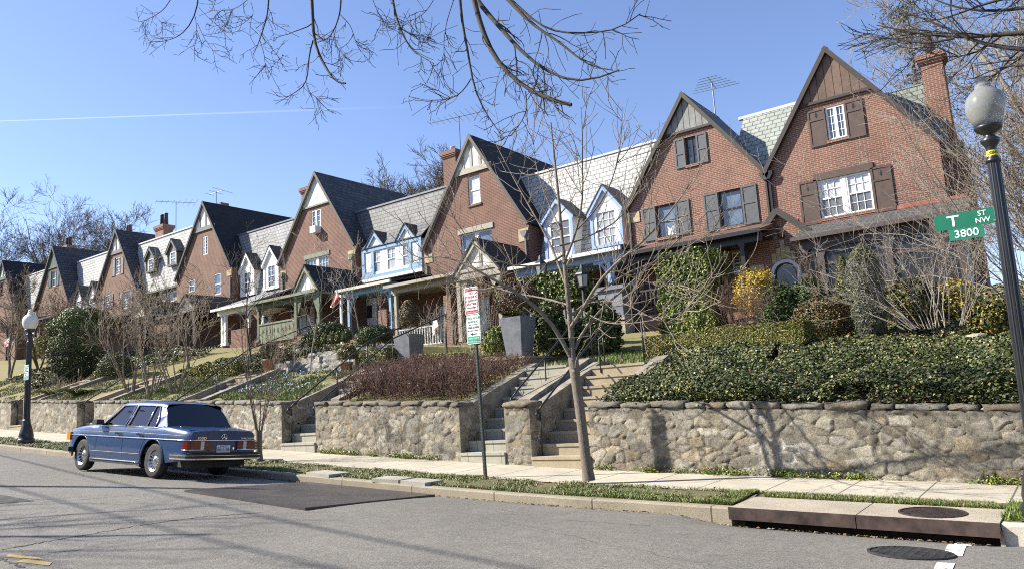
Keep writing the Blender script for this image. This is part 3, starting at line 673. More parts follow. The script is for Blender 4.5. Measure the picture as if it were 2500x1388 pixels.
def window(par,o,Y,frame,pane,kind='dh',cols=2,rows=2,pair=False,sill=None,lower=None,fw=.055,rec=.05,head=None,name='window'):
    "window unit set into opening o=(x0,x1,z0,z1) of plane Y"
    x0,x1,z0,z1=o[:4]; b=MB(); ya,yb=Y+rec,Y+rec+.07
    def unit(a,c):
        b.box(a,a+fw,ya,yb,z0,z1); b.box(c-fw,c,ya,yb,z0,z1); b.box(a+fw,c-fw,ya,yb,z1-fw,z1); b.box(a+fw,c-fw,ya,yb,z0,z0+fw)
        w=.018; zm=(z0+z1)/2
        if kind=='dh':
            b.box(a+fw,c-fw,ya+.01,yb-.005,zm-.025,zm+.025)
            for zl,zh,on in((zm+.025,z1-fw,rows),(z0+fw,zm-.025,rows if lower is None else lower)):
                if on<=0: continue
                for k in range(1,cols): xx=a+fw+(c-a-2*fw)*k/cols; b.box(xx-w/2,xx+w/2,ya+.022,yb-.02,zl,zh)
                for k in range(1,on): zz=zl+(zh-zl)*k/on; b.box(a+fw,c-fw,ya+.024,yb-.022,zz-w/2,zz+w/2)
        elif kind=='case':
            m=(a+c)/2; b.box(m-.05,m+.05,ya-.005,yb-.005,z0+fw,z1-fw)
            for l,r_ in((a+fw,m-.05),(m+.05,c-fw)):
                for k in range(1,cols): xx=l+(r_-l)*k/cols; b.box(xx-w/2,xx+w/2,ya+.022,yb-.02,z0+fw,z1-fw)
                for k in range(1,rows): zz=z0+fw+(z1-z0-2*fw)*k/rows; b.box(l,r_,ya+.024,yb-.022,zz-w/2,zz+w/2)
    if pair:
        m=(x0+x1)/2; unit(x0,m-.06); unit(m+.06,x1); b.box(m-.06,m+.06,ya-.01,yb,z0,z1)
    else: unit(x0,x1)
    w=b.build(name,frame,par)
    p=MB(); zm=(z0+z1)/2; yp=Y+rec+.045
    if isinstance(pane,tuple):
        p.quad((x0,yp,zm),(x1,yp,zm),(x1,yp,z1),(x0,yp,z1),0); p.quad((x0,yp,z0),(x1,yp,z0),(x1,yp,zm),(x0,yp,zm),1); p.build('pane',list(pane),w)
    else: p.quad((x0,yp,z0),(x1,yp,z0),(x1,yp,z1),(x0,yp,z1)); p.build('pane',pane,w)
    if sill is not None:
        s=MB(); s.box(x0-.06,x1+.06,Y-.05,Y+.12,z0-.10,z0-.003); s.build('sill',sill,w)
    if head is not None:
        s=MB(); s.box(x0-.12,x1+.12,Y-.045,Y+.10,z1+.003,z1+.24); s.build('lintel',head,w)
    return w
def shutter(par,x0,x1,z0,z1,Y,mat,split=.5,pine=False,dark=None):
    b=MB(); f=.06; ya,yb=Y-.045,Y-.008; zm=z0+(z1-z0)*split
    b.box(x0,x0+f,ya,yb,z0,z1); b.box(x1-f,x1,ya,yb,z0,z1)
    for a,c in((z0,z0+f*1.3),(zm-f/2,zm+f/2),(z1-f,z1)): b.box(x0+f,x1-f,ya,yb,a,c)
    b.box(x0+f,x1-f,ya+.018,yb-.002,z0+f*1.3,z1-f)
    o=b.build('shutter',mat,par)
    if pine:
        cx=(x0+x1)/2; cz=(zm+z1)/2+.0; s=.085
        poly=[(cx-s*.12,cz-s*1.3),(cx+s*.12,cz-s*1.3),(cx+s*.12,cz-s*.8),(cx+s*.55,cz-s*.8),(cx+s*.2,cz-.1*s),(cx+s*.4,cz-.1*s),(cx,cz+s*1.2),(cx-s*.4,cz-.1*s),(cx-s*.2,cz-.1*s),(cx-s*.55,cz-s*.8),(cx-s*.12,cz-s*.8)]
        c=MB(); c.prism(poly,'y',ya+.012,ya+.0165); c.build('pine_cutout',M['interior'],o)  # dark raised pine shape paints the shade seen through a cut opening
    return o
def gable_house(name,label,x0,x1,zl,zr,xa,za,zb,brick,roofm,trim,panel,zp,ops,D=6.6,timber=None,rakew=.13):
    t=thing(name,label,'house',((x0+x1)/2,YF,zb),'brick row houses on the terrace')
    b=MB(); wall_mesh(b,[(x0,zb),(x1,zb),(x1,zr),(xa,za-.12),(x0,zl)],ops,YF)
    Yb=YF+D
    b.quad((x0,Yb,zb),(x0,YF,zb),(x0,YF,zl),(x0,Yb,zl)); b.quad((x1,YF,zb),(x1,Yb,zb),(x1,Yb,zr),(x1,YF,zr)); b.add([(x0,Yb,zb),(x1,Yb,zb),(x1,Yb,zr),(xa,Yb,za-.12),(x0,Yb,zl)],[(4,3,2,1,0)])
    b.build('wall',brick,t)
    r=MB(); f=YF-.16; kl=.14; el=Vector((x0,0,zl))-Vector((xa,0,za)); el=Vector((xa,0,za))+el*(1+.17/el.length); er=Vector((x1,0,zr))-Vector((xa,0,za)); er=Vector((xa,0,za))+er*(1+.17/er.length)
    r.slab([(el.x,f,el.z),(xa,f,za),(xa,Yb,za),(el.x,Yb,el.z)],-.10) if False else None
    def rp(p,q):
        n=Vector((-(q.z-p.z),0,q.x-p.x)).normalized(); n=n if n.z>0 else -n
        a,c=p,q; th=.075
        vs=[(a.x,f,a.z),(c.x,f,c.z),(c.x,Yb,c.z),(a.x,Yb,a.z)]; vs+=[(v[0]-n.x*th,v[1],v[2]-n.z*th) for v in vs]
        r.add(vs,[(0,1,2,3),(7,6,5,4),(0,4,5,1),(2,6,7,3),(1,5,6,2),(3,7,4,0)])
    top=Vector((xa,0,za)); rp(el,top+Vector((0,0,.0))); rp(er,top+Vector((0,0,.002)))
    r.build('roof',roofm,t)
    k=MB()
    for e,yo in((el,0),(er,.003)):
        d=(top-e).normalized(); n=Vector((-d.z,0,d.x)); n=n if n.z<0 else -n; o=n*.08
        p=[e+o,top+o+Vector((0,0,-.02)),top+o+n*rakew*.6,e+o+n*rakew]
        k.add([(q.x,YF-.15-yo,q.z) for q in p]+[(q.x,YF-.035-yo,q.z) for q in p],[(0,1,2,3),(7,6,5,4),(0,4,5,1),(2,6,7,3),(1,5,6,2),(3,7,4,0)])
        u=-n*.012; p=[e+u,top+u+Vector((0,0,.01)),top+n*.125,e+n*.125]
        k.add([(q.x,YF-.195-yo,q.z) for q in p]+[(q.x,YF-.163-yo,q.z) for q in p],[(0,1,2,3),(7,6,5,4),(0,4,5,1),(2,6,7,3),(1,5,6,2),(3,7,4,0)],1)
    k.build('bargeboard',[trim,M['dbrown']],t)
    if panel is not None:
        def xat(z,side):
            e=Vector((x0,0,zl)) if side<0 else Vector((x1,0,zr)); return xa+(e.x-xa)*(za-z)/(za-e.z)
        p=MB(); p.prism([(xat(zp,-1),zp),(xat(zp,1),zp),(xa,za-.1)],'y',YF-.05,YF-.004); g=p.build('gable_panel',panel,t)
        s=MB(); hb=.24 if timber else .07
        s.box(xat(zp,-1)+.02,xat(zp,1)-.02,YF-.085,YF-.053,zp-.02,zp+hb)
        if timber:
            for fx in timber:
                xx=xat(zp,-1)+(xat(zp,1)-xat(zp,-1))*fx; ee=(x0,zl) if xx<xa else (x1,zr); zt_=za-(xx-xa)/(ee[0]-xa)*(za-ee[1])-.2 if abs(xx-xa)>.02 else za-.3
                s.box(xx-.075,xx+.075,YF-.08,YF-.052,zp+hb,max(zp+hb+.1,zt_))
        s.build('gable_trim',trim,t)
    return t
def mansard_house(name,label,x0,x1,yw,zb,ze,yt,zt_,brick,slatem,trim,ops=(),below=False,D=9):
    t=thing(name,label,'house',((x0+x1)/2,yw,zb),'brick row houses on the terrace')
    b=MB(); wall_mesh(b,[(x0,zb),(x1,zb),(x1,ze-.05),(x0,ze-.05)],list(ops),yw+.05); b.quad((x0,yw+D,zb),(x0,yw+.05,zb),(x0,yw+.05,ze-.05),(x0,yw+D,ze-.05)); b.quad((x1,yw+.05,zb),(x1,yw+D,zb),(x1,yw+D,ze-.05),(x1,yw+.05,ze-.05)); b.build('wall',brick,t)
    r=MB(); e=1.9; ov=.2 if below else .05
    sl_=(zt_-ze)/(yt-yw); xl,xr=x0-e,x1+e
    r.slab([(xl,yw-ov,ze-ov*sl_*.5),(xr,yw-ov,ze-ov*sl_*.5),(xr,yt,zt_),(xl,yt,zt_)],.1)
    r.build('roof',slatem,t)
    c=MB(); c.box(xl,xr,yt-.06,yt+.1,zt_-.03,zt_+.06); c.box(xl,xr,yt+.1,yw+D,zt_-.06,zt_+.02); c.build('roof_cap',M['flash'] if slatem is M['slate_white'] else M['lead'],t)
    if below:
        g=MB(); g.box(x0,x1,yw-ov-.14,yw-ov+.0,ze-ov*sl_*.5-.16,ze-ov*sl_*.5-.03); g.build('gutter',trim,t)
    return t
def dormer(par,apex,l,r,bot,Y,slope_pt,stucco,trim,roofm,win,frame,pane,cols=2,rows=2,rim=.09):
    "gabled dormer with its face in plane Y; slope_pt(z)=Y of the roof behind"
    a=P(*apex,Y); L=P(*l,Y); Rr=P(*r,Y); zb=P(*bot,Y).z; ze=(L.z+Rr.z)/2; xa=(L.x+Rr.x)/2; x0,x1=L.x+.10,Rr.x-.10
    o=ext(*win,Y); o=(max(o[0],x0+.06),min(o[1],x1-.06),o[2],o[3])
    b=MB(); wall_mesh(b,[(x0,zb),(x1,zb),(x1,ze-.02),(xa,a.z-.14),(x0,ze-.02)],[o],Y,.08)
    for x in(x0,x1): b.add([(x,Y,zb),(x,slope_pt(zb)+.3,zb),(x,slope_pt(ze)+.3,ze),(x,Y,ze)],[(0,1,2,3)])
    d=b.build('dormer',[stucco],par)
    r_=MB(); f=Y-.14
    for ex,ez in((L.x-.04,ze-.06),(Rr.x+.04,ze-.06)):
        vs=[(ex,f,ez),(xa,f,a.z),(xa,slope_pt(a.z)+.2,a.z),(ex,slope_pt(ez)+.25,ez)]; n=.06
        r_.add(vs+[(v[0],v[1],v[2]-n) for v in vs],[(0,1,2,3),(7,6,5,4),(0,4,5,1),(2,6,7,3),(1,5,6,2),(3,7,4,0)])
    r_.build('dormer_roof',roofm,d)
    k=MB()
    for ex in(L.x,Rr.x): k.add([(ex,Y-.12,ze-.07),(xa,Y-.12,a.z-.07),(xa,Y-.12,a.z-.07-rim*1.5),(ex+(.04 if ex<xa else -.04),Y-.12,ze-.07-rim*1.2)]+[(ex,Y-.02,ze-.07),(xa,Y-.02,a.z-.07),(xa,Y-.02,a.z-.07-rim*1.5),(ex+(.04 if ex<xa else -.04),Y-.02,ze-.07-rim*1.2)],[(0,1,2,3),(7,6,5,4),(0,4,5,1),(2,6,7,3),(1,5,6,2),(3,7,4,0)])
    k.box(x0,x0+rim,Y-.03,Y-.003,zb,ze-.1); k.box(x1-rim,x1,Y-.03,Y-.003,zb,ze-.1); k.box(x0+rim,x1-rim,Y-.03,Y-.003,zb,zb+rim)
    k.build('dormer_trim',trim,d)
    window(d,o,Y,frame,pane,'dh',cols,rows,rec=.0)
    return d
def downspout(par,x,y,z0,z1,mat,head=True,w=.07):
    b=MB(); b.box(x-w/2,x+w/2,y-w,y,z0,z1)
    if head: b.prism([(x-.16,z1+.28),(x+.16,z1+.28),(x+.16,z1+.18),(x+.05,z1),(x-.05,z1),(x-.16,z1+.18)],'y',y-.16,y)
    return b.build('downspout',mat,par)
def chimney(par,x0,x1,y0,y1,z0,z1,brick,pots=1,potm=None,cap=True,ph=.5):
    b=MB(); b.box(x0,x1,y0,y1,z0,z1-.35)
    for k,(e,a,c) in enumerate(((.04,.35,.27),(.08,.27,.19),(.11,.19,0))): b.box(x0-e,x1+e,y0-e,y1+e,z1-a,z1-c)
    ch=b.build('chimney',brick,par)
    for k in range(pots):
        cx=x0+(x1-x0)*(k+.5)/pots; l=MB(); l.lathe([(.13,0),(.15,.02),(.12,ph*.9),(.135,ph*.92),(.135,ph)],(cx,(y0+y1)/2,z1),14); l.build('chimney_pot',potm or M['brown'],ch,True)
    return ch
def porch(par,x0,x1,yf,zf,ze,zw,roofm,trim,posts,yw=YF,beamh=.22,rail=None,railm=None,bracket=None,postw=.14,gutter=True,floorm=None,soff=None,gx=None):
    b=MB(); b.box(x0+.05,x1-.05,yf+.1,yw-.01,zf-.9,zf); b.build('porch_floor',floorm or M['brick2'],par)
    r=MB(); r.slab([(x0-.12,yf-.28,ze),(x1+.12,yf-.28,ze),(x1+.12,yw,zw),(x0-.12,yw,zw)],.09); r.build('porch_roof',roofm,par)
    k=MB(); k.box(x0,x1,yf-.02,yf+.16,ze-.12-beamh,ze-.06); k.box(x0,x1,yf+.161,yw-.03,ze-.14,ze-.08); k.build('porch_beam',trim,par)
    if gutter: g=MB(); g.box(x0-.12,x1+.12,yf-.40,yf-.285,ze-.13,ze-.005); g.build('gutter',gx or trim,par)
    for x in posts:
        p=MB(); z1=ze-.12-beamh; p.box(x-postw/2,x+postw/2,yf,yf+postw,zf,z1); p.box(x-postw*.8,x+postw*.8,yf-.03,yf+postw+.03,zf,zf+.14); p.box(x-postw*.75,x+postw*.75,yf-.025,yf+postw+.025,z1-.08,z1)
        o=p.build('porch_post',trim,par)
        if bracket:
            q=MB()
            for s in(-1,1):
                xx=x+s*(postw/2+.03)
                if not(x0-.05<xx+s*.4<x1+.05): continue
                pts=[(xx+s*.55*(1-math.cos(a)),yf+postw/2,z1-.75+.75*math.sin(a)) for a in np.linspace(0,math.pi/2,7)]
                q.tube(pts,[.05]*7,4); q.beam((x+s*postw/2,yf+postw/2,z1-.06),(xx+s*.55,yf+postw/2,z1-.06),.07,.09)
            if q.v: q.build('bracket',bracket,o)
    if rail:
        for a,c in rail:
            q=MB(); q.box(a,c,yf+.03,yf+.09,zf+.82,zf+.88); q.box(a,c,yf+.04,yf+.08,zf+.08,zf+.13); n=max(2,int((c-a)/.14))
            for i in range(n): xx=a+(c-a)*(i+.5)/n; q.box(xx-.02,xx+.02,yf+.045,yf+.075,zf+.13,zf+.82)
            q.build('porch_railing',railm or trim,par)
def door(par,x,zf,Y,mat,w=.95,hh=2.05,win=True,frame=None):
    b=MB(); b.box(x-w/2-.08,x-w/2,Y-.05,Y+.02,zf,zf+hh+.08); b.box(x+w/2,x+w/2+.08,Y-.05,Y+.02,zf,zf+hh+.08); b.box(x-w/2,x+w/2,Y-.05,Y+.02,zf+hh,zf+hh+.08)
    b.box(x-w/2,x+w/2,Y-.03,Y+.01,zf,zf+hh); 
    for a,c in((.15,.75),): b.box(x-w/2+.13,x+w/2-.13,Y-.04,Y-.03,zf+a,zf+c)
    d=b.build('door',mat,par)
    if win: p=MB(); p.box(x-w/2+.28,x+w/2-.28,Y-.036,Y-.03,zf+1.15,zf+1.8); p.build('pane',M['pane'],d)
    k=MB(); k.lathe([(.03,0),(.035,.02),(.03,.04)],(x+w/2-.1,Y-.06,zf+1.0),8); k.build('handle',M['chrome'],d)
    return d
def entry_gable(par,apex,l,r,yf,trim,panel,roofm,zf,postm,yw=YF,timber=None,posts=True):
    a=P(*apex,yf); L=P(*l,yf); Q=P(*r,yf); ze=(L.z+Q.z)/2; xa=(L.x+Q.x)/2
    b=MB(); b.prism([(L.x+.08,ze),(Q.x-.08,ze),(xa,a.z-.15)],'y',yf,yf+.06); b.build('porch_gable',panel,par)
    f=MB(); 
    for ex in(L.x,Q.x):
        vs=[(ex+(-.08 if ex<xa else .08),yf-.15,ze-.08),(xa,yf-.15,a.z),(xa,yw,a.z),(ex+(-.08 if ex<xa else .08),yw,ze-.08)]
        f.add(vs+[(v[0],v[1],v[2]-.1) for v in vs],[(0,1,2,3),(7,6,5,4),(0,4,5,1),(2,6,7,3),(1,5,6,2),(3,7,4,0)])
    f.build('porch_gable_roof',roofm,par)
    k=MB()
    for ex in(L.x,Q.x): k.add([(ex,yf-.12,ze-.13),(xa,yf-.12,a.z-.12),(xa,yf-.12,a.z-.34),(ex+(.12 if ex<xa else -.12),yf-.12,ze-.13)]+[(ex,yf-.02,ze-.13),(xa,yf-.02,a.z-.12),(xa,yf-.02,a.z-.34),(ex+(.12 if ex<xa else -.12),yf-.02,ze-.13)],[(0,1,2,3),(7,6,5,4),(0,4,5,1),(2,6,7,3),(1,5,6,2),(3,7,4,0)])
    k.box(L.x,Q.x,yf-.06,yf+.12,ze-.30,ze-.02)
    for fx in timber or (): xx=L.x+(Q.x-L.x)*fx; zt_=a.z-.25-(a.z-ze)*abs(xx-xa)/(Q.x-xa); k.box(xx-.07,xx+.07,yf-.03,yf-.003,ze,max(ze+.1,zt_))
    for x in(L.x,Q.x): k.box(x-.05,x+.05,yf+.13,yw,ze-.28,ze-.1)
    k.build('porch_gable_trim',trim,par)
    if posts:
        for x in(L.x+.12,Q.x-.12):
            p=MB(); p.box(x-.09,x+.09,yf-.02,yf+.16,zf,ze-.3); o=p.build('porch_post',postm,par)
            q=MB()
            for s in(-1,1):
                if (x<xa)==(s>0): q.add([(x+s*.09,yf+.02,ze-1.25),(x+s*.09,yf+.12,ze-1.25),(x+s*.09,yf+.12,ze-.3),(x+s*.09,yf+.02,ze-.3),(x+s*.5,yf+.02,ze-.3),(x+s*.5,yf+.12,ze-.3)],[(0,3,4),(1,5,2),(0,4,5,1),(3,2,5,4),(0,1,2,3)])
            q.build('bracket',postm,o)
    return xa,ze
def antenna(name,label,px,Y,zbase,ang,n=7,boom=1.6,mat=None):
    b_=P(*px,Y); z1=b_.z; t=thing(name,label,'antenna',(b_.x,Y,zbase)); k=MB(); k.tube([(b_.x,Y,zbase),(b_.x,Y,z1)],.028,6); k.build('mast',mat or M['steel'],t)
    k=MB(); d=Vector((math.cos(ang),math.sin(ang),.05)); s=Vector((-math.sin(ang),math.cos(ang),0)); c=Vector((b_.x,Y,z1-.06)); k.tube([c-d*boom/2,c+d*boom/2],.02,5)
    for i in range(n):
        l=.35+.75*i/n; q=c+d*boom*(i/(n-1)-.5); k.tube([q-s*l,q+s*l],.012,4)
    k.build('aerial',mat or M['steel'],t); return t
# ---------------- the row, right to left ----------------
# --- end house
X0=(-7.98,-2.71)
o_at=ext((2013.6,264.6),(2068.8,333),YF); o_db=ext((1995,442.6),(2135.8,510.6),YF)
g0=gable_house('end_row_house','end brick row house with brown board gable and tall brick chimney',X0[0],X0[1],7.47,7.25,-5.57,11.1,1.9,M['brick'],M['slate_deep'],M['dbrown'],M['board_brown'],P(2040,241,26).z,[o_at,o_db],D=3.2,rakew=.07)
window(g0,o_at,YF,M['white'],M['paneb'],'case',2,4,sill=M['brick'],rec=.02)
window(g0,o_db,YF,M['white'],(M['panew'],M['paneg']),'dh',3,2,pair=True,sill=M['brick'],head=M['brown'],rec=.02)
w=.62
for x0,x1 in((o_at[0]-.58,o_at[0]-.02),(o_at[1]+.02,o_at[1]+.58)): shutter(g0,x0,x1,o_at[2]-.12,o_at[3]+.02,YF,M['brown'],.72,True)
for x0,x1 in((o_db[0]-.62,o_db[0]-.02),(o_db[1]+.02,o_db[1]+.62)): shutter(g0,x0,x1,o_db[2]-.14,o_db[3]+.05,YF,M['brown'],.70,True)
# main roof right of the gable and between the two end gables
r=MB(); r.slab([(-9.4,26.05,7.35),(-6.4,26.05,7.35),(-6.4,28.55,10.40),(-9.4,28.55,10.40)],.1); r.build('roof_infill',M['slate_green'],g0)
r=MB(); r.slab([(-4.9,26.35,7.0),(-2.55,26.35,7.0),(-2.55,28.6,9.92),(-4.9,28.6,9.92)],.1); r.slab([(-4.9,28.6,9.92),(-2.55,28.6,9.92),(-2.55,31,7.0),(-4.9,31,7.0)],.1); r.build('side_roof',M['slate_deep'],g0)
r=MB(); r.box(-9.6,-6.2,28.5,28.68,10.36,10.47); r.build('roof_cap',M['flash'],g0)
b=MB(); b.add([(-2.69,26.02,1.9),(-2.69,32,1.9),(-2.69,32,7.2),(-2.69,28.6,9.8),(-2.69,26.3,7.0),(-2.69,26.02,7.0)],[(0,1,2,3,4,5)]); b.build('side_wall',M['brick'],g0)
ch=chimney(g0,-3.03,-2.40,27.2,27.8,5.4,P(2283,128,27.3).z,M['brick'],1,M['copper'],ph=.78)
b=MB(); b.box(-3.25,-2.1,27.05,28.0,1.9,6.6); b.prism([(-3.25,6.6),(-2.1,6.6),(-2.22,7.15),(-3.14,7.15)],'y',27.06,27.99); b.build('chimney_base',M['brick'],ch)
b=MB()
for i in range(4):
    for k in range(2): b.box(-3.22+i*.28+.01,-3.22+(i+1)*.28-.01-.03*(k),27.0,27.06,6.75+k*.27+.01*(i%2),6.98+k*.27)
b.build('shoulder_stones',M['sand'],ch)
downspout(g0,-8.03,YF-.02,3.9,7.05,M['dbrown'])
# vestibule
yv=25.15; a=P(1897,508,yv); l=P(1819,622,yv); q=P(1981,562,yv); wl,wr=P(1829,650,yv).x,P(1986,620,yv).x
def zlim(x): return a.z-(a.x-x)/(a.x-l.x)*(a.z-l.z) if x<a.x else a.z-(x-a.x)/(q.x-a.x)*(a.z-q.z)
ac=P(1917,655,yv); ar=abs(P(1952,660,yv).x-P(1881,670,yv).x)/2; az=P(1917,633,yv).z-ar; ab=az-1.15
ops=[]; N_=16
for i in range(N_):
    xa_,xb_=ac.x-ar+2*ar*i/N_,ac.x-ar+2*ar*(i+1)/N_; xm_=(xa_+xb_)/2; ops.append((xa_,xb_,ab,az+math.sqrt(max(0,ar*ar-(xm_-ac.x)**2))))
b=MB(); 
poly=[(wl,2.0),(wr,2.0),(wr,zlim(wr)),(a.x,a.z-.08),(wl,zlim(wl))]
wall_mesh(b,poly,[(o[0],o[1],o[2],o[3]) for o in ops],yv,0)
b.quad((wl,YF,2),(wl,yv,2),(wl,yv,zlim(wl)),(wl,YF,zlim(wl))); b.quad((wr,yv,2),(wr,YF,2),(wr,YF,zlim(wr)),(wr,yv,zlim(wr))); b.build('vestibule',M['brick'],g0)
r=MB()
for e in(l,q):
    vs=[(e.x,yv-.12,e.z),(a.x,yv-.12,a.z),(a.x,YF,a.z),(e.x,YF,e.z)]; r.add(vs+[(v[0],v[1],v[2]-.1) for v in vs],[(0,1,2,3),(7,6,5,4),(0,4,5,1),(2,6,7,3),(1,5,6,2),(3,7,4,0)])
r.build('vestibule_roof',M['dbrown'],g0)
k=MB()
for e,yo in((l,0),(q,.003)): k.beam((e.x,yv-.145-yo,e.z-.09),(a.x,yv-.145-yo,a.z-.10),.045,.2)
k.build('vestibule_bargeboard',M['dbrown'],g0)
def ring(mb,cx,cz,r0,r1,y0,y1,zb,n=20):
    pts0=[(cx+r0*math.cos(t),cz+r0*math.sin(t)) for t in np.linspace(0,math.pi,n)]; pts1=[(cx+r1*math.cos(t),cz+r1*math.sin(t)) for t in np.linspace(0,math.pi,n)]
    pts0=[(cx+r0,zb)]+pts0+[(cx-r0,zb)]; pts1=[(cx+r1,zb)]+pts1+[(cx-r1,zb)]
    for i in range(len(pts0)-1):
        A=[pts0[i],pts1[i],pts1[i+1],pts0[i+1]]; mb.prism(A,'y',y0,y1)
k=MB(); ring(k,ac.x,az,ar-.10,ar+.008,yv-.025,yv+.10,ab); aw=k.build('arched_window',plain('lilac_white',(.58,.58,.70),.5,var=.05),g0)
k=MB(); ring(k,ac.x,az,ar-.15,ar-.10,yv+.0,yv+.10,ab); k.build('inner_frame',M['dbrown'],aw)
k=MB(); k.prism([(ac.x+(ar-.14)*math.cos(t),az+(ar-.14)*math.sin(t)) for t in np.linspace(0,math.pi,18)]+[(ac.x-ar+.14,ab),(ac.x+ar-.14,ab)],'y',yv+.06,yv+.08); k.build('pane',plain('storm_glass',(.14,.145,.14),.12,var=.4,scale=.8),aw)
k=MB(); ring(k,ac.x,az,ar+.012,ar+.2,yv-.012,yv-.003,az-.6); k.build('brick_arch',bricky('arch_brick',(.20,.095,.068),(.16,.07,.05),(.40,.31,.25),bw=.0677,rh=.21),g0)
k=MB()
for s,hh in((-2,.28),(-1,.40),(0,.58),(1,.40),(2,.28)): x=ac.x+s*.155; k.box(x-.072,x+.072,yv-.03-.004*abs(s),yv-.015,az+ar+.03-abs(s)*.05,az+ar+.05+hh-abs(s)*.05)
k.box(wl+.03,wl+.5,yv-.02,yv-.003,az+.05,az+.42); k.box(wl+.03,wl+.36,yv-.021,yv-.0035,az-.38,az+.045); k.build('accent_stones',M['sand'],g0)
pt=P(1905,567,yv); k=MB(); k.box(pt.x-.08,pt.x-.045,yv-.04,yv-.003,pt.z-.2,pt.z+.2); k.box(pt.x-.045,pt.x+.13,yv-.04,yv-.003,pt.z-.2,pt.z-.165); k.box(pt.x+.1,pt.x+.13,yv-.04,yv-.003,pt.z-.165,pt.z-.1); k.build('wall_anchor',M['iron'],g0)
# screened porch
yp=24.4; pe=P(1941,583,yp); px0,px1=P(1950,600,yp).x,-2.3; zf=P(2030,712,yp).z-.75
r=MB(); r.slab([(pe.x-.05,yp-.15,pe.z),(px1+.2,yp-.15,pe.z),(px1+.2,YF,P(2060,536,YF).z),(pe.x-.05,YF,P(2060,536,YF).z)],.08); r.build('porch_roof',M['shingle'],g0)
r=MB(); zf_=P(2060,533,YF).z; r.box(o_db[0]-.75,px1+.1,YF-.03,YF-.004,zf_-.04,zf_+.07)
for i in range(5): r.box(o_db[0]-1.25+i*.16,o_db[0]-1.08+i*.16,YF-.026,YF-.004,zf_+.42-i*.1-.14,zf_+.42-i*.1+.05)
r.build('flashing',M['redlead'],g0)
k=MB(); k.box(px0,px1,yp,yp+.14,pe.z-.42,pe.z-.09); k.box(pe.x-.08,px1+.2,yp-.28,yp-.16,pe.z-.12,pe.z-.0); k.box(px0,px1,yp+.002,yp+.13,zf-.2,zf+.62)
for x in(px0+.09,px0+.62,(px0+px1)/2+.3,px1-.1): k.box(x-.09,x+.09,yp+.001,yp+.139,zf+.62,pe.z-.42)
k.build('porch_frame',plain('porch_brown',(.07,.052,.047),.6,var=.15,bump=.3),g0)
k=MB()
for s in(0,1):   # rounded spandrels of the wide opening
    xx=px0+.71 if s==0 else (px0+px1)/2+.21; sg=1 if s==0 else -1
    k.prism([(xx,pe.z-.42)]+[(xx+sg*.32*(1-math.sin(t)),pe.z-.42-.32*(1-math.cos(t))) for t in np.linspace(0,math.pi/2,7)] if sg>0 else [(xx,pe.z-.42)]+[(xx+sg*.32*(1-math.sin(t)),pe.z-.42-.32*(1-math.cos(t))) for t in np.linspace(0,math.pi/2,7)],'y',yp+.003,yp+.137)
k.prism([(px0+.18,pe.z-.42)]+[(px0+.18+.14*(1-math.sin(t)),pe.z-.42-.5*(1-math.cos(t))) for t in np.linspace(0,math.pi/2,6)],'y',yp+.003,yp+.137); k.prism([(px0+.53,pe.z-.42)]+[(px0+.53-.14*(1-math.sin(t)),pe.z-.42-.5*(1-math.cos(t))) for t in np.linspace(0,math.pi/2,6)],'y',yp+.003,yp+.137)
k.build('porch_arch',M['brown'],g0)
k=MB(); k.box(px0+.1,px1-.05,yp+.09,yp+.10,zf+.6,pe.z-.4); k.box(px1-.05,px1-.04,yp+.1,YF,zf,pe.z); k.build('porch_screen',M['screen'],g0)
k=MB(); k.box(px0+.7,px1-.1,yp+.06,yp+.088,pe.z-.95,pe.z-.88); k.build('screen_rail',M['brown'],g0)
k=MB(); k.box(px0,px1,yp+.02,YF,zf-1.3,zf-.2); k.build('porch_base',M['brick'],g0)
# --- house with the grey board gable
o1=ext((1600,504.6),(1655,573),YF); o2=ext((1752.6,470),(1817,547),YF); o3=ext((1670.7,337.8),(1704,398),YF); og=ext((1795,622),(1812,668),YF)
o3=(o3[0],o3[1],o3[2],o3[3]); og=(og[0]-.15,og[1]+.2,og[2],og[3]+.1)
g1=gable_house('row_house','brick row house with weathered grey board gable and slate-coloured shutters',-13.46,-8.0,7.2,7.45,-10.72,11.06,1.9,M['brick'],M['slate_dark'],M['dbrown'],M['board_grey'],P(1683,320,26).z,[o1,o2,o3,og],D=3.4,rakew=.07)
window(g1,o1,YF,M['black'],M['paneb'],'dh',1,0,sill=M['brick'],rec=.08); window(g1,o2,YF,M['black'],M['paneb'],'dh',1,0,sill=M['brick'],rec=.08); window(g1,o3,YF,M['black'],M['paneb'],'case',1,3,sill=M['brick'],rec=.08); window(g1,og,YF,M['white'],M['paneb'],'dh',2,3)
for o in(o1,o2):
    for x0,x1 in((o[0]-.56,o[0]-.02),(o[1]+.02,o[1]+.56)): shutter(g1,x0,x1,o[2]-.05,o[3]+.02,YF,M['slatetrim'],.55)
for x0,x1 in((o3[0]-.42,o3[0]-.02),(o3[1]+.02,o3[1]+.42)): shutter(g1,x0,x1,o3[2]-.05,o3[3]+.02,YF,M['slatetrim'],.48)
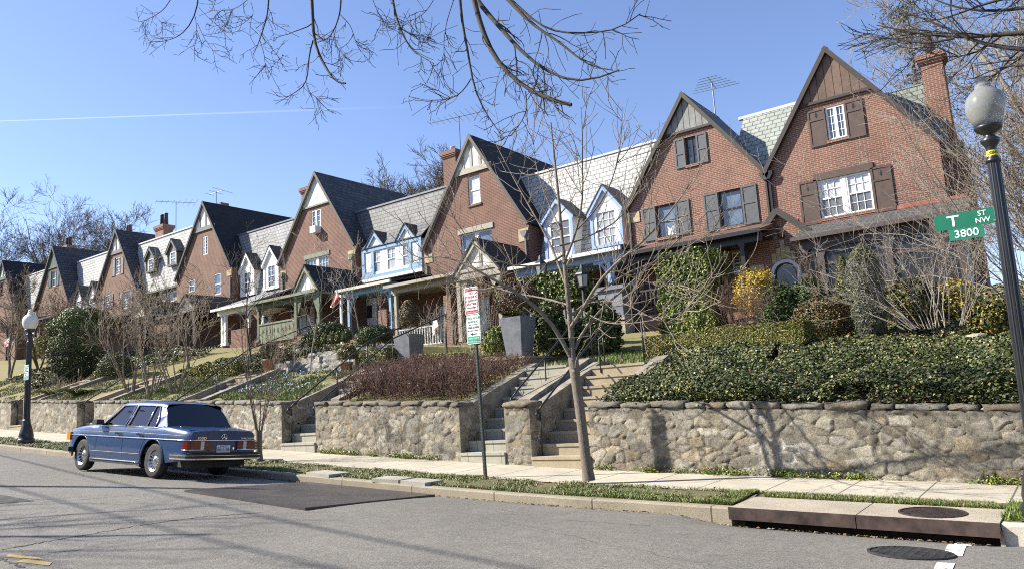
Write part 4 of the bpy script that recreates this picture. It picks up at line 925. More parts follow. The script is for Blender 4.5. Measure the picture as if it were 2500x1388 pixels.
# white bird decal in the left window
pb=P(1638,565,YF+.1); s=.26; k=MB(); poly=[(0,-.9),(.25,-.75),(.55,-.8),(.75,-.5),(.6,-.3),(.35,-.45),(.25,-.1),(.75,.9),(.3,.75),(0,.3),(-.15,.5),(-.55,.8),(-.35,.3),(-.45,.0),(-.5,-.4),(-.25,-.7)]
k.add([(pb.x+x*s,YF+.118,pb.z+z*s) for x,z in poly],[tuple(range(len(poly)))]); k.build('bird_decal',M['white'],g1)
downspout(g1,-7.90,YF-.02,4.6,7.05,M['black']); downspout(g1,-13.36,YF-.02,5.2,6.9,M['dbrown'],False)
k=MB(); k.box(-13.45,-12.95,YF-.03,YF-.003,6.55,6.95); k.box(o2[0]+.1,og[1]+.25,YF-.03,YF-.003,og[3]+.02,og[3]+.5); k.build('accent_stones',M['sand'],g1)
yp=23.9; ze=P(1700,590,yp).z; zfl=2.72
porch(g1,-12.5,-7.75,yp,zfl,ze,P(1740,562,YF).z-.1,M['copper'],M['black'],[-12.3,-10.0,-8.4],bracket=None,railm=M['dbrown'],rail=[(-12.3,-11.0)])
door(g1,-11.4,zfl,YF,M['doord'])
# --- dormer house with periwinkle trim
YD=26.6
d1b,d1t,d1y=P(1400,652,YD).z,10.25,28.0
s1=lambda z:YD+(z-d1b)/(d1t-d1b)*(d1y-YD)
x0,x1=-18.17,-13.46
d1=mansard_house('row_house','pale slate dormer house with periwinkle blue porch and window trim',x0,x1,YD,1.9,d1b,d1y,d1t,M['brick'],M['slate_white'],M['periwinkle'])
dormer(d1,(1357,482),(1322,540),(1402,522),(1372,636),26.3,s1,M['stucco'],M['periwinkle'],M['slate_dark'],((1340.5,543),(1397,615)),M['white'],M['paneg'],2,2,.13)
dormer(d1,(1473.6,449),(1434,520),(1522,505),(1480,604),26.3,s1,M['stucco'],M['periwinkle'],M['slate_dark'],((1452,520),(1509,594)),M['white'],M['panel'],3,2,.13)
yp=23.7; ze=P(1410,625,yp).z; zfl=2.85
porch(d1,-17.3,-12.6,yp,zfl,ze,d1b+.25,M['shingle'],M['periwinkle'],[-17.1,-13.2],yw=YD+.3,bracket=M['periwinkle'],railm=M['flash'],gx=M['white'])
window(d1,(-15.6,-14.5,zfl+.5,zfl+1.9),YD-.02,M['white'],M['pane'],'dh',2,2,rec=.0); door(d1,-13.9,zfl,YD+.03,M['doord'])
k=MB(); k.box(-17.25,-12.7,yp-.08,yp+.02,zfl+.82,zfl+.95); k.box(-17.2,-12.75,yp-.02,yp+.02,zfl-.1,zfl+.1)
for i in range(12): xx=-17.1+i*.38; k.box(xx-.04,xx+.04,yp-.03,yp+.01,zfl+.1,zfl+.82)
k.build('porch_railing',M['lead'],d1)
b=MB(); b.box(-13.6,-12.55,yp-.35,yp+.5,zfl-1.3,zfl-.1); b.build('porch_pier',M['limestone'],d1); b=MB(); b.box(-13.55,-12.6,yp-.3,yp+.45,zfl-.1,zfl+.85); b.box(-13.65,-12.5,yp-.38,yp+.5,zfl+.85,zfl+.98); b.build('pier_cap',M['lead'],d1)
# --- tan half-timbered gable
oa=ext((1141,433),(1173.6,494.5),YF); ob=ext((1124,574),(1201.8,600),YF); ob=(ob[0],ob[1],ob[3]-1.45,ob[3])
g2=gable_house('row_house','brick row house with tan and white half-timbered gable and entry porch',-24.3,-18.17,7.45,7.6,-21.05,12.18,1.9,M['brick2'],M['slate_black'],M['tan'],M['stucco'],P(1154,421,26).z,[oa,ob],timber=(.3,.5,.72),rakew=.06)
window(g2,oa,YF,M['white'],M['panew'],'dh',1,0,sill=M['brick2'],rec=.06); window(g2,ob,YF,M['white'],M['paneb'],'dh',1,0,pair=True,head=M['tan'],rec=.08)
downspout(g2,-18.35,YF-.02,5.2,6.9,M['greytrim']); downspout(g2,-24.1,YF-.02,5.2,6.6,M['greytrim'],False)
k=MB(); k.box(-24.25,-23.75,YF-.03,YF-.003,6.7,7.1); k.box(-18.72,-18.2,YF-.03,YF-.003,6.75,7.3); k.build('accent_stones',M['sand'],g2)
c=P(1105,372,28.5); chimney(g2,c.x-.42,c.x+.42,28.2,28.9,8,c.z,M['brick2'],1,M['cream'],ph=.3)
yp=23.5; ze=P(1050,680,yp).z; zfl=2.55
porch(g2,-24.0,-18.0,yp,zfl,ze,5.75,M['shingle'],M['tan'],[-23.8],rail=[(-23.7,-21.2)],railm=M['flash'],floorm=M['brick2'])
entry_gable(g2,(1158,581),(1112,668),(1222,651),23.2,M['tan'],M['stucco'],M['slate_black'],zfl,M['tan'],timber=(.33,.58))
door(g2,-19.6,zfl,YF,M['doord']); window(g2,(-23.4,-22.6,zfl+.5,zfl+2.0),YF-.06,M['white'],M['pane'],'dh',2,2,rec=0); window(g2,(-21.6,-20.5,zfl+.3,zfl+2.1),YF-.06,M['white'],M['paneg'],'dh',2,2,rec=0)
k=MB()
for i in range(9): k.box(-18.9+i*.085,-18.885+i*.085,yp+.2,yp+.225,zfl-.2,zfl+1.3)
for i in range(16): k.box(-18.92,-18.18,yp+.226,yp+.24,zfl-.2+i*.1,zfl-.17+i*.1)
k.build('lattice_screen',M['copper'],g2)
b=MB(); b.box(-20.9,-20.5,yp-.1,yp+.3,zfl-.9,zfl+2.0); b.build('brick_pier',M['brick2'],g2)
# --- light blue bay house
d2b=P(960,610,YD).z; d2t,d2y=10.6,27.3; s2=lambda z:YD+(z-d2b)/(d2t-d2b)*(d2y-YD)
x0,x1=-29.02,-24.3
d2=mansard_house('row_house','grey slate row house with light blue framed bay of three windows',x0,x1,YD,1.9,d2b-.6,d2y,d2t,M['brick2'],M['slate_mid'],M['bluetrim'])
yb=26.1; TL=P(885,617,yb); BR=P(1031,650,yb); bx0,bx1=TL.x,BR.x; bzt=P(957,598,yb).z; bzb=P(957,669,yb).z
wins=[ext((906.4,613),(931.5,672),yb),ext((943.3,602.3),(968.4,661.3),yb),ext((980.5,591.8),(1006.2,653.8),yb)]
wins=[(w[0],w[1],bzb+.22,bzt-.12) for w in wins]
b=MB(); wall_mesh(b,[(bx0,bzb),(bx1,bzb),(bx1,bzt),(bx0,bzt)],wins,yb,.1); b.quad((bx0,YD+.4,bzb),(bx0,yb,bzb),(bx0,yb,bzt),(bx0,YD+.4,bzt)); b.quad((bx1,yb,bzb),(bx1,YD+.4,bzb),(bx1,YD+.4,bzt),(bx1,yb,bzt)); bay=b.build('window_bay',M['stucco'],d2)
k=MB(); k.box(bx0-.03,bx1+.03,yb-.05,yb-.003,bzt-.1,bzt+.12); k.box(bx0-.05,bx1+.05,yb-.07,yb-.003,bzb-.02,bzb+.14,)
for x in(bx0+.07,bx0+.75,bx1-.75,bx1-.07): k.box(x-.1,x+.1,yb-.045,yb-.003,bzb+.14,bzt-.1)
for x in(bx0+.4,bx1-.4): k.box(x-.25,x+.25,yb-.042,yb-.003,bzb+.14,bzb+.32)
k.build('bay_trim',M['bluetrim'],bay); 
k=MB(); k.box(bx0-.05,bx1+.05,yb-.08,yb+.1,bzb-.16,bzb-.021); k.build('bay_sill',M['white'],bay)
for w in wins: window(bay,w,yb,M['white'],M['panel'],'dh',2,2,lower=0,rec=.0)
for ap,l,r_ in(((917,562),(896,614),(938,598)),((991,544),(970,592),(1015,577))):
    A=P(*ap,yb);L=P(*l,yb);Q=P(*r_,yb); xa=(L.x+Q.x)/2; ze=bzt+.1
    k=MB(); k.prism([(L.x,ze),(Q.x,ze),(xa,A.z-.1)],'y',yb-.02,yb+.03); pg=k.build('bay_gable',M['stucco'],bay)
    k=MB(); f=MB()
    for ex in(L.x,Q.x):
        k.add([(ex-.05*(1 if ex<xa else -1),yb-.1,ze),(xa,yb-.1,A.z-.05),(xa,yb-.1,A.z-.3),(ex+(.14 if ex<xa else -.14),yb-.1,ze)]+[(ex-.05*(1 if ex<xa else -1),yb-.022,ze),(xa,yb-.022,A.z-.05),(xa,yb-.022,A.z-.3),(ex+(.14 if ex<xa else -.14),yb-.022,ze)],[(0,1,2,3),(7,6,5,4),(0,4,5,1),(2,6,7,3),(1,5,6,2),(3,7,4,0)])
        vs=[(ex-.1*(1 if ex<xa else -1),yb-.14,ze-.02),(xa,yb-.14,A.z),(xa,s2(A.z)+.3,A.z),(ex-.1*(1 if ex<xa else -1),s2(ze)+.3,ze-.02)]
        f.add(vs+[(v[0],v[1],v[2]-.05) for v in vs],[(0,1,2,3),(7,6,5,4),(0,4,5,1),(2,6,7,3),(1,5,6,2),(3,7,4,0)])
    k.build('gable_trim',M['bluetrim'],pg); f.build('gable_roof',M['slate_dark'],pg)
r=MB(); r.slab([(bx0-.1,yb-.1,bzt+.1),(bx1+.1,yb-.1,bzt+.1),(bx1+.1,s2(bzt+.9),bzt+.9),(bx0-.1,s2(bzt+.9),bzt+.9)],.05); r.build('bay_roof',M['slate_mid'],bay)
yp=23.7; ze=P(895,697,yp).z; zfl=3.55
porch(d2,P(838,712,yp).x,P(962,684,yp).x,yp,zfl,ze,6.35,M['shingle'],M['bluetrim'],[P(846,720,yp).x+.1,P(955,690,yp).x-.12],yw=YD+.2,bracket=M['bluetrim'],gx=M['cream'])
downspout(d2,P(835,720,yp).x-.02,yp+.0,zfl-.6,ze-.2,M['white'],False,.1)
door(d2,P(902,760,YD).x,zfl,YD+.03,M['door'])
b=MB(); b.box(P(925,700,yp).x,P(945,700,yp).x,yp-.1,yp+.3,zfl-1,zfl+.9); b.build('brick_pier',M['brick2'],d2)
# --- sage gable
oa=ext((759.7,516),(783.9,566),YF); ob=ext((747,637.8),(801.8,640),YF); ob=(ob[0],ob[1],P(775,628,YF).z-1.4,P(775,628,YF).z)
g3=gable_house('row_house','brick row house with pale sage board gable and sage green porch',-35.26,-29.02,8.5,8.55,-31.95,12.99,2.6,M['brick2'],M['slate_dark'],M['sagepale'],M['board_sage'],P(774,503,26).z,[oa,ob],rakew=.05)
window(g3,oa,YF,M['white'],M['paneb'],'case',1,4,rec=.02); window(g3,ob,YF,M['white'],M['paneb'],'dh',3,2,pair=True,head=M['sagepale'],rec=.04)
k=MB(); k.box(oa[1]-.5,oa[1]-.05,YF-.35,YF+.02,oa[2]-.05,oa[2]+.32); k.build('air_conditioner',M['white'],g3)
downspout(g3,-29.25,YF-.02,6.3,7.7,M['sage']); downspout(g3,-35.0,YF-.02,6.3,7.6,M['sage'])
k=MB(); k.box(-35.2,-34.75,YF-.03,YF-.003,7.7,8.0); k.box(-29.6,-29.05,YF-.03,YF-.003,7.75,8.2); k.build('accent_stones',M['sand'],g3)
r=MB(); r.slab([(-30.8,28.3,11.0),(-28.6,28.3,10.9),(-28.6,32,11.6),(-30.8,32,11.6)],.06); r.build('rear_dormer_roof',M['flash'],g3)
c=P(752,455,28); chimney(g3,c.x-.25,c.x+.3,27.7,28.2,9,c.z-.15,M['brick'],0)
yp=23.4; ze=P(690,726,yp).z; zfl=3.85
porch(g3,P(625,742,yp).x,P(780,700,yp).x,yp,zfl,ze,6.5,M['shingle'],M['sage'],[P(628,760,yp).x+.05],bracket=M['sage'],gx=M['sagepale'])
entry_gable(g3,(747,645),(717,713),(780,701),23.2,M['sagepale'],M['board_sage'],M['slate_black'],zfl,M['sage'])
pa,pb=P(632,800,yp).x,P(716,780,yp).x
k=MB(); n=int((pb-pa)/.3)
for i in range(n):
    a_,c_=pa+(pb-pa)*i/n,pa+(pb-pa)*(i+1)/n; k.box(a_+.012,c_-.012,yp+.02,yp+.05,zfl-.08,zfl+.82)
k.box(pa,pb,yp-.02,yp+.09,zfl+.821,zfl+.9); bal=k.build('balustrade',M['sagepale'],g3)
k=MB()
for i in range(1,n):
    xx=pa+(pb-pa)*(i)/n; k.prism([(xx,zfl+.62),(xx+.05,zfl+.52),(xx+.03,zfl+.38),(xx-.03,zfl+.38),(xx-.05,zfl+.52)],'y',yp+.012,yp+.018)
k.build('cutout',M['interior'],bal)  # dark raised shapes stand in for shade in the balustrade openings
door(g3,P(752,740,YF).x,zfl,YF,M['door']); window(g3,(-34.3,-33.0,zfl+.7,zfl+2.1),YF-.06,M['cream'],M['pane'],'dh',3,3,rec=0)
# --- white dormer house
d3b=P(640,722,YD).z; d3t,d3y=11.34,27.4; s3=lambda z:YD+(z-d3b)/(d3t-d3b)*(d3y-YD); x0,x1=-39.9,-35.26
d3=mansard_house('row_house','blue-grey slate row house with two white dormers and white porch',x0,x1,YD,2.8,d3b,d3y,d3t,M['brick2'],M['slate_grey'],M['white'])
dormer(d3,(603.9,615.4),(584.5,662),(624,656),(603,722),26.45,s3,M['stucco'],M['white'],M['slate_dark'],((594.8,665.9),(613.5,712.8)),M['white'],M['paneg'],2,2,.14)
dormer(d3,(662.9,597.8),(641,646),(683,637),(663,706),26.45,s3,M['stucco'],M['white'],M['slate_dark'],((653.2,649.2),(672.8,697.6)),M['white'],M['paneb'],2,2,.14)
yp=23.7; ze=P(575,747,yp).z; zfl=4.0
porch(d3,P(532,757,yp).x,P(622,737,yp).x,yp,zfl,ze,d3b+.25,M['slate_grey'],M['white'],[P(541,770,yp).x,P(546,770,yp).x+.1,P(605,760,yp).x],yw=YD+.25)
b=MB(); b.box(P(566,800,yp).x,P(610,790,yp).x,yp-.05,yp+.2,zfl-.9,zfl+.75); b.build('brick_pier',M['brick2'],d3)
door(d3,-37.5,zfl,YD+.03,M['door'])
# --- dark half timbered gable
oa=ext((494.2,578.7),(506.6,620.5),YF); ob=ext((461,685.3),(475.5,709.8),YF); oc=ext((523,669.5),(539.5,716.4),YF)
g4=gable_house('row_house','brick row house with grey-striped white gable and plain black roof',-45.99,-39.9,9.16,9.16,-42.8,13.62,3.2,M['brick3'],M['slate_black'],M['greytrim'],M['stucco'],P(500,563,26).z,[oa,ob,oc],timber=(.12,.35,.6,.85),rakew=.06)
window(g4,oa,YF,M['white'],M['paneb'],'case',1,5,rec=.02); window(g4,ob,YF,M['white'],M['paneb'],'dh',1,0,rec=.02); window(g4,oc,YF,M['white'],M['paneb'],'dh',1,0,rec=.02)
k=MB(); k.box(-40.4,-39.92,YF-.03,YF-.003,8.5,8.85); k.build('accent_stones',M['sand'],g4); downspout(g4,-40.0,YF-.02,6.6,8.4,M['greytrim'],False)
r=MB(); r.slab([(-41.6,28.6,11.6),(-39.4,28.6,11.5),(-39.4,32,12.1),(-41.6,32,12.1)],.06); r.build('rear_dormer_roof',M['flash'],g4)
c=P(523,494,28); chimney(g4,c.x+.1,c.x+.5,28.2,28.6,10,c.z-.1,M['brick'],0)
yp=23.6; zfl=4.3; porch(g4,-45.2,-40.2,yp,zfl,P(500,752,yp).z,7.0,M['shingle'],M['dbrown'],[-45,-42.5,-40.4]); entry_gable(g4,(458,716),(434,753),(477,744),23.2,M['greytrim'],M['stucco'],M['slate_black'],zfl,M['dbrown'],timber=(.3,.6))
# --- two olive dormers
ze4=P(390,679,26.4).z; d4t,d4y=12.7,27.9; YD4=26.6; s4=lambda z:YD4+(z-ze4)/(d4t-ze4)*(d4y-YD4)
yt4=26.9; s4=lambda z:26.45+(z-ze4)/(d4t-ze4)*(yt4+.05-26.45)
x0,x1=-50.85,-45.99
oa=ext((355.2,703),(372,729),26.6); ob=ext((407.6,689.8),(424.5,729),26.6); oa=(oa[0],oa[1],oa[3]-1.35,oa[3]-.05); ob=(ob[0],ob[1],ob[3]-1.35,ob[3]-.05)
d4=mansard_house('row_house','pale slate row house with two olive dormers and double-pot chimney',x0,x1,26.55,3.6,ze4,yt4+.05,d4t,M['brick3'],M['slate_white'],M['olive'],[oa,ob],below=True)
for o in(oa,ob):
    window(d4,o,26.6,M['white'],M['paneg'],'dh',2,2,rec=.05)
    for a_,c_ in((o[0]-.5,o[0]-.02),(o[1]+.02,o[1]+.5)): shutter(d4,a_,c_,o[2],o[3],26.6,M['tan'],.5)
dormer(d4,(368.3,601.8),(354,634),(380,626),(368,664),26.3,s4,M['board_olive'],M['olive'],M['slate_mid'],((362.7,633.7),(373.9,659.9)),M['white'],M['paneb'],2,2,.12)
dormer(d4,(421.7,582),(407,617),(435,609),(421,648),26.3,s4,M['board_olive'],M['olive'],M['slate_mid'],((416,616.8),(428.2,644)),M['white'],M['paneb'],2,2,.12)
c=P(409,552,28.2); chimney(d4,c.x-.55,c.x+.55,27.6,28.3,12,c.z-.05,M['brick'],2,M['dbrown'],ph=.9)
yp=23.8; porch(d4,-50.6,-46.2,yp,4.5,P(390,748,yp).z,7.0,M['shingle'],M['dbrown'],[-50.4,-48.3,-46.4]); 
# --- next gable
oa=ext((282.4,630.5),(293.4,668),YF); ob=ext((256.5,721),(268,751.6),YF); oc=ext((301,709.8),(315.6,750),YF)
g5=gable_house('row_house','brick row house with mauve-trimmed striped white gable and mauve shutters',-57.0,-50.85,9.3,9.3,-53.9,13.9,3.8,M['brick3'],M['slate_dark'],M['greytrim'],M['stucco'],P(289,618,26).z,[oa,ob,oc],timber=(.25,.48,.72),rakew=.06)
M['mauve']=plain('mauve_shutter',(.21,.17,.165),.6)
for o in(oa,ob,oc):
    window(g5,o,YF,M['white'],M['paneb'] if o is oa else M['paneg'],'dh',2,3,rec=.02)
    for a_,c_ in((o[0]-.5,o[0]-.02),(o[1]+.02,o[1]+.5)): shutter(g5,a_,c_,o[2]-.05,o[3],YF,M['mauve'],.5)
downspout(g5,-51.0,YF-.02,6.8,8.7,M['olive']); c=P(317,552,29); chimney(g5,c.x-.3,c.x+.3,28.7,29.2,12,c.z-.55,M['brick'],2,M['brown'],ph=.6)
yp=23.8; porch(g5,-56.5,-51.2,yp,4.9,P(290,768,yp).z,7.3,M['shingle'],M['dbrown'],[-56.3,-51.4]); entry_gable(g5,(341.5,731),(327,764),(358,757),23.0,M['cream'],M['stucco'],M['slate_black'],4.9,M['dbrown'],timber=(.5,))
# --- two small white dormers
ze5=P(215,760,YD).z; d5t,d5y=13.1,27.3; s5=lambda z:YD+(z-ze5)/(d5t-ze5)*(d5y-YD)
d5=mansard_house('row_house','pale slate row house with two small white gabled dormers',-61.1,-57.0,YD,4.2,ze5,d5y,d5t,M['brick3'],M['slate_white'],M['olive'])
for ap,l,r_,wi in(((194.5,695.7),(183,731),(204,727),((187,734.6),(201,750))),((226.5,685.4),(213,726),(239,721),((219.6,727),(232.7,752.8)))):
    dormer(d5,ap,l,r_,((l[0]+r_[0])/2,762),26.2,s5,M['stucco'],M['dbrown'],M['slate_dark'],wi,M['white'],M['paneg'],2,2,.12)
porch(d5,-60.9,-57.2,23.8,5.1,8.1,8.6,M['shingle'],M['dbrown'],[-60.7,-57.4])
# --- green gable
oa=ext((126.8,662.2),(136.9,696.8),YF); oa=(oa[0],oa[1],oa[2],oa[3])
g6=gable_house('row_house','brick row house with dark green board gable and green shutters',-67.2,-61.1,9.8,9.8,-64.1,14.48,4.2,M['brick3'],M['slate_dark'],M['greentrim'],M['board_green'],P(132,654,26).z,[oa],rakew=.1)
window(g6,oa,YF,M['white'],M['paneb'],'dh',1,1,rec=.05)
for a_,c_ in((oa[0]-.5,oa[0]-.02),(oa[1]+.02,oa[1]+.5)): shutter(g6,a_,c_,oa[2],oa[3],YF,M['greentrim'],.5)
c=P(168,592,29.5); chimney(g6,c.x-.5,c.x+.5,29.2,29.8,12,c.z-.35,M['brick'],2,M['dbrown'],ph=.8); porch(g6,-66.9,-61.4,23.8,5.3,8.3,8.9,M['shingle'],M['dbrown'],[-66.7,-61.6])
d6=mansard_house('row_house','pale slate roofed row house seen through bare branches at far left',-71.0,-67.2,YD,4.4,8.2,27.3,13.4,M['brick3'],M['slate_white'],M['olive'])
oa=ext((1.5,690),(8.6,720),YF)
g7=gable_house('row_house','farthest brick row house with white half-timbered gable at left edge',-77.1,-71.0,10.2,10.2,-74.0,14.93,4.6,M['brick3'],M['slate_black'],M['greentrim'],M['stucco'],P(12,681,26).z,[oa],timber=(.3,.55,.8))
window(g7,oa,YF,M['dbrown'],M['pane'],'dh',1,1,rec=.05); c=P(40,640,29.5); chimney(g7,c.x-.7,c.x+.7,29.2,29.8,12,c.z-.3,M['brick'],3,M['terracotta'],ph=.35)
# --- aerials and roof bits
antenna('roof_antenna','tall tv antenna with long crossed rods above the grey board gable',(1738,200),28.6,9.8,R(100),6,1.5)
antenna('roof_antenna','flat tv antenna on the chimney of the tan half-timbered house',(1120,283),28.4,11.3,R(20),11,3.2)
antenna('roof_antenna','cross-shaped tv antenna beside the double-pot chimney',(430,492),28.2,12.4,R(70),8,2.6)
antenna('roof_antenna','small bent antenna on the ridge of the plain black roof',(528,468),27.6,13.1,R(10),3,1.2)
# ---------------- the parked car ----------------
def carpaint():
    m,N,L,b=nmat('blue_metallic_paint'); b.inputs['Metallic'].default_value=.2; b.inputs['Roughness'].default_value=.4; b.inputs['Specular IOR Level'].default_value=.3; b.inputs['Coat Weight'].default_value=.55; b.inputs['Coat Roughness'].default_value=.05
    g=N.new('ShaderNodeNewGeometry'); n=N.new('ShaderNodeTexNoise'); n.inputs['Scale'].default_value=3; n.inputs['Detail'].default_value=8; L.new(g.outputs['Position'],n.inputs['Vector'])
    mx=N.new('ShaderNodeMix'); mx.data_type='RGBA'; mx.inputs[6].default_value=(.009,.034,.098,1); mx.inputs[7].default_value=(.013,.045,.128,1); L.new(n.outputs[0],mx.inputs[0]); L.new(mx.outputs[2],b.inputs['Base Color'])
    r=N.new('ShaderNodeMapRange'); r.inputs[3].default_value=.03; r.inputs[4].default_value=.16; L.new(n.outputs[0],r.inputs[0]); L.new(r.outputs[0],b.inputs['Coat Roughness'])
    return m
def carglass(nm='car_glass',tr=.26,gl=.10):
    m,N,L,b=nmat(nm); out=[x for x in N if x.type=='OUTPUT_MATERIAL'][0]
    t=N.new('ShaderNodeBsdfTransparent'); t.inputs[0].default_value=(tr,tr*1.12,tr*1.08,1); g=N.new('ShaderNodeBsdfGlossy'); g.inputs['Roughness'].default_value=.03; g.inputs[0].default_value=(gl,gl,gl*1.05,1)
    f=N.new('ShaderNodeFresnel'); f.inputs[0].default_value=1.75; mx=N.new('ShaderNodeMixShader'); L.new(f.outputs[0],mx.inputs[0]); L.new(t.outputs[0],mx.inputs[1]); L.new(g.outputs[0],mx.inputs[2]); L.new(mx.outputs[0],out.inputs[0]); return m
M['paint']=carpaint(); M['cglass']=carglass(); M['cglass2']=carglass('car_side_glass',.4,.9)
M['rubber']=plain('black_rubber',(.018,.018,.019),.7,var=.2); M['tyre']=plain('tyre',(.022,.022,.022),.8,var=.25,scale=20)
M['tail_red']=plain('tail_lamp_red',(.13,.012,.007),.15,var=.1); M['amber']=plain('amber_lens',(.62,.24,.03),.15,var=.1); M['lens_white']=plain('white_lens',(.65,.62,.58),.15,var=.1)
M['alloy']=plain('alloy_wheel',(.55,.55,.56),.3,metal=.85,var=.1); M['seat']=plain('car_seat',(.035,.033,.032),.8)
M['carred']=M['tail_red']
def build_car():
    t=thing('parked_car','blue four-door vintage saloon with chrome trim parked at the kerb','car',(0,0,0))
    xr,xf=-1.11,3.60; WR=.318; arch=.395
    def sh(x): return np.interp(x,[-1.11,-.95,-.4,.6,2.0,2.6,3.2,3.5,3.6],[.850,.872,.925,.93,.925,.905,.85,.80,.77])
    def hw(x): return np.interp(x,[-1.11,-1.04,-.85,-.3,.6,2.2,2.9,3.4,3.55,3.6],[.755,.80,.825,.848,.862,.862,.848,.81,.78,.74])
    def bottom(x):
        z=np.interp(x,[-1.11,-.5,.4,2.4,3.6],[.36,.30,.235,.235,.34]); 
        for c in(0,2.795):
            d=abs(x-c)
            if d<arch: z=max(z,WR+math.sqrt(arch*arch-d*d)-.0)
        return z
    xs=np.unique(np.round(np.r_[np.linspace(xr,xf,60),np.linspace(-arch,arch,21),2.795+np.linspace(-arch,arch,21)],4))
    lv=[0,.12,.28,.45,.62,.78,.9,1.0]
    prof=lambda f:np.interp(f,[0,.25,.5,.8,.93,1],[-.03,-.004,.0,-.012,-.028,-.052])
    V=[];F=[];mi=[];nr=len(lv)+4
    for x in xs:
        zb,zs,w=bottom(x),float(sh(x)),float(hw(x)); zl=.235
        for f in lv:
            z=zb+(zs-zb)*f; ff=(z-zl)/(zs-zl); V.append((x,w+float(prof(ff)),z))
        for a,dz in((.90,.018),(.75,.032),(.4,.044),(0,.05)): V.append((x,w*a,zs+dz))
    n=len(xs); base=len(V)
    V=V+[(x,-y,z) for x,y,z in V]
    for i in range(n-1):
        for j in range(nr-1):
            xm_=(xs[i]+xs[i+1])/2
            if j>=len(lv)+0 and -.22<xm_<2.02: continue
            F.append((i*nr+j,i*nr+j+1,(i+1)*nr+j+1,(i+1)*nr+j)); F.append((base+i*nr+j,base+(i+1)*nr+j,base+(i+1)*nr+j+1,base+i*nr+j+1))
    for i in(0,n-1):
        ring_=[i*nr+j for j in range(nr)]+[base+i*nr+j for j in range(nr-2,-1,-1)]; F.append(tuple(ring_ if i else ring_[::-1]))
    b=MB(); b.add(V,F); body=b.build('body',M['paint'],t,True); sharp(body.data,40)
    # inner wheel wells and underside
    k=MB(); k.box(-1.0,3.5,-.62,.62,.22,.42); k.box(.42,2.38,-.84,.84,.205,.30)
    for c in(0,2.795):
        for s in(-1,1): k.box(c-.42,c+.42,s*.5,s*.62,.3,.80); k.box(c-.42,c+.42,s*.6,s*.80,.72,.78)
    k.build('underbody',M['rubber'],t)
    # wheel arch lips
    k=MB()
    for c in(0,2.795):
        for s in(-1,1): k.tube([(c+(arch+.004)*math.cos(a),s*(float(hw(c))-.012),WR+(arch+.004)*math.sin(a)) for a in np.linspace(-.1,math.pi+.1,18)],.018,6)
    k.build('arch_lip',M['paint'],body,True)
    # greenhouse
    zb=.925
    SB=lambda x:float(np.interp(x,[-.5,0,1,2.3],[.775,.80,.81,.80])); 
    st=lambda f,x:(x,SB(x)+(.615-SB(x))*f+.012*math.sin(f*3.14),zb+(1.375-zb)*f)
    k=MB(); rs=[(-.02,-.035),(.05,-.012),(.2,.0),(.6,.008),(1.0,.008),(1.4,.0),(1.56,-.014),(1.64,-.036)]
    cr=[(.655,1.325),(.64,1.36),(.595,1.392),(.45,1.415),(.2,1.428),(0,1.432)]
    v=[]
    for x,dz in rs:
        for y,z in cr: v.append((x-(.05 if x<.1 else 0)*(y/.6-.5) ,y,z+dz))
        for y,z in cr[-2::-1]: v.append((x-(.05 if x<.1 else 0)*(y/.6-.5),-y,z+dz))
    q=2*len(cr)-1; k.add(v,[(i*q+j,i*q+j+1,(i+1)*q+j+1,(i+1)*q+j) for i in range(len(rs)-1) for j in range(q-1)]); rf=k.build('roof',M['paint'],t,True)
    A0,A1=(2.12,zb),(1.60,1.335)           # windscreen edge at belt / roof
    C0,C1=(-.36,zb+.012),(.03,1.345)       # backlight edge
    def sp(x,z,o=0):
        f=(z-zb)/(1.375-zb); p=st(f,x); return (x,p[1]+o,z)
    k=MB(); g=MB(); ch=MB()
    fw=[(2.0,zb),(1.13,zb),(1.06,1.335),(1.53,1.335)]; rw=[(1.05,zb),(.02,zb),(.03,1.10),(.17,1.335),(.98,1.335)]
    for s in(1,-1):
        m=lambda p:(p[0],s*p[1],p[2])
        pl=lambda pts,mb,o=0: mb.add([m(sp(x,z,o)) for x,z in pts],[tuple(range(len(pts)))])
        pl([(2.12,zb),(2.0,zb),(1.53,1.335),(1.60,1.335)],k); pl([(1.13,zb),(1.05,zb),(.98,1.335),(1.06,1.335)],k)
        k.add([m(sp(.02,zb)),m(sp(.03,1.10)),m(sp(.17,1.335)),m((.03,.60,1.36)),m((-.14,.68,1.15)),m((-.30,.755,zb+.01))],[(0,1,4,5),(1,2,3,4)])
        pl(fw,g,-.012); pl(rw,g,-.012)
        for w_ in(fw,rw): ch.tube([m(sp(x,z,.004)) for x,z in w_+w_[:1]],.020,5)
        ch.tube([m(sp(.36,zb,.004)),m(sp(.33,1.335,.004))],.013,5); ch.tube([m(sp(2.1,zb-.01,.012)),m(sp(.0,zb-.01,.012)),m((-.29,.775,zb-.004))],.012,5)
        ch.tube([m((-.30,.752,zb+.012)),m((-.14,.68,1.15)),m((.03,.598,1.362))],.013,5)
    k.build('pillars',M['paint'],rf)
    bl=[]; 
    for i in range(9):
        y=-1+2*i/8; bl.append((-.30-.07*(1-y*y),y*.75,zb+.012))
    tp=[(.03-.03*(1-(-1+2*i/8)**2),(-1+2*i/8)*.6,1.36+.035*(1-(-1+2*i/8)**2)) for i in range(9)]
    md=[((a[0]+c[0])/2-.015,(a[1]+c[1])/2*1.01,(a[2]+c[2])/2+.015) for a,c in zip(bl,tp)]
    rg=MB(); v=bl+md+tp; rg.add(v,[(r_*9+i,r_*9+i+1,(r_+1)*9+i+1,(r_+1)*9+i) for r_ in range(2) for i in range(8)]); rg.build('rear_window',M['cglass'],t,True)
    ch.tube(bl,.013,5); ch.tube(tp,.013,5)
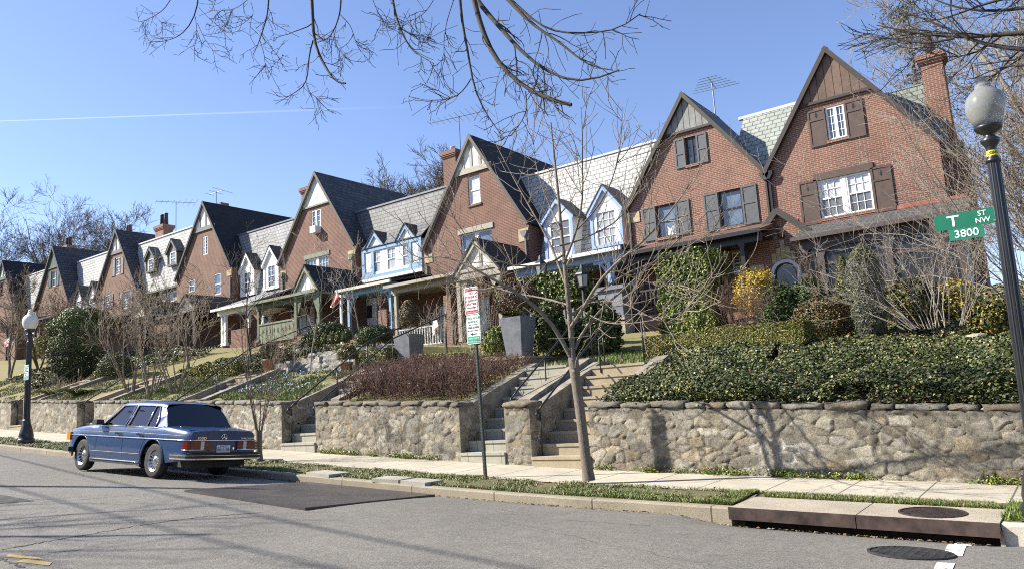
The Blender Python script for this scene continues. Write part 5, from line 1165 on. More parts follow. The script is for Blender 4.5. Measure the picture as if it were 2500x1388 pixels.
    ws0=[(2.12+.10*(1-(-1+2*i/8)**2),(-1+2*i/8)*.79,zb) for i in range(9)]; ws1=[(1.62+.05*(1-(-1+2*i/8)**2),(-1+2*i/8)*.62,1.35+.03*(1-(-1+2*i/8)**2)) for i in range(9)]
    rg=MB(); rg.add(ws0+ws1,[(i,i+1,9+i+1,9+i) for i in range(8)]); rg.build('windscreen',M['cglass'],t,True)
    g.build('side_glass',M['cglass2'],t); ch.build('window_trim',M['chrome'],rf,True)
    # deck between cabin and boot, cowl
    k=MB(); k.add([(-.44,y,.968) if abs(y)<.5 else (-.32,y,.948) for y in(-.77,-.4,0,.4,.77)]+[(-.18,y,.955) for y in(-.77,-.4,0,.4,.77)],[(i,i+1,5+i+1,5+i) for i in range(4)]); k.build('parcel_edge',M['paint'],body)
    k=MB()
    k.box(-.30,2.0,-.78,.78,.42,.55); k.box(-.32,.0,-.72,.72,.55,.90); k.box(.0,.22,-.68,.68,.5,1.02); k.box(.22,.75,-.68,.68,.5,.68)
    for s in(-1,1): k.box(1.05,1.2,s*.12,s*.62,.5,1.08); k.box(1.07,1.17,s*.26,s*.48,1.08,1.24); k.box(1.2,1.68,s*.12,s*.62,.5,.66); k.box(.02,.12,s*.2,s*.52,1.02,1.12)
    k.box(1.75,2.1,-.76,.76,.7,.93); k.build('interior',M['seat'],t)
    k=MB(); k.lathe([(.17,0),(.185,.012),(.17,.024)],(0,0,0),20); o=k.build('steering_wheel',M['rubber'],t); 
    o.data.transform(Matrix.Translation((1.62,.36,.98))@Matrix.Rotation(R(-65),4,'Y'))
    # chrome belt moulding, sill strip, door gaps, handles
    k=MB()
    for s in(1,-1):
        pts=[(x,s*(float(hw(x))+.001),.715-.006*x*0) for x in np.linspace(-1.10,3.52,40)]; k.tube(pts,.012,5)
        pts=[(x,s*(float(hw(x))-.016),.268) for x in np.linspace(.45,2.36,12)]; k.tube(pts,.014,5)
    k.tube([(-1.116,y,.715) for y in np.linspace(-.77,.77,6)],.012,5)
    k.build('side_moulding',M['chrome'],body,True)
    k=MB()
    def gapline(pts):
        for s in(1,-1): k.tube([(x,s*(float(hw(x))+float(prof((z-.235)/(float(sh(x))-.235)))-.001),z) for x,z in pts],.006,4)
    gapline([(2.16,.27),(2.16,.5),(2.13,.7),(2.10,.9)]); gapline([(1.10,.25),(1.10,.5),(1.10,.7),(1.09,.9)]); gapline([(.40,.27),(.43,.45),(.36,.62),(.23,.75),(.2,.91)])
    gapline([(x,.42) for x in np.linspace(.45,2.38,10)]); gapline([(x,.815-.012*abs(x-1)) for x in np.linspace(-1.06,3.4,24)])
    k.tube([(-1.03,y,.893) for y in np.linspace(-.74,.74,5)],.005,4); k.build('panel_gaps',plain('panel_gap',(.008,.012,.028),.5),body)
    for x in(1.27,.47):
        for s in(1,-1):
            k=MB(); y=float(hw(x))+.012; k.box(x-.075,x+.075,s*(y-.0),s*(y+.03),.775,.80); k.lathe([(.02,0),(.022,.012)],(x+.06,s*(y-.01),.78),8); k.build('door_handle',M['chrome'],t)
    # wheels
    for c in(0,2.795):
        for s in(1,-1):
            w=thing('wheel',None,None,(0,0,0)); 
            ty=MB(); ty.lathe([(.20,-.09),(.27,-.094),(.305,-.085),(WR,-.06),(WR,.06),(.305,.085),(.27,.094),(.20,.09)],(0,0,0),40,cap=False); T=ty.build('tyre',M['tyre'],None,True); sharp(T.data,50)
            rm=MB(); rm.lathe([(.0,.052),(.05,.054),(.07,.045),(.085,.035),(.16,.05),(.185,.062),(.20,.088),(.207,.09),(.207,.0)],(0,0,0),45,cap=False); Rm=rm.build('rim',M['alloy'],None,True)
            sl_=MB()
            for i in range(15):
                a=2*math.pi*i/15; c_,s_=math.cos(a),math.sin(a); u=Vector((c_,s_,0)); vv=Vector((-s_,c_,0)); 
                q=[u*.105-vv*.008,u*.172-vv*.017,u*.172+vv*.017,u*.105+vv*.008]; z=[.0465,.0615,.0615,.0465]
                sl_.add([(p.x,p.y,zz) for p,zz in zip(q,z)],[(0,1,2,3)])
            Sl=sl_.build('slots',M['rubber'],None); hb=MB(); hb.lathe([(.03,.05),(.034,.066),(.02,.072)],(0,0,0),14); Hb=hb.build('hub_cap',M['chrome'],None,True)  # black faces stand in for the shade inside the wheel openings
            mt=Matrix.Translation((c,s*.715,WR))@Matrix.Rotation(R(-90*s),4,'X')
            for o in(T,Rm,Sl,Hb): o.data.transform(mt); o.parent=w
            w.parent=t; 
            for k_ in('label','category'):
                if k_ in w: del w[k_]
    # rear end
    for s in(1,-1):
        tl=MB(); x0_=-1.115
        seg=[(.80,.66,1),(.66,.60,0),(.60,.50,0),(.50,.44,2),(.44,.34,0)] if True else []
        seg=[(.755,.60,0),(.60,.53,0),(.53,.455,2),(.455,.31,0)]
        for a,c_,mm in seg:
            for r_ in range(5):
                z=.555+r_*.029; tl.box(x0_-.03,x0_,s*c_,s*a,z,z+.024,mm)
                tl.box(x0_-.018,x0_,s*c_,s*a,z+.024,z+.029,mm)
        for r_ in range(5): z=.555+r_*.029; tl.box(x0_-.025,-.98,s*.755,s*.825,z,z+.024,0)
        o=tl.build('tail_light',[M['tail_red'],M['amber'],M['lens_white']],t)
        c2=MB(); c2.tube([(-.98,s*.84,.545),(-1.11,s*.82,.545),(-1.15,s*.76,.545),(-1.15,s*.30,.545)],.011,5); c2.build('lamp_trim',M['chrome'],o,True)
    def sweep(prof,path,mb,mi=0):
        n_=len(prof); V=[]
        for i,p in enumerate(path):
            d=Vector(path[min(i+1,len(path)-1)])-Vector(path[max(i-1,0)]); d.normalize(); nn=Vector((-d.y,d.x))
            for o,z in prof: V.append((p[0]+nn.x*o,p[1]+nn.y*o,z))
        mb.add(V,[(i*n_+j,(i+1)*n_+j,(i+1)*n_+(j+1)%n_,i*n_+(j+1)%n_) for i in range(len(path)-1) for j in range(n_)]+[tuple(range(n_-1,-1,-1)),tuple((len(path)-1)*n_+j for j in range(n_))],mi)
    path=[(-.70,-.865),(-1.0,-.86),(-1.16,-.83),(-1.245,-.72),(-1.265,-.4),(-1.27,0),(-1.265,.4),(-1.245,.72),(-1.16,.83),(-1.0,.86),(-.70,.865)]
    bp=MB(); sweep([(0,.46),(.035,.455),(.03,.375),(-.02,.365),(-.06,.40),(-.06,.46)],path,bp); rb=bp.build('rear_bumper',M['chrome'],t,True); sharp(rb.data,30)
    bp=MB(); sweep([(.035,.45),(.055,.44),(.055,.405),(.035,.40)],path[0:1]+path[1:],bp); sweep([(-.07,.5),(.02,.485),(.028,.462),(-.07,.462)],path[2:9],bp); bp.build('bumper_strip',M['rubber'],rb)
    path=[(3.15,.90),(3.5,.87),(3.66,.80),(3.75,.6),(3.78,0),(3.75,-.6),(3.66,-.80),(3.5,-.87),(3.15,-.90)]
    bp=MB(); sweep([(0,.47),(.05,.46),(.05,.37),(-.06,.36),(-.06,.47)],path,bp); fb=bp.build('front_bumper',M['rubber'],t)
    for s in(1,-1): k=MB(); k.box(3.45,3.63,s*.70,s*.825,.60,.76); k.build('turn_signal',M['amber'],t); k=MB(); k.box(3.60,3.63,s*.42,s*.69,.60,.76); k.build('headlight',M['lens_white'],t)
    k=MB(); k.box(3.60,3.66,-.3,.3,.50,.82); k.build('grille',M['chrome'],t)
    for s in(1,):
        k=MB(); k.prism([(1.95,1.04),(2.10,1.035),(2.14,.99),(2.13,.945),(1.98,.94),(1.94,.97)],'y',s*.84,s*1.0); k.beam((2.03,.80,.95),(2.04,.88,.98),.05,.05); k.build('wing_mirror',M['rubber'],t)
    # number plate, badges
    k=MB(); k.box(-1.128,-1.112,-.155,.155,.475,.63); k_=k.build('number_plate',plain('plate_white',(.62,.62,.64),.4,var=.05),t)
    back=Matrix(((0,0,-1),(-1,0,0),(0,1,0)))   # text facing the rear (-x)
    ink=plain('plate_ink',(.03,.04,.13),.5)
    text_mesh('BB\u00b71106',.098,ink,'plate_number',(-1.130,0,.553),back,k_,.001,sx=.86)
    text_mesh('WASHINGTON DC',.022,ink,'plate_state',(-1.130,0,.612),back,k_,.001)
    text_mesh('300D',.062,M['chrome'],'model_badge',(-1.118,.50,.752),back,body,.002,sx=1.5)
    text_mesh('TURBODIESEL',.045,M['chrome'],'engine_badge',(-1.118,-.57,.752),back,body,.002,sx=1.25)
    k=MB(); cx,cz=0,.775; k.tube([(-1.122,.06*math.cos(a),cz+.06*math.sin(a)) for a in np.linspace(0,2*math.pi,25)],.006,5)
    for a in(90,210,330): k.beam((-1.122,0,cz),(-1.122,.06*math.cos(R(a)),cz+.06*math.sin(R(a))),.012,.008,up=(1,0,0))
    k.build('star_emblem',M['chrome'],body)
    k=MB(); k.lathe([(.022,0),(.022,.01)],(0,0,0),12); o=k.build('boot_lock',M['chrome'],body); o.data.transform(Matrix.Translation((-1.116,-.235,.57))@Matrix.Rotation(R(-90),4,'Y')); 
    k=MB(); k.tube([(.0,0,0),(.0,0,.035)],.01,6); o=k.build('aerial_base',M['chrome'],body,True); o.data.transform(Matrix.Translation((-.62,.66,.925)))
    k=MB(); k.tube([(-.9,-.45,.25),(-1.15,-.45,.24)],.025,8); k.build('exhaust',M['steel'],t)
    # place it
    xr_=-14.02; xf_=xr_-2.585; yl,yr=7.5,8.82
    Z=lambda x,y:float(road_z(x,y))
    pr=Vector((xr_,(yl+yr)/2,(Z(xr_,yl)+Z(xr_,yr))/2+.015)); pf=Vector((xf_,(yl+yr)/2,(Z(xf_,yl)+Z(xf_,yr))/2+.015)); fwd=(pf-pr).normalized()
    left=Vector((0,yl-yr,Z(xr_,yl)-Z(xr_,yr))).normalized(); up=fwd.cross(left).normalized(); left=up.cross(fwd)
    q_=Matrix.Rotation(R(2.5),3,up); fwd=q_@fwd; left=q_@left
    t.matrix_world=Matrix(((fwd.x,left.x,up.x,pr.x),(fwd.y,left.y,up.y,pr.y),(fwd.z,left.z,up.z,pr.z),(0,0,0,1)))
    for o in t.children_recursive:      # slim the saloon slightly and shorten its nose
        if o.type=='MESH':
            for v in o.data.vertices:
                v.co.y*=.91; v.co.z*=.985; v.co.x*=.925
                if v.co.x>2.68 and o.parent.name[:5]!='wheel': v.co.x=2.68+(v.co.x-2.68)*.82
    return t
build_car()
# ---------------- street lamps ----------------
def frosted():
    m,N,L,b=nmat('frosted_globe'); b.inputs['Base Color'].default_value=(.40,.41,.385,1); b.inputs['Roughness'].default_value=.28; b.inputs['Transmission Weight'].default_value=.55; b.inputs['Subsurface Weight'].default_value=.0; b.inputs['IOR'].default_value=1.15; b.inputs['Coat Weight'].default_value=.6
    return m
M['globe']=frosted(); M['post']=plain('black_lamp_iron',(.013,.014,.016),.38,var=.2,coat=.3)
def street_lamp(label,base,H,rg,lean,band=None,globem=None):
    t=thing('street_lamp',label,'street lamp',base,'globe street lamps')
    hp=H-rg*2.95; fl=lambda tt,z:1-.10*(abs(math.sin(tt*7))**.6<.45)
    s=rg/.214
    b=MB(); b.lathe([(.23*s,-.12),(.23*s,.10),(.215*s,.13),(.19*s,.16),(.20*s,.22),(.175*s,.34),(.13*s,.52),(.10*s,.62),(.105*s,.66),(.092*s,.70)],(0,0,0),24); b.build('base',M['post'],t,True)
    b=MB(); b.lathe([(.088*s,.70),(.086*s,1.2),(.078*s,2.0),(.068*s,hp-.35)],(0,0,0),42,flute=fl); b.build('post',M['post'],t)
    b=MB(); b.lathe([(.078*s,hp-.36),(.082*s,hp-.33),(.06*s,hp-.31),(.058*s,hp-.2),(.07*s,hp-.17),(.10*s,hp-.13),(.105*s,hp-.10),(.06*s,hp-.07),(.062*s,hp-.04),(.13*s,hp+.0),(.15*s,hp+.03),(.15*s,hp+.05),(.11*s,hp+.06)],(0,0,0),28); b.build('capital',M['post'],t,True)
    g=MB(); pr=[(.62,.0),(.80,.30),(.95,.62),(1.0,.95),(.985,1.2),(.90,1.5),(.74,1.72),(.56,1.86),(.44,1.95),(.40,2.02),(.43,2.08),(.40,2.14),(.28,2.22),(.27,2.34),(.31,2.40),(.24,2.50),(.10,2.60),(.0,2.62)]
    g.lathe([(r_*rg,hp+.055+z*rg*1.1) for r_,z in pr],(0,0,0),32); gl=g.build('globe',globem or M['globe'],t,True)
    if band:
        k=MB(); zb=hp-.26; k.lathe([(.0605*s,zb-.03),(.0605*s,zb+.03)],(0,0,0),24); bd=k.build('number_band',plain('yellow_band',(.72,.60,.05),.6,var=.08),t)
        # figures wrap round the band, facing the road
        for i,c in enumerate(band):
            a=R(-90+14+(i-(len(band)-1)/2)*22); rr=.0625*s
            rot=Matrix(((-math.sin(a),0,math.cos(a)),(math.cos(a),0,math.sin(a)),(0,1,0)))
            text_mesh(c,.048,M['black'],'band_number',(rr*math.cos(a),rr*math.sin(a),zb),rot,bd,.0005)
    for o in t.children_recursive: o.matrix_parent_inverse=Matrix.Identity(4)
    if lean: t.rotation_euler=(0,lean,0)
    return t
FRONT=Matrix(((1,0,0),(0,0,-1),(0,1,0)))     # text in the xz plane facing -y
yl=9.62; zl=float(walk_z(-.65,yl)); pb=P(2553,1262,yl)
lamp=street_lamp('tall black lamp post with frosted globe at the right edge, carrying street signs',(pb.x,yl,zl),P(2396,196,yl).z-zl,.198,math.atan((P(2404,250,yl).x-pb.x)/(P(2404,250,yl).z-zl)),'20845')
pb2=P(64,1060,9.75); z2=float(walk_z(pb2.x,9.75)); 
street_lamp('far black lamp post with cream globe at the left, holding a parking sign',(pb2.x,9.75,z2),P(72,758,9.75).z-z2,.215,0,None,plain('cream_globe',(.74,.72,.62),.25,var=.04,spec=.6))
# street name signs
M['signgreen']=plain('sign_green',(.012,.155,.088),.35,var=.06); M['signwhite']=plain('sign_white',(.78,.79,.78),.4,var=.03); M['signred']=plain('sign_red',(.30,.018,.025),.4,var=.06); M['signgreen2']=plain('sign_green_pale',(.05,.33,.21),.4,var=.06); M['signsteel']=plain('sign_bracket',(.42,.43,.44),.4,metal=.6)
M['inkgreen']=plain('sign_ink_green',(.03,.22,.14),.5); M['inkblack']=plain('sign_ink_black',(.02,.02,.025),.5)
def flat_sign(mb,x0,x1,z0,z1,y,th=.004,r=.02,mi=0):
    pts=[]
    for cx,cz,a0 in((x1-r,z0+r,-90),(x1-r,z1-r,0),(x0+r,z1-r,90),(x0+r,z0+r,180)):
        for a in np.linspace(a0,a0+90,5): pts.append((cx+r*math.cos(R(a)),cz+r*math.sin(R(a))))
    mb.prism(pts,'y',y,y+th,mi)
ys=9.60
a,b_=P(2279,532,ys),P(2431,541,ys); sx0,sx1,sz1=a.x,b_.x,P(2355,517,ys).z; sz0=P(2357,555,ys).z
t=thing('street_sign','green street name sign with white lettering on the lamp post','street sign',((sx0+sx1)/2,ys,sz0))
k=MB(); flat_sign(k,sx0,sx1,sz0,sz1,ys,.006,.008); k.build('panel',M['signgreen'],t)
k=MB(); k.box(sx1-.0,sx1+.05,ys-.012,ys+.018,sz0+.01,sz1-.005); k.box(sx1+.05,sx1+.12,ys,ys+.015,sz0+.03,sz1-.02); k.box(sx1-.02,sx1+.05,ys-.016,ys-.012,sz0+.02,sz0+.03); k.build('bracket',M['signsteel'],t)
hh=sz1-sz0
text_mesh('T',hh*1.0,M['signwhite'],'street_letter',(sx0+(sx1-sx0)*.32,ys-.001,(sz0+sz1)/2-.005),FRONT,t,.002,bold=.012,sx=1.15)
text_mesh('ST',hh*.46,M['signwhite'],'street_suffix',(sx0+(sx1-sx0)*.80,ys-.001,sz0+hh*.72),FRONT,t,.002,bold=.008)
text_mesh('NW',hh*.46,M['signwhite'],'quadrant',(sx0+(sx1-sx0)*.80,ys-.001,sz0+hh*.28),FRONT,t,.002,bold=.008)
bx0,bx1=P(2315,562,ys).x,P(2403,562,ys).x; bz0,bz1=P(2360,583,ys).z,sz0-.004
t=thing('block_number_sign','small green block number plate hung under the street name sign','street sign',((bx0+bx1)/2,ys,bz0))
k=MB(); flat_sign(k,bx0,bx1,bz0,bz1,ys+.001,.006,.008); k.build('panel',M['signgreen2'] if False else plain('block_green',(.02,.20,.115),.35,var=.06),t)
text_mesh('3800',(bz1-bz0)*.96,M['signwhite'],'block_number',((bx0+bx1)/2,ys-.001,(bz0+bz1)/2-.002),FRONT,t,.002,bold=.012,sx=1.0)
# parking sign post
def verge_pt(u,v,lo=9.35,hi=10.3):
    best=None
    for Y in np.linspace(lo,hi,40):
        p=P(u,v,Y); e=abs(p.z-float(walk_z(p.x,Y)))
        if best is None or e<best[0]: best=(e,p)
    return best[1]
def arrow(mb,x0,x1,z,y,right=True,h_=.028):
    s=1 if right else -1; tip,tail=(x1,x0) if right else (x0,x1); hl=.06
    mb.prism([(tail,z-h_*.32),(tip-s*hl,z-h_*.32),(tip-s*hl,z-h_),(tip,z),(tip-s*hl,z+h_),(tip-s*hl,z+h_*.32),(tail,z+h_*.32)],'y',y-.002,y-.0005)
def red_sign(x0,x1,z0,z1,y,label):
    t=thing('parking_sign',label,'parking sign',((x0+x1)/2,y,z0)); w,h_=x1-x0,z1-z0; cx=(x0+x1)/2
    k=MB(); flat_sign(k,x0,x1,z0,z1,y,.004,.03); k.build('plate',M['signwhite'],t)
    k=MB(); e=.012; k.box(x0+e,x1-e,y-.0015,y,z1-h_*.155,z1-e*1.2); k.box(x0+e,x1-e,y-.0015,y,z0+e*1.2,z0+h_*.15)
    for xx in(x0+e,x1-e-.012): k.box(xx,xx+.012,y-.0015,y,z0+h_*.15,z1-h_*.155)
    arrow(k,cx-w*.33,cx+w*.33,z0+h_*.245,y,True); k.build('red_print',M['signred'],t)
    for s,zz,sz,col in(('TOW-AWAY',.915,.055,'signwhite'),('NO',.77,.058,'signred'),('STANDING',.63,.056,'signred'),('or PARKING',.50,.05,'signred'),('ANYTIME',.37,.056,'signred'),('IF TOWED CALL 311',.075,.034,'signwhite')):
        text_mesh(s,sz*w/.31,M[col],'sign_text',(cx,y-.002,z0+h_*zz),FRONT,t,.0008,bold=.006)
    return t
def green_sign(x0,x1,z0,z1,y,label,ink='inkgreen',both=False):
    t=thing('parking_sign',label,'parking sign',((x0+x1)/2,y,z0)); w,h_=x1-x0,z1-z0; cx=(x0+x1)/2
    k=MB(); flat_sign(k,x0,x1,z0,z1,y,.004,.03); k.build('plate',M['signwhite'],t)
    k=MB(); e=.010
    k.box(x0+e,x1-e,y-.0015,y,z0+e,z0+h_*.26); k.box(x0+e,x1-e,y-.0015,y,z1-e-.006,z1-e)
    for xx in(x0+e,x1-e-.006): k.box(xx,xx+.006,y-.0015,y,z0+h_*.26,z1-e)
    k.build('green_print',M['signgreen2'],t)
    k=MB(); arrow(k,cx-w*.26,cx+w*.26,z0+h_*.335,y,False); k.build('arrow',M['inkblack'],t)
    for s,zz,sz,col in(('TWO HOUR',.88,.058,ink),('PARKING',.755,.056,ink),('LIMIT IN ZONE 2',.66,.028,ink),('7AM-8:30PM',.56,.048,'inkblack'),('MONDAY-FRIDAY',.455,.033,ink),('ZONE 2 PERMIT',.185,.034,'signwhite'),('HOLDERS EXCEPTED',.075,.028,'signwhite')):
        text_mesh(s,sz*w/.31,M[col],'sign_text',(cx,y-.002,z0+h_*zz),FRONT,t,.0008,bold=.004)
    return t
pb=verge_pt(1186,1163); zb=float(walk_z(pb.x,pb.y)); yq=pb.y
topx,topz=P(1152,700,yq).x,P(1150,694,yq).z; botx=pb.x
t=thing('sign_post','dark perforated steel post carrying the red and green parking signs','sign post',(botx,yq,zb))
k=MB(); k.beam((botx,yq,zb-.2),(topx,yq,topz),.045,.045,up=(0,1,0)); k.build('post',plain('dark_green_post',(.02,.032,.03),.5,var=.15),t)
k=MB()
for i in range(60):
    f=i/60; 
    for dx in(0,): px=botx+(topx-botx)*f; pz=zb+(topz-zb)*f; k.box(px-.006,px+.006,yq-.0245,yq-.0228,pz-.006,pz+.006)
k.build('holes',M['steel'],t)
yS=yq-.03
a,b_=P(1129,702,yS),P(1170,700,yS); z1=P(1150,700,yS).z; z0=P(1153,767,yS).z; c_=P(1156,770,yS); d_=P(1158,838,yS); w=.31
cx1=P(1150.5,733,yS).x; cx2=P(1156,804,yS).x
red_sign(cx1-w/2,cx1+w/2,z0+.005,z1,yS,'red and white no standing sign, upper one on the sign post')
green_sign(cx2-w/2,cx2+w/2,d_.z,z0-.005,yS-.001,'green and white two hour parking sign under the red one')
cx=P(64,908,9.6).x; zt_,zb_=P(64,890,9.6).z,P(64,926,9.6).z; green_sign(cx-.17,cx+.17,zb_,zt_,9.6,'green and white parking sign on the far left lamp post')
# ---------------- railings, planters, terraces ----------------
def rail(label,pts,posts,r=.02,volute=True):
    p0=pts[0]; t=thing('handrail',label,'handrail',p0,'iron handrails on the steps'); k=MB(); k.tube(pts,r,6)
    if volute: c=Vector(p0)+Vector((0,-.02,-.09)); k.tube([c+Vector((0,.09*math.cos(a)*(1-.06*a),.09*math.sin(a)*(1-.06*a))) for a in np.linspace(math.pi/2,math.pi/2+7,22)],r*.8,5)
    k.build('rail',M['iron'],t,True)
    for (x,y,z0,z1) in posts: k=MB(); k.tube([(x,y,z0-.05),(x,y,z1)],r*.8,6); k.build('rail_post',M['iron'],t,True)
    return t
def stair_rail(i,x,label,y0=11.98,y1=14.6,up=0,hgt=.88,mid=True):
    zz=lambda y:float(stair_z(i,y))+hgt
    pts=[(x,y0,zz(y0)-.02),(x,y0+.12,zz(y0+.12))]+[(x,y,zz(y)) for y in np.linspace(y0+.3,y1,5)]
    if up: pts+=[(x,y1+up,zz(y1)+up*.36)]
    po=[(x,y0+.03,zz(y0)-hgt,zz(y0)-.05),(x,y1,zz(y1)-hgt,zz(y1))]
    if mid: po.append((x,13.5,zz(13.5)-hgt,zz(13.5)))
    if up: po.append((x,y1+up,float(terrain(x,y1+up)),zz(y1)+up*.36))
    return rail(label,pts,po)
stair_rail(0,-8.42,'black iron handrail against the stone pillar on the wide tan steps')
zt=float(wt(-7.9))+.7
rail('short black iron handrail on the grass right of the street tree',[(-8.30,14.2,zt+.55),(-8.25,15.05,zt+1.0),(-7.72,15.1,zt+1.0)],[(-7.72,15.1,zt,zt+1.0),(-8.30,14.2,zt-.1,zt+.55)],.022,False)
stair_rail(1,-9.25,'black iron handrail up the bluestone steps left of the stone pillar',12.3,14.6,.9)
stair_rail(2,-14.95,'black iron handrail on the right of the steps with scrolled end',12.0,14.6,2.2); stair_rail(2,-15.95,'black iron handrail on the left of the steps below the white stone terrace',12.0,14.6,2.2)
stair_rail(3,-21.55,'long black iron handrail rising behind the young tree',12.0,14.6,2.5); stair_rail(4,-27.0,'iron handrail on the far lawn steps ahead of the blue car',12.0,14.2,0); stair_rail(5,-32.4,'iron handrail behind the far street lamp',12.0,14.2,0)
def planter(label,px,Y,w0,w1,hh):
    p=P(*px,Y); t=thing('planter',label,'planter',(p.x,Y,p.z)); k=MB(); a,c=w0/2,w1/2
    k.add([(p.x-a,Y-a,p.z),(p.x+a,Y-a,p.z),(p.x+a,Y+a,p.z),(p.x-a,Y+a,p.z),(p.x-c,Y-c,p.z+hh),(p.x+c,Y-c,p.z+hh),(p.x+c,Y+c,p.z+hh),(p.x-c,Y+c,p.z+hh),(p.x-c+.04,Y-c+.04,p.z+hh),(p.x+c-.04,Y-c+.04,p.z+hh),(p.x+c-.04,Y+c-.04,p.z+hh),(p.x-c+.04,Y+c-.04,p.z+hh)],[(0,1,5,4),(1,2,6,5),(2,3,7,6),(3,0,4,7),(3,2,1,0),(4,5,9,8),(5,6,10,9),(6,7,11,10),(7,4,8,11)])
    k.build('pot',M['lead'],t); k=MB(); s=c-.04; k.quad((p.x-s,Y-s,p.z+hh-.05),(p.x+s,Y-s,p.z+hh-.05),(p.x+s,Y+s,p.z+hh-.05),(p.x-s,Y+s,p.z+hh-.05)); k.build('soil',M['dirt'],t); return p
pL=planter('tall tapered grey planter holding the clipped brown cone shrub',(1001,899),16.3,.44,.66,1.0)
pR=planter('tall tapered grey planter at the top of the bluestone steps',(1270,884),15.85,.44,.68,1.16)
# coursed sandstone wall under the planter
def coursed(name,c): return bricky(name,c,tuple(x*.8 for x in c),tuple(x*.55 for x in c),bw=.42,rh=.16,ms=.012,var=.35,bump=.8)
M['ashlar']=coursed('ashlar_sandstone',(.36,.30,.23))
Y0=15.45; zt=P(1235,872,Y0).z; xc=P(1281,880,Y0).x; xl=xc-4.6
t=thing('garden_wall','low pinkish sandstone wall under the tall grey planter','garden wall',(xc,Y0,zt-.5))
k=MB(); k.box(xl,xc,Y0,Y0+.3,zt-.9,zt-.05); k.box(xc-.3,xc-.001,Y0+.301,Y0+2.6,zt-.9,zt-.051); k.build('wall_body',M['ashlar'],t); k=MB(); k.box(xl-.02,xc+.03,Y0-.03,Y0+.34,zt-.049,zt); k.box(xc-.34,xc+.03,Y0+.341,Y0+2.6,zt-.049,zt-.001); k.build('cap',M['limestone'],t)
k=MB(); k.add([(xl,Y0+.3,zt-.04),(xc-.3,Y0+.3,zt-.04),(xc-.3,Y0+2.6,zt+.02),(xl,Y0+3.2,zt+.1)],[(0,1,2,3)]); k.build('bed_soil',M['dirt'],t)
xb=P(1400,880,16.6).x; k=MB(); k.box(xc+.1,xc+2.7,17.2,17.45,zt-.6,zt+.0); tag(k.build('garden_wall',M['ashlar']),'low grey stone edging wall behind the thin garden lamp post','garden wall')
def white_wall(label,l,r,Y,seed,hh):
    a,b_=P(*l,Y),P(*r,Y); n=b_.x-a.x; zt=lambda u:a.z+(b_.z-a.z)*u/n
    v=panel_arrays((a.x,Y),(1,0),n,lambda u:zt(u)-hh,zt,.035,seed,(0,-1),cw=.40,ch=.2,pal=PALW,mort=(.33,.32,.29),amp=.05)
    t=thing('garden_wall',label,'garden wall',((a.x+b_.x)/2,Y,a.z-hh),'white stone terrace walls'); stone_object('wall_face',[v],t)
    k=MB(); k.box(a.x,b_.x,Y+.01,Y+.35,min(a.z,b_.z)-hh,min(a.z,b_.z)-.02); k.build('wall_core',M['limestone'],t)
white_wall('lower whitish dry stone terrace wall above the lawn',(672,884),(866,858),15.55,81,.55)
white_wall('upper whitish dry stone terrace wall below the box bushes',(752,862),(945,838),16.75,82,.75)
white_wall('short rough stone edging wall below the railings of the tan house',(1040,856),(1150,846),20.5,83,.5)
def pot(label,px,Y,r,hh):
    p=P(*px,Y); t=thing('terracotta_pot',label,'plant pot',tuple(p)); k=MB(); k.lathe([(r*.72,0),(r*.95,hh*.8),(r*1.05,hh*.82),(r*1.05,hh),(r*.92,hh),(r*.9,hh*.9)],tuple(p),20); k.build('pot',M['terracotta'],t,True); return p
pt1=pot('large terracotta pot with evergreen shrub at the head of the steps',(657,908),15.0,.22,.42); pt2=pot('terracotta pot with reddish shrub beside the white stone terrace',(846,908),15.1,.2,.3)
# garden lamp post and porch lantern
def lantern(par,x,y,z,s):
    k=MB(); k.lathe([(.03*s,.0),(.12*s,.03*s),(.16*s,.30*s),(.12*s,.31*s)],(x,y,z),6); k.build('lantern_glass',plain('lantern_glass',(.30,.31,.31),.15,var=.1),par)
    k=MB(); k.lathe([(.19*s,.31*s),(.17*s,.35*s),(.06*s,.46*s),(.05*s,.52*s),(.02*s,.56*s)],(x,y,z),6)
    for i in range(6): a=R(60*i); k.tube([(x+.122*s*math.cos(a),y+.122*s*math.sin(a),z+.03*s),(x+.162*s*math.cos(a),y+.162*s*math.sin(a),z+.31*s)],.012*s,4)
    k.lathe([(.04*s,-.05*s),(.13*s,.0),(.13*s,.03*s)],(x,y,z),6); k.build('lantern_cage',M['iron'],par)
Yg=16.6; p=P(1437,880,Yg); q=P(1430,700,Yg); t=thing('garden_lamp','slim black lamp post with lantern in the garden of the dormer house','garden lamp',tuple(p)); k=MB(); k.lathe([(.09,-.2),(.09,.06),(.06,.1),(.048,.2),(.042,q.z-p.z)],tuple(p),12); k.build('post',M['iron'],t,True); lantern(t,p.x,Yg,q.z,1.05)
Yg=19.2; q=P(1322,678,Yg); zg=float(terrain(q.x,Yg)); t=thing('garden_lamp','black carriage lantern on a post behind the ivy hedge','garden lamp',(q.x,Yg,zg)); k=MB(); k.lathe([(.06,-.1),(.05,q.z-zg)],(q.x,Yg,zg),10); k.build('post',M['iron'],t,True); lantern(t,q.x,Yg,q.z,1.25)
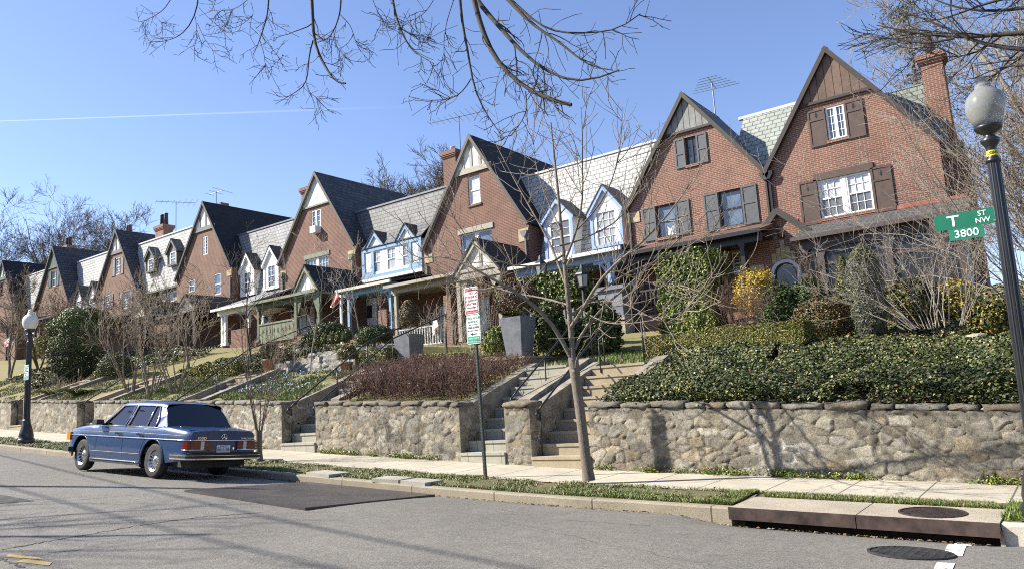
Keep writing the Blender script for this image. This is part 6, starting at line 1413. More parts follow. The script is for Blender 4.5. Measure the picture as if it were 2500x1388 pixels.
# flags and small porch things
def flag(label,pole0,pole1,quad,mats,stripes,name='flag'):
    t=thing(name,label,'flag',tuple(pole0)); k=MB(); k.tube([pole0,pole1],.016,6); k.build('pole',M['tan'],t)
    a,b_,c,d=[Vector(v) for v in quad]; n,m=14,13; V=[];F=[];mi=[]
    for i in range(n+1):
        for j in range(m+1):
            s,u=i/n,j/m; p=(a*(1-s)+b_*s)*(1-u)+(d*(1-s)+c*s)*u; p=p+Vector((0,.06*math.sin(s*7+u*2)*s,0)); V.append(tuple(p))
    for i in range(n):
        for j in range(m): F.append((i*(m+1)+j,(i+1)*(m+1)+j,(i+1)*(m+1)+j+1,i*(m+1)+j+1)); mi.append(stripes(i/n,j/m))
    b=MB(); b.v=V;b.f=F;b.m=mi; b.build('cloth',mats,t,True)
Yf_=23.0; fr=plain('flag_red',(.33,.045,.03),.8); fwm=plain('flag_white',(.72,.68,.66),.8); fb_=plain('flag_blue',(.04,.06,.22),.8)
def rw(s,u):
    d=abs(s-.05-.9*u) 
    if s>.88 or u>.9 or d<.10: return 1
    return 0
flag('red and white flag hanging from a porch corner',P(836,762,Yf_),P(821,703,Yf_),(P(821,706,Yf_),P(833,728,Yf_),P(812,752,Yf_),P(806,748,Yf_)),[fr,fwm],rw)
Yf_=20.5; flag('small striped flag with a blue corner at the far left',P(30,850,Yf_),P(36,818,Yf_),(P(12,826,Yf_),P(36,820,Yf_),P(30,842,Yf_),P(8,848,Yf_)),[fr,fwm,fb_],lambda s,u:2 if(s>.6 and u<.5) else int(u*13)%2)
p=P(722,780,23.3); k=MB(); 
for s in(-1,1): k.tube([p,p+Vector((s*.16,-.03,.12)),p+Vector((s*.2,-.03,.0)),p],[.02,.05,.05,.02],6); k.tube([p,p+Vector((s*.05,-.03,-.4)),p+Vector((s*.09,-.02,-.85))],[.02,.045,.03],5)
tag(k.build('ribbon_bow',plain('pink_ribbon',(.55,.22,.16),.6)),'faded pink ribbon bow tied to the sage green porch post','ribbon')
p=P(1063,795,23.45); k=MB(); k.add([tuple(p+Vector(v)) for v in((-.1,-.02,.22),(.1,-.02,.24),(.22,-.05,.0),(.06,-.08,-.1),(-.05,-.07,-.42),(-.14,-.06,-.1),(0,.05,.25),(.1,.05,.0),(-.08,.05,-.2))],[(0,5,4,3,2,1),(0,1,6),(1,2,7,6),(0,6,8,5),(5,8,4),(4,8,7,3),(3,7,2),(6,7,8)]); tag(k.build('draped_cloth',M['white']),'white cloth draped over the porch railing of the tan house','cloth')
p=P(1600,740,24.6); t=thing('porch_chair','dark slatted porch chair beside the ivy-covered shrub','chair',(p.x,24.6,2.72)); k=MB()
for i in range(8): k.box(p.x-.35,p.x+.35,24.55,24.58,3.2+i*.09,3.25+i*.09)
for s in(-1,1): k.box(p.x+s*.35-.025,p.x+s*.35+.025,24.54,24.6,2.72,4.0)
k.build('backrest',M['dbrown'],t); k=MB(); k.box(p.x-.36,p.x+.36,24.0,24.54,3.1,3.15); k.build('seat',M['dbrown'],t)
for s in(-1,1): k=MB(); k.box(p.x+s*.33-.03,p.x+s*.33+.03,24.02,24.08,2.72,3.1); k.build('leg',M['dbrown'],t)
# utility pole across the street (outside the frame, its shadow crosses the road)
d=Vector((math.sin(AZ),math.cos(AZ),0)); tip=ground_pt(545,1193); L_=13.5; pb=tip-d*L_; t=thing('utility_pole','wooden utility pole on the opposite side of the street','utility pole',(pb.x,pb.y,float(road_z(pb.x,pb.y)))); zz=float(road_z(pb.x,max(0,pb.y))); k=MB(); k.tube([(pb.x,pb.y,zz-.3),(pb.x,pb.y,zz+L_*math.tan(EL))],[.13,.09],10); k.build('pole',M['brown'],t)

# overhead cables on the far side poles; their shadows cross the road
zc_=8.6
for lab,u0,u1 in(('upper black overhead cable on the opposite side of the street',(182,1214),(816,1387)),('lower black overhead cable on the opposite side of the street',(480,1212),(1200,1373))):
    a_,b_=ground_pt(*u0),ground_pt(*u1); dv=(b_-a_); dv.z=0; dv.normalize(); sh_=Vector((math.sin(AZ),math.cos(AZ),0))*((zc_+1.2)/math.tan(EL)); p0,p1=a_-dv*16-sh_,b_+dv*14-sh_; p0.z=p1.z=zc_
    k=MB(); k.tube([p0,p0.lerp(p1,.5)+Vector((0,0,-.1)),p1],.026,6); tag(k.build('overhead_cable',M['black']),lab,'cable')
# ---------------- vegetation kit ----------------
def leafmat(name,c,rough=.5,spec=.4,trans=.0,c2=None):
    m,N,L,b=nmat(name); g=N.new('ShaderNodeNewGeometry'); n=N.new('ShaderNodeTexNoise'); n.inputs['Scale'].default_value=2.2; n.inputs['Detail'].default_value=5; L.new(g.outputs['Position'],n.inputs['Vector'])
    mx=N.new('ShaderNodeMix'); mx.data_type='RGBA'; mx.inputs[6].default_value=rgba(tuple(x*.7 for x in c)); mx.inputs[7].default_value=rgba(c2 or tuple(x*1.25 for x in c)); L.new(n.outputs[0],mx.inputs[0]); L.new(mx.outputs[2],b.inputs['Base Color'])
    b.inputs['Roughness'].default_value=rough; b.inputs['Specular IOR Level'].default_value=spec
    if trans: b.inputs['Subsurface Weight'].default_value=0
    return m
def leaves(name,pos,nrm,size,mats,w=None,par=None,asp=.62,fold=.18,seed=0):
    r=np.random.default_rng(seed); n=len(pos); pos=np.asarray(pos,float); nrm=np.asarray(nrm,float); nrm=nrm/np.maximum(np.linalg.norm(nrm,axis=1,keepdims=True),1e-6)
    a=r.normal(size=(n,3)); t=a-(a*nrm).sum(1,keepdims=True)*nrm; t/=np.maximum(np.linalg.norm(t,axis=1,keepdims=True),1e-6); s=np.cross(nrm,t)
    sz=(np.asarray(size)*np.ones(n)*r.uniform(.6,1.3,n))[:,None]
    V=np.stack([pos-t*sz*.5,pos+s*sz*.5*asp+nrm*sz*fold,pos+t*sz*.55,pos-s*sz*.5*asp+nrm*sz*fold],1).reshape(-1,3)
    F=np.arange(4*n).reshape(n,4); mi=r.choice(len(mats),n,p=w) if len(mats)>1 else np.zeros(n,int)
    return np_mesh(name,V,F,mats,mi,par)
def rdirs(r,n):
    d=r.normal(size=(n,3)); return d/np.linalg.norm(d,axis=1,keepdims=True)
def cloud(form,c,rad,n,seed,lump=.22,shell=.5,freq=2.2,gap=.0):
    r=np.random.default_rng(seed); c=np.array(c,float); rad=np.array(rad,float)
    if form=='box':
        q=r.uniform(-1,1,(n,3)); f=r.integers(0,5,n); ax=np.array([0,0,1,1,2])[f]; sg=np.array([-1,1,-1,1,1])[f]
        dep=1-np.abs(r.normal(0,.07,n)); q[np.arange(n),ax]=sg*dep; nr=np.zeros((n,3)); nr[np.arange(n),ax]=sg
        k=1+lump*(fbm(q[:,0]*freq*2+seed,q[:,2]*freq*2+q[:,1])-.45); p=c+q*rad*k[:,None]
        return p,nr+r.normal(0,.55,(n,3))
    d=rdirs(r,n); d[:,2]=np.where(d[:,2]<-.55,-d[:,2],d[:,2])
    k=1+lump*2*(fbm(np.arctan2(d[:,1],d[:,0])*freq+seed*1.3+9,d[:,2]*freq*1.5+seed)-.45)
    k+=lump*1.2*(fbm(np.arctan2(d[:,1],d[:,0])*freq*3+seed,d[:,2]*freq*4+seed*2)-.45)
    rr=(shell**3+(1-shell**3)*r.random(n))**(1/3)
    if form=='cone':
        z=1-np.sqrt(r.random(n))*1.0; z=1-(r.random(n))**.62; th=r.uniform(0,2*np.pi,n); k=1+lump*2*(fbm(th*1.5+seed,z*6)-.45); w=(1-z)**.75*.95+.05
        p=c+np.stack([np.cos(th)*w*rr*k*rad[0],np.sin(th)*w*rr*k*rad[1],(z*2-1)*rad[2]],1); nr=np.stack([np.cos(th),np.sin(th),.5*np.ones(n)],1); return p,nr+r.normal(0,.6,(n,3))
    if form=='column':
        z=r.uniform(-1,1,n); th=r.uniform(0,2*np.pi,n); k=1+lump*2*(fbm(th*1.5+seed,z*4)-.45); w=np.minimum(1,(1.02-np.abs(z)**4))
        p=c+np.stack([np.cos(th)*w*rr*k*rad[0],np.sin(th)*w*rr*k*rad[1],z*rad[2]],1); nr=np.stack([np.cos(th),np.sin(th),.3*np.ones(n)],1); return p,nr+r.normal(0,.6,(n,3))
    p=c+d*(rr*k)[:,None]*rad
    return p,d+r.normal(0,.55,(n,3))
def tubes(levels,name,mat,par=None,sides=4):
    "levels: list of (P(M,k,3), R(M,k))"
    VV=[];FF=[];o=0
    for P_,R_ in levels:
        if len(P_)==0: continue
        M_,k,_=P_.shape; T=np.gradient(P_,axis=1); T/=np.maximum(np.linalg.norm(T,axis=2,keepdims=True),1e-9)
        m=T.mean(1); ref=np.where(np.abs(m[:,2:3])<.8,np.array([[0,0,1.]]),np.array([[1.,.13,0]]))[:,None,:]
        A=np.cross(T,ref); A/=np.maximum(np.linalg.norm(A,axis=2,keepdims=True),1e-9); B=np.cross(T,A)
        s=sides if R_.max()<.05 else sides+4
        th=np.arange(s)*2*np.pi/s
        V=P_[:,:,None,:]+R_[:,:,None,None]*(A[:,:,None,:]*np.cos(th)[None,None,:,None]+B[:,:,None,:]*np.sin(th)[None,None,:,None])
        i=np.arange(M_*k*s).reshape(M_,k,s)+o; j=np.roll(i,-1,2)
        F=np.stack([i[:,:-1],j[:,:-1],j[:,1:],i[:,1:]],-1).reshape(-1,4); VV.append(V.reshape(-1,3)); FF.append(F); o+=M_*k*s
    return np_mesh(name,np.concatenate(VV),np.concatenate(FF),mat,parent=par,smooth=True)
def resample(pts,k):
    p=np.array([tuple(q) for q in pts],float); d=np.r_[0,np.cumsum(np.linalg.norm(np.diff(p,axis=0),axis=1))]; t=np.linspace(0,d[-1],k)
    # smooth (catmull-like) by oversampling then averaging
    q=np.stack([np.interp(t,d,p[:,i]) for i in range(3)],1)
    for _ in range(2): q[1:-1]=.5*q[1:-1]+.25*(q[:-2]+q[2:])
    return q
def sprout(r,P_,R_,n,length,ang=(35,65),k=6,up=.3,wig=.12,t0=.2,t1=1.0,rs=.5,rmin=.003,lenvar=.5,taper=.35,bias=None,out=None):
    M_,kk,_=P_.shape; N=M_*n; par=np.repeat(np.arange(M_),n); t=r.uniform(t0,t1,N)*(kk-1); i=np.minimum(t.astype(int),kk-2); f=t-i
    st=P_[par,i]*(1-f)[:,None]+P_[par,i+1]*f[:,None]; rd=R_[par,i]*(1-f)+R_[par,i+1]*f
    T=P_[par,i+1]-P_[par,i]; T/=np.maximum(np.linalg.norm(T,axis=1,keepdims=True),1e-9)
    x=rdirs(r,N); pr=np.cross(T,x); pr/=np.maximum(np.linalg.norm(pr,axis=1,keepdims=True),1e-9)
    a=np.radians(r.uniform(*ang,N))[:,None]; d=T*np.cos(a)+pr*np.sin(a)
    if bias is not None: d=d+np.array(bias)[None,:]; d/=np.linalg.norm(d,axis=1,keepdims=True)
    L_=np.asarray(length)*r.uniform(1-lenvar,1+lenvar,N)*(1.15-.5*t/(kk-1))
    pts=[st]; cur=st.copy()
    for s in range(1,k):
        d=d+np.array([0,0,up/k])+r.normal(0,wig,(N,3)); d/=np.linalg.norm(d,axis=1,keepdims=True); cur=cur+d*(L_/(k-1))[:,None]; pts.append(cur)
    Q=np.stack(pts,1); r0=np.maximum(rd*rs*r.uniform(.7,1.1,N),rmin); Rr=np.maximum(r0[:,None]*np.linspace(1,taper,k)[None,:],rmin*.8)
    return Q,Rr
def bark(name,c,c2,scale=14):
    return plain(name,c,.85,c2=c2,scale=scale,bump=.5,bscale=60)
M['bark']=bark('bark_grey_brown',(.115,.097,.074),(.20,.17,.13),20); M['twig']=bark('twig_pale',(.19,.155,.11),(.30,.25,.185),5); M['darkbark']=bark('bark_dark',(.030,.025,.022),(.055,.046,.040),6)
M['farbark']=bark('bark_far',(.055,.043,.033),(.09,.072,.056),2); M['twigred']=bark('twig_red_brown',(.075,.038,.03),(.135,.072,.055),6); M['twiggrey']=bark('twig_grey',(.20,.175,.145),(.31,.275,.235),4); M['twigbrown']=bark('twig_brown',(.155,.115,.08),(.25,.19,.135),3)
M['crape']=bark('crape_bark',(.17,.13,.09),(.30,.245,.175),8)
G=lambda n,c,**k: M.setdefault(n,leafmat(n,c,**k))
G('ivy_dark',(.036,.050,.015),rough=.55,spec=.28); G('ivy_mid',(.085,.105,.03),rough=.55,spec=.28); G('ivy_light',(.23,.235,.11),rough=.5,spec=.35); G('ivy_yellow',(.28,.27,.09),rough=.45); G('ivy_brown',(.12,.075,.035),rough=.6)
G('box_dark',(.09,.105,.022)); G('box_mid',(.19,.195,.045)); G('box_gold',(.33,.28,.07))
G('fresh_a',(.085,.13,.022)); G('fresh_b',(.18,.22,.045),rough=.4); G('fresh_c',(.29,.31,.09))
G('gold_a',(.42,.30,.025)); G('gold_b',(.55,.42,.05)); G('gold_c',(.26,.21,.03))
G('arb_a',(.12,.10,.025)); G('arb_b',(.18,.13,.035)); G('arb_c',(.07,.08,.022))
G('brown_a',(.12,.08,.032)); G('brown_b',(.18,.12,.05)); G('dead_a',(.10,.062,.04)); G('dead_b',(.16,.105,.065))
G('deep_a',(.035,.06,.02),rough=.6,spec=.25); G('deep_b',(.065,.10,.03),rough=.6,spec=.25); G('jun_a',(.085,.095,.062)); G('jun_b',(.13,.135,.09)); G('pine_a',(.05,.07,.035)); G('pine_b',(.085,.10,.045))
G('grass_a',(.09,.145,.02)); G('grass_b',(.155,.21,.042)); G('grass_c',(.24,.20,.10)); G('grass_d',(.17,.18,.055))
def trunkstems(par,c,h_,n,spread,seed,mat=None,r0=.02):
    r=np.random.default_rng(seed); b=np.array(c); P0=np.zeros((n,6,3)); 
    for i in range(n):
        a=r.uniform(0,2*math.pi); s=r.uniform(.1,1)*spread
        for j in range(6): f=j/5; P0[i,j]=b+np.array([math.cos(a)*s*f,math.sin(a)*s*f,h_*f])+r.normal(0,.015,3)
    return tubes([(P0,np.tile(np.linspace(r0,r0*.3,6),(n,1)))],'stem',mat or M['twigbrown'],par)
def bush(name,label,px,Y,wpx,hpx,form,n,size,mats,w=None,lump=.22,depth=None,shell=.55,group=None,seed=None,asp=.62,freq=2.2,cat='shrub',fixed=False):
    "px = base-centre pixel, wpx,hpx = extent in photo pixels"
    if not fixed: Y=on_terrain(px[0],px[1],Y)
    b=P(px[0],px[1],Y); u0=to_px(b)[0]; ax_=abs(to_px(b+Vector((.2,0,0)))[0]-u0)*5; ay_=abs(to_px(b+Vector((0,.2,0)))[0]-u0)*5; wl=wpx/2/((ax_+ay_*.75) if form=='box' else math.hypot(ax_,ay_*.85))*1.12; tp=P(px[0],px[1]-hpx,Y).z; hh=(tp-b.z)
    seed=seed or int(px[0]*7+px[1]); dep=wl*(.75 if form=='box' else .85)
    t=thing(name,label,cat,tuple(b),group)
    el=form=='ellipsoid' and not fixed
    p,nr=cloud(form,(b.x,Y,b.z+hh*(.40 if el else .5)),(wl,dep,hh*(.60 if el else .5)),int(n*1.8),seed,lump,shell,freq)
    leaves('foliage',p,nr,size*.74,[M[k] for k in mats],w,t,asp,seed=seed)
    trunkstems(t,(b.x,Y,min(b.z,float(terrain(b.x,Y)))-.02),hh*.8,5,wl*.5,seed)
    return t
def twigbush(name,label,c,n,length,spread,mat,seed,up=.4,r0=.012,lean=(0,0,0),l1=3,l2=3,group=None,base=.12,wig=.07,rmin=.003,cat='shrub',l3=0,f1=.42,f2=.4,an=(20,50)):
    r=np.random.default_rng(seed); c=np.array(tuple(c),float); t=thing(name,label,cat,tuple(c),group); k=8
    a=r.uniform(0,2*np.pi,n); rad=np.sqrt(r.random(n)); d=np.stack([np.cos(a)*rad*spread,np.sin(a)*rad*spread,np.ones(n)],1)+np.array(lean); d/=np.linalg.norm(d,axis=1,keepdims=True)
    cur=c+np.stack([np.cos(a)*rad*base,np.sin(a)*rad*base,np.zeros(n)],1); L_=length*r.uniform(.6,1.1,n); pts=[cur]
    for s in range(1,k): d=d+np.array([0,0,up/k])*0+r.normal(0,wig,(n,3))+np.array([0,0,up/k])*(r.random((n,1))); d/=np.linalg.norm(d,axis=1,keepdims=True); cur=cur+d*(L_/(k-1))[:,None]; pts.append(cur)
    P0=np.stack(pts,1); R0=r0*r.uniform(.6,1.2,n)[:,None]*np.linspace(1,.35,k)[None,:]
    lv=[(P0,R0)]
    if l1: lv.append(sprout(r,P0,R0,l1,length*f1,an,6,up,.13,.25,1,.6,rmin))
    if l2: lv.append(sprout(r,*lv[-1],l2,length*f1*f2,an,5,up,.16,.2,1,.65,rmin))
    if l3: lv.append(sprout(r,*lv[-1],l3,length*f1*f2*.55,an,4,up,.16,.2,1,.7,rmin))
    tubes(lv,'stems',mat,t,3 if r0<.02 else 4); return t
# ---------------- the street tree in front of the steps ----------------
def traced(pts,Y,k=10):
    "pts: (u,v[,dy])"
    return resample([P(p[0],p[1],Y+(p[2] if len(p)>2 else 0)) for p in pts],k)
def street_tree():
    r=np.random.default_rng(5); pb=verge_pt(1437,1166); Yt=pb.y; t=thing('street_tree','bare young street tree with pale spreading branches in front of the steps','tree',(pb.x,Yt,float(walk_z(pb.x,Yt))))
    trunk=traced([(1438,1172),(1430,1120),(1420,1030),(1409,950),(1403,905),(1399,872)],Yt,12)
    rt=np.array([.102,.088,.083,.081,.079,.078,.077,.076,.076,.078,.083,.078])
    lim=[([(1399,876),(1396,820),(1389,760),(1385,700),(1379,650),(1373,600,.1),(1367,530,.15),(1362,450,.2),(1352,380,.2),(1345,300,.3)],.054,.010),
     ([(1398,880),(1378,835),(1351,790,-.2),(1317,747,-.4),(1282,723,-.6),(1228,697,-.8),(1190,672,-.9),(1130,640,-1.0),(1060,612,-1.0),(1003,640,-1.1)],.046,.006),
     ([(1392,800),(1410,780,-.1),(1425,752,-.2),(1442,715,-.3),(1462,685,-.35),(1498,642,-.4),(1550,612,-.5),(1600,560,-.6),(1655,500,-.6),(1690,440,-.6)],.038,.006),
     ([(1402,852),(1415,815,.2),(1440,780,.3),(1480,742,.4),(1520,708,.5),(1575,660,.5),(1640,600,.6),(1700,545,.6)],.030,.005),
     ([(1385,705),(1370,668),(1352,610,.3),(1325,560,.5),(1290,500,.6),(1250,430,.7),(1225,380,.7),(1195,320,.8)],.028,.005),
     ([(1378,640),(1395,600,-.2),(1415,545,-.3),(1426,470,-.4),(1420,400,-.4),(1424,330,-.4),(1418,262,-.4)],.026,.004),
     ([(1392,770),(1420,748,.3),(1480,700,.6),(1540,655,.8),(1600,645,1.0),(1680,600,1.1),(1760,560,1.2)],.026,.005),
     ([(1390,745),(1345,730,.4),(1300,722,.6),(1245,715,.7),(1180,690,.9),(1110,672,1.0)],.022,.005),
     ([(1376,622),(1350,650,-.3),(1300,650,-.6),(1240,655,-.8),(1180,620,-1.0),(1120,560,-1.0),(1085,480,-1.1)],.022,.004),
     ([(1368,560),(1340,500,.4),(1310,420,.6),(1300,350,.7),(1305,280,.7)],.018,.004),
     ([(1410,560),(1450,520,.3),(1490,460,.4),(1510,390,.4),(1520,300,.5),(1519,262,.5)],.018,.004),
     ([(1425,760),(1480,790,-.5),(1540,790,-.8),(1605,780,-.9),(1650,768,-1),(1692,750,-1)],.014,.004),
     ([(1430,740),(1500,730,-.4),(1560,755,-.6),(1600,785,-.7),(1660,790,-.8)],.012,.004),
     ([(1500,660),(1580,690,.2),(1640,702,.2),(1700,690,.2),(1745,655,.2)],.013,.004),
     ([(1367,600),(1420,590,.4),(1460,560,.5),(1500,555,.6),(1540,500,.7),(1580,430,.7),(1600,380,.7)],.020,.004)]
    P0=np.stack([traced(l[0],Yt,12) for l in lim]); R0=np.stack([np.linspace(l[1]*.86,l[2]*1.1,12) for l in lim])
    tubes([(trunk[None],rt[None])],'trunk',M['bark'],t,8)
    a=sprout(r,P0,R0,8,.85,(25,60),8,.55,.10,.3,1,.6,.0075); b=sprout(r,*a,3,.6,(25,55),6,.5,.12,.15,1,.65,.0052); c=sprout(r,P0,R0,5,.55,(30,70),6,.5,.13,.2,1,.3,.005)
    tubes([(P0,R0)],'limbs',M['bark'],t,6); tubes([a,b,c],'twigs',M['twig'],t,4)
    k=MB(); q=P(1400,905,Yt-.082); k.lathe([(.028,0),(.03,.01),(.018,.014)],(0,0,0),12); o=k.build('branch_scar',M['twig'],None); o.data.transform(Matrix.Translation(q)@Matrix.Rotation(R(90),4,'X')); attach(o,t)
street_tree()
# ---------------- overhanging tree: trunk on this side of the street, limbs above the view ----------------
def overhang():
    r=np.random.default_rng(9); t=thing('overhanging_tree','large dark bare tree whose branches hang into the top of the photo','tree',(3.2,-1.5,-1.6))
    z=lambda *a:[(300+x/1.923,y/1.923) for x,y in a]
    T=[(z((1640,-40),(1660,60),(1690,150),(1720,230),(1770,310),(1830,370),(1900,420),(1960,450),(2040,485),(2105,493)),.058,.022),
     (z((1640,-30),(1700,60),(1760,110),(1800,160),(1840,220),(1900,270),(1960,320),(2020,355),(2090,390),(2160,395),(2250,370),(2330,330)),.062,.008),
     (z((1780,-30),(1850,40),(1920,120),(1990,160),(2060,200),(2120,260),(2180,310),(2240,335),(2300,330)),.045,.006),
     (z((1800,-20),(1880,50),(1960,130),(2060,160),(2190,155),(2300,150),(2380,125),(2430,65)),.030,.005),
     (z((1580,-30),(1590,100),(1610,200),(1630,280),(1635,370),(1660,450),(1700,530),(1740,590),(1790,650)),.036,.005),
     (z((1635,370),(1600,430),(1550,465),(1480,470),(1430,475),(1370,460)),.013,.004),
     (z((1262,-30),(1280,80),(1300,130),(1330,200),(1370,250),(1420,275),(1460,300)),.032,.005),
     (z((1300,130),(1350,165),(1420,185),(1475,200)),.012,.004),
     (z((884,-40),(893,100),(893,190),(920,260),(960,330),(1000,400),(1020,410),(1045,393)),.044,.012),
     (z((893,190),(872,250),(870,330),(865,400),(800,440),(715,490)),.022,.004),(z((865,400),(880,440),(930,475)),.009,.004),
     (z((1025,-30),(1020,70),(990,150),(960,190),(905,200)),.024,.004),(z((1020,70),(1070,120),(1090,190),(1115,243)),.012,.004),(z((990,150),(1000,220),(1050,278)),.010,.004),
     (z((686,-30),(680,70),(655,150),(640,200),(610,260)),.024,.005),(z((640,180),(665,260),(670,340),(685,375)),.010,.004),(z((645,160),(700,230),(740,280)),.009,.004),
     (z((356,-30),(355,35),(340,80),(300,150),(250,180),(150,205),(90,180)),.022,.004),(z((340,80),(350,160),(335,220),(335,290)),.010,.004),(z((350,110),(380,180),(430,250),(485,278)),.010,.004),(z((355,35),(410,95),(470,140),(530,160)),.010,.004),
     (z((240,-30),(200,45),(150,75),(80,110),(20,80)),.016,.004),(z((150,75),(185,110),(210,145)),.008,.004),
     (z((620,-30),(540,40),(460,55),(400,48)),.010,.004),(z((600,10),(620,70),(540,130),(490,135)),.009,.004),(z((1470,-20),(1430,50),(1380,90),(1300,108)),.009,.004),(z((1165,-20),(1205,80),(1230,115),(1280,118)),.009,.004),
     (z((1560,-20),(1520,100),(1505,200),(1510,290)),.010,.004),(z((1720,240),(1800,330),(1850,380),(1960,400)),.010,.004),(z((1890,430),(1900,520),(1860,590),(1820,640)),.012,.004),(z((1840,220),(1850,330),(1850,400)),.014,.006),(z((1950,310),(1945,390),(1900,470)),.012,.005)]
    Y=8.6
    P0=np.stack([traced(l[0],Y+.55*math.sin(i*2.1),12) for i,l in enumerate(T)]); R0=np.stack([np.linspace(l[1]*.72,l[2]*1.25,12) for l in T])
    # limbs from the trunk, above the picture, down to the traced branches
    crotch=Vector((3.0,-1.0,6.8)); L_=[]
    for i,l in enumerate(T):
        if l[0][0][1]<-5:
            e=Vector(P0[i,0]); m1=crotch+Vector(((e.x-crotch.x)*.35,(e.y-crotch.y)*.3,2.6)); m2=Vector((e.x+(crotch.x-e.x)*.22,e.y-1.6,e.z+2.3)); L_.append(resample([crotch,m1,m2,e],12))
    L_=np.stack(L_); RL=np.tile(np.linspace(.13,.06,12),(len(L_),1)); 
    for i,(j) in enumerate([k for k,l in enumerate(T) if l[0][0][1]<-5]): RL[i]=np.linspace(.10,R0[j,0],12)
    tk=resample([(3.2,-1.5,-1.8),(3.15,-1.4,1.5),(3.05,-1.2,4.5),(3.0,-1.0,6.9)],10)
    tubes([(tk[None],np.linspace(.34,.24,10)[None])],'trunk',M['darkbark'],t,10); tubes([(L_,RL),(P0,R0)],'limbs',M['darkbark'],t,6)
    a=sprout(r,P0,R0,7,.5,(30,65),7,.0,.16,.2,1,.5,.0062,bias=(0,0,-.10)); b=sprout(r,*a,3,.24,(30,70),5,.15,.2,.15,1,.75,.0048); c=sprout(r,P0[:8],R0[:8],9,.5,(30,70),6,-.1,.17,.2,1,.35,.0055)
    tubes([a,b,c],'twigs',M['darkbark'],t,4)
overhang()
# ---------------- bare trees ----------------
def bare_tree(name,label,base,H,seed,mat,spread=.5,r0=.22,levels=(6,5,4,3),first=.25,nstem=1,lenf=(.55,.5,.5,.5),up=.35,twigr=.006,group=None,lean=(0,0),ang=(25,60),cat='tree',rsc=.6,wig=.1):
    r=np.random.default_rng(seed); b=np.array(tuple(base),float); t=thing(name,label,cat,tuple(b),group); P0=[];R0=[]
    for s in range(nstem):
        a=r.uniform(0,6.28); off=.0 if nstem==1 else spread*.45; pts=[b+np.array([math.cos(a)*.06*(nstem>1),math.sin(a)*.06*(nstem>1),-.1])]; d=np.array([math.cos(a)*off+lean[0],math.sin(a)*off+lean[1],1.]); d/=np.linalg.norm(d)
        hs=H*(.85 if nstem>1 else .75)*r.uniform(.85,1.1)
        for j in range(11): d=d+r.normal(0,wig*.6,3)*np.array([1,1,.4]); d/=np.linalg.norm(d); pts.append(pts[-1]+d*hs/11)
        P0.append(np.array(pts)); R0.append(r0*np.linspace(1,.22,12)*r.uniform(.7,1.1))
    P0=np.stack(P0);R0=np.stack(R0); tubes([(P0,R0)],'trunk',mat,t,6)
    lv=[];cur=(P0,R0);L_=H*lenf[0]
    for i,n in enumerate(levels):
        cur=sprout(r,*cur,n,L_,ang,8-i if i<4 else 4,up,wig+.03*i,first if i==0 else .25,1,rsc,twigr); lv.append(cur)
        if i+1<len(levels): L_*=lenf[min(i+1,len(lenf)-1)]
    tubes(lv,'crown',mat,t,3); return t
gb=lambda x,y:(x,y,float(terrain(x,y)))
# far trees behind the row
def far_tree(label,u,vtop,Y,seed,lv,spread=1.0,zb=7.0,r0=.32,hk=1.22):
    t_=P(u,vtop,Y); bare_tree('bare_tree',label,(t_.x,Y,zb),(t_.z-zb)/hk,seed,M['farbark'],levels=lv,first=.24,r0=r0*1.5,twigr=.021,lenf=(.40*spread,.46,.5,.5),up=.45)
far_tree('tall bare tree behind the farthest roofs at the left edge',32,478,47,31,(14,8,7,5),hk=1.06)
far_tree('wide bare tree behind the green board gable',120,500,48,32,(17,8,7,5),1.05,hk=1.06)
far_tree('rounded bare tree left of the two chimney pots',205,503,48,33,(16,8,7,5),1.0,hk=1.06)
far_tree('broad bare tree behind the tan half-timbered house',1050,342,54,34,(18,9,7,5),1.25,6)
far_tree('lower bare tree left of the broad tree, behind the blue-bay house',965,395,55,35,(16,9,7,5),1.25,6)
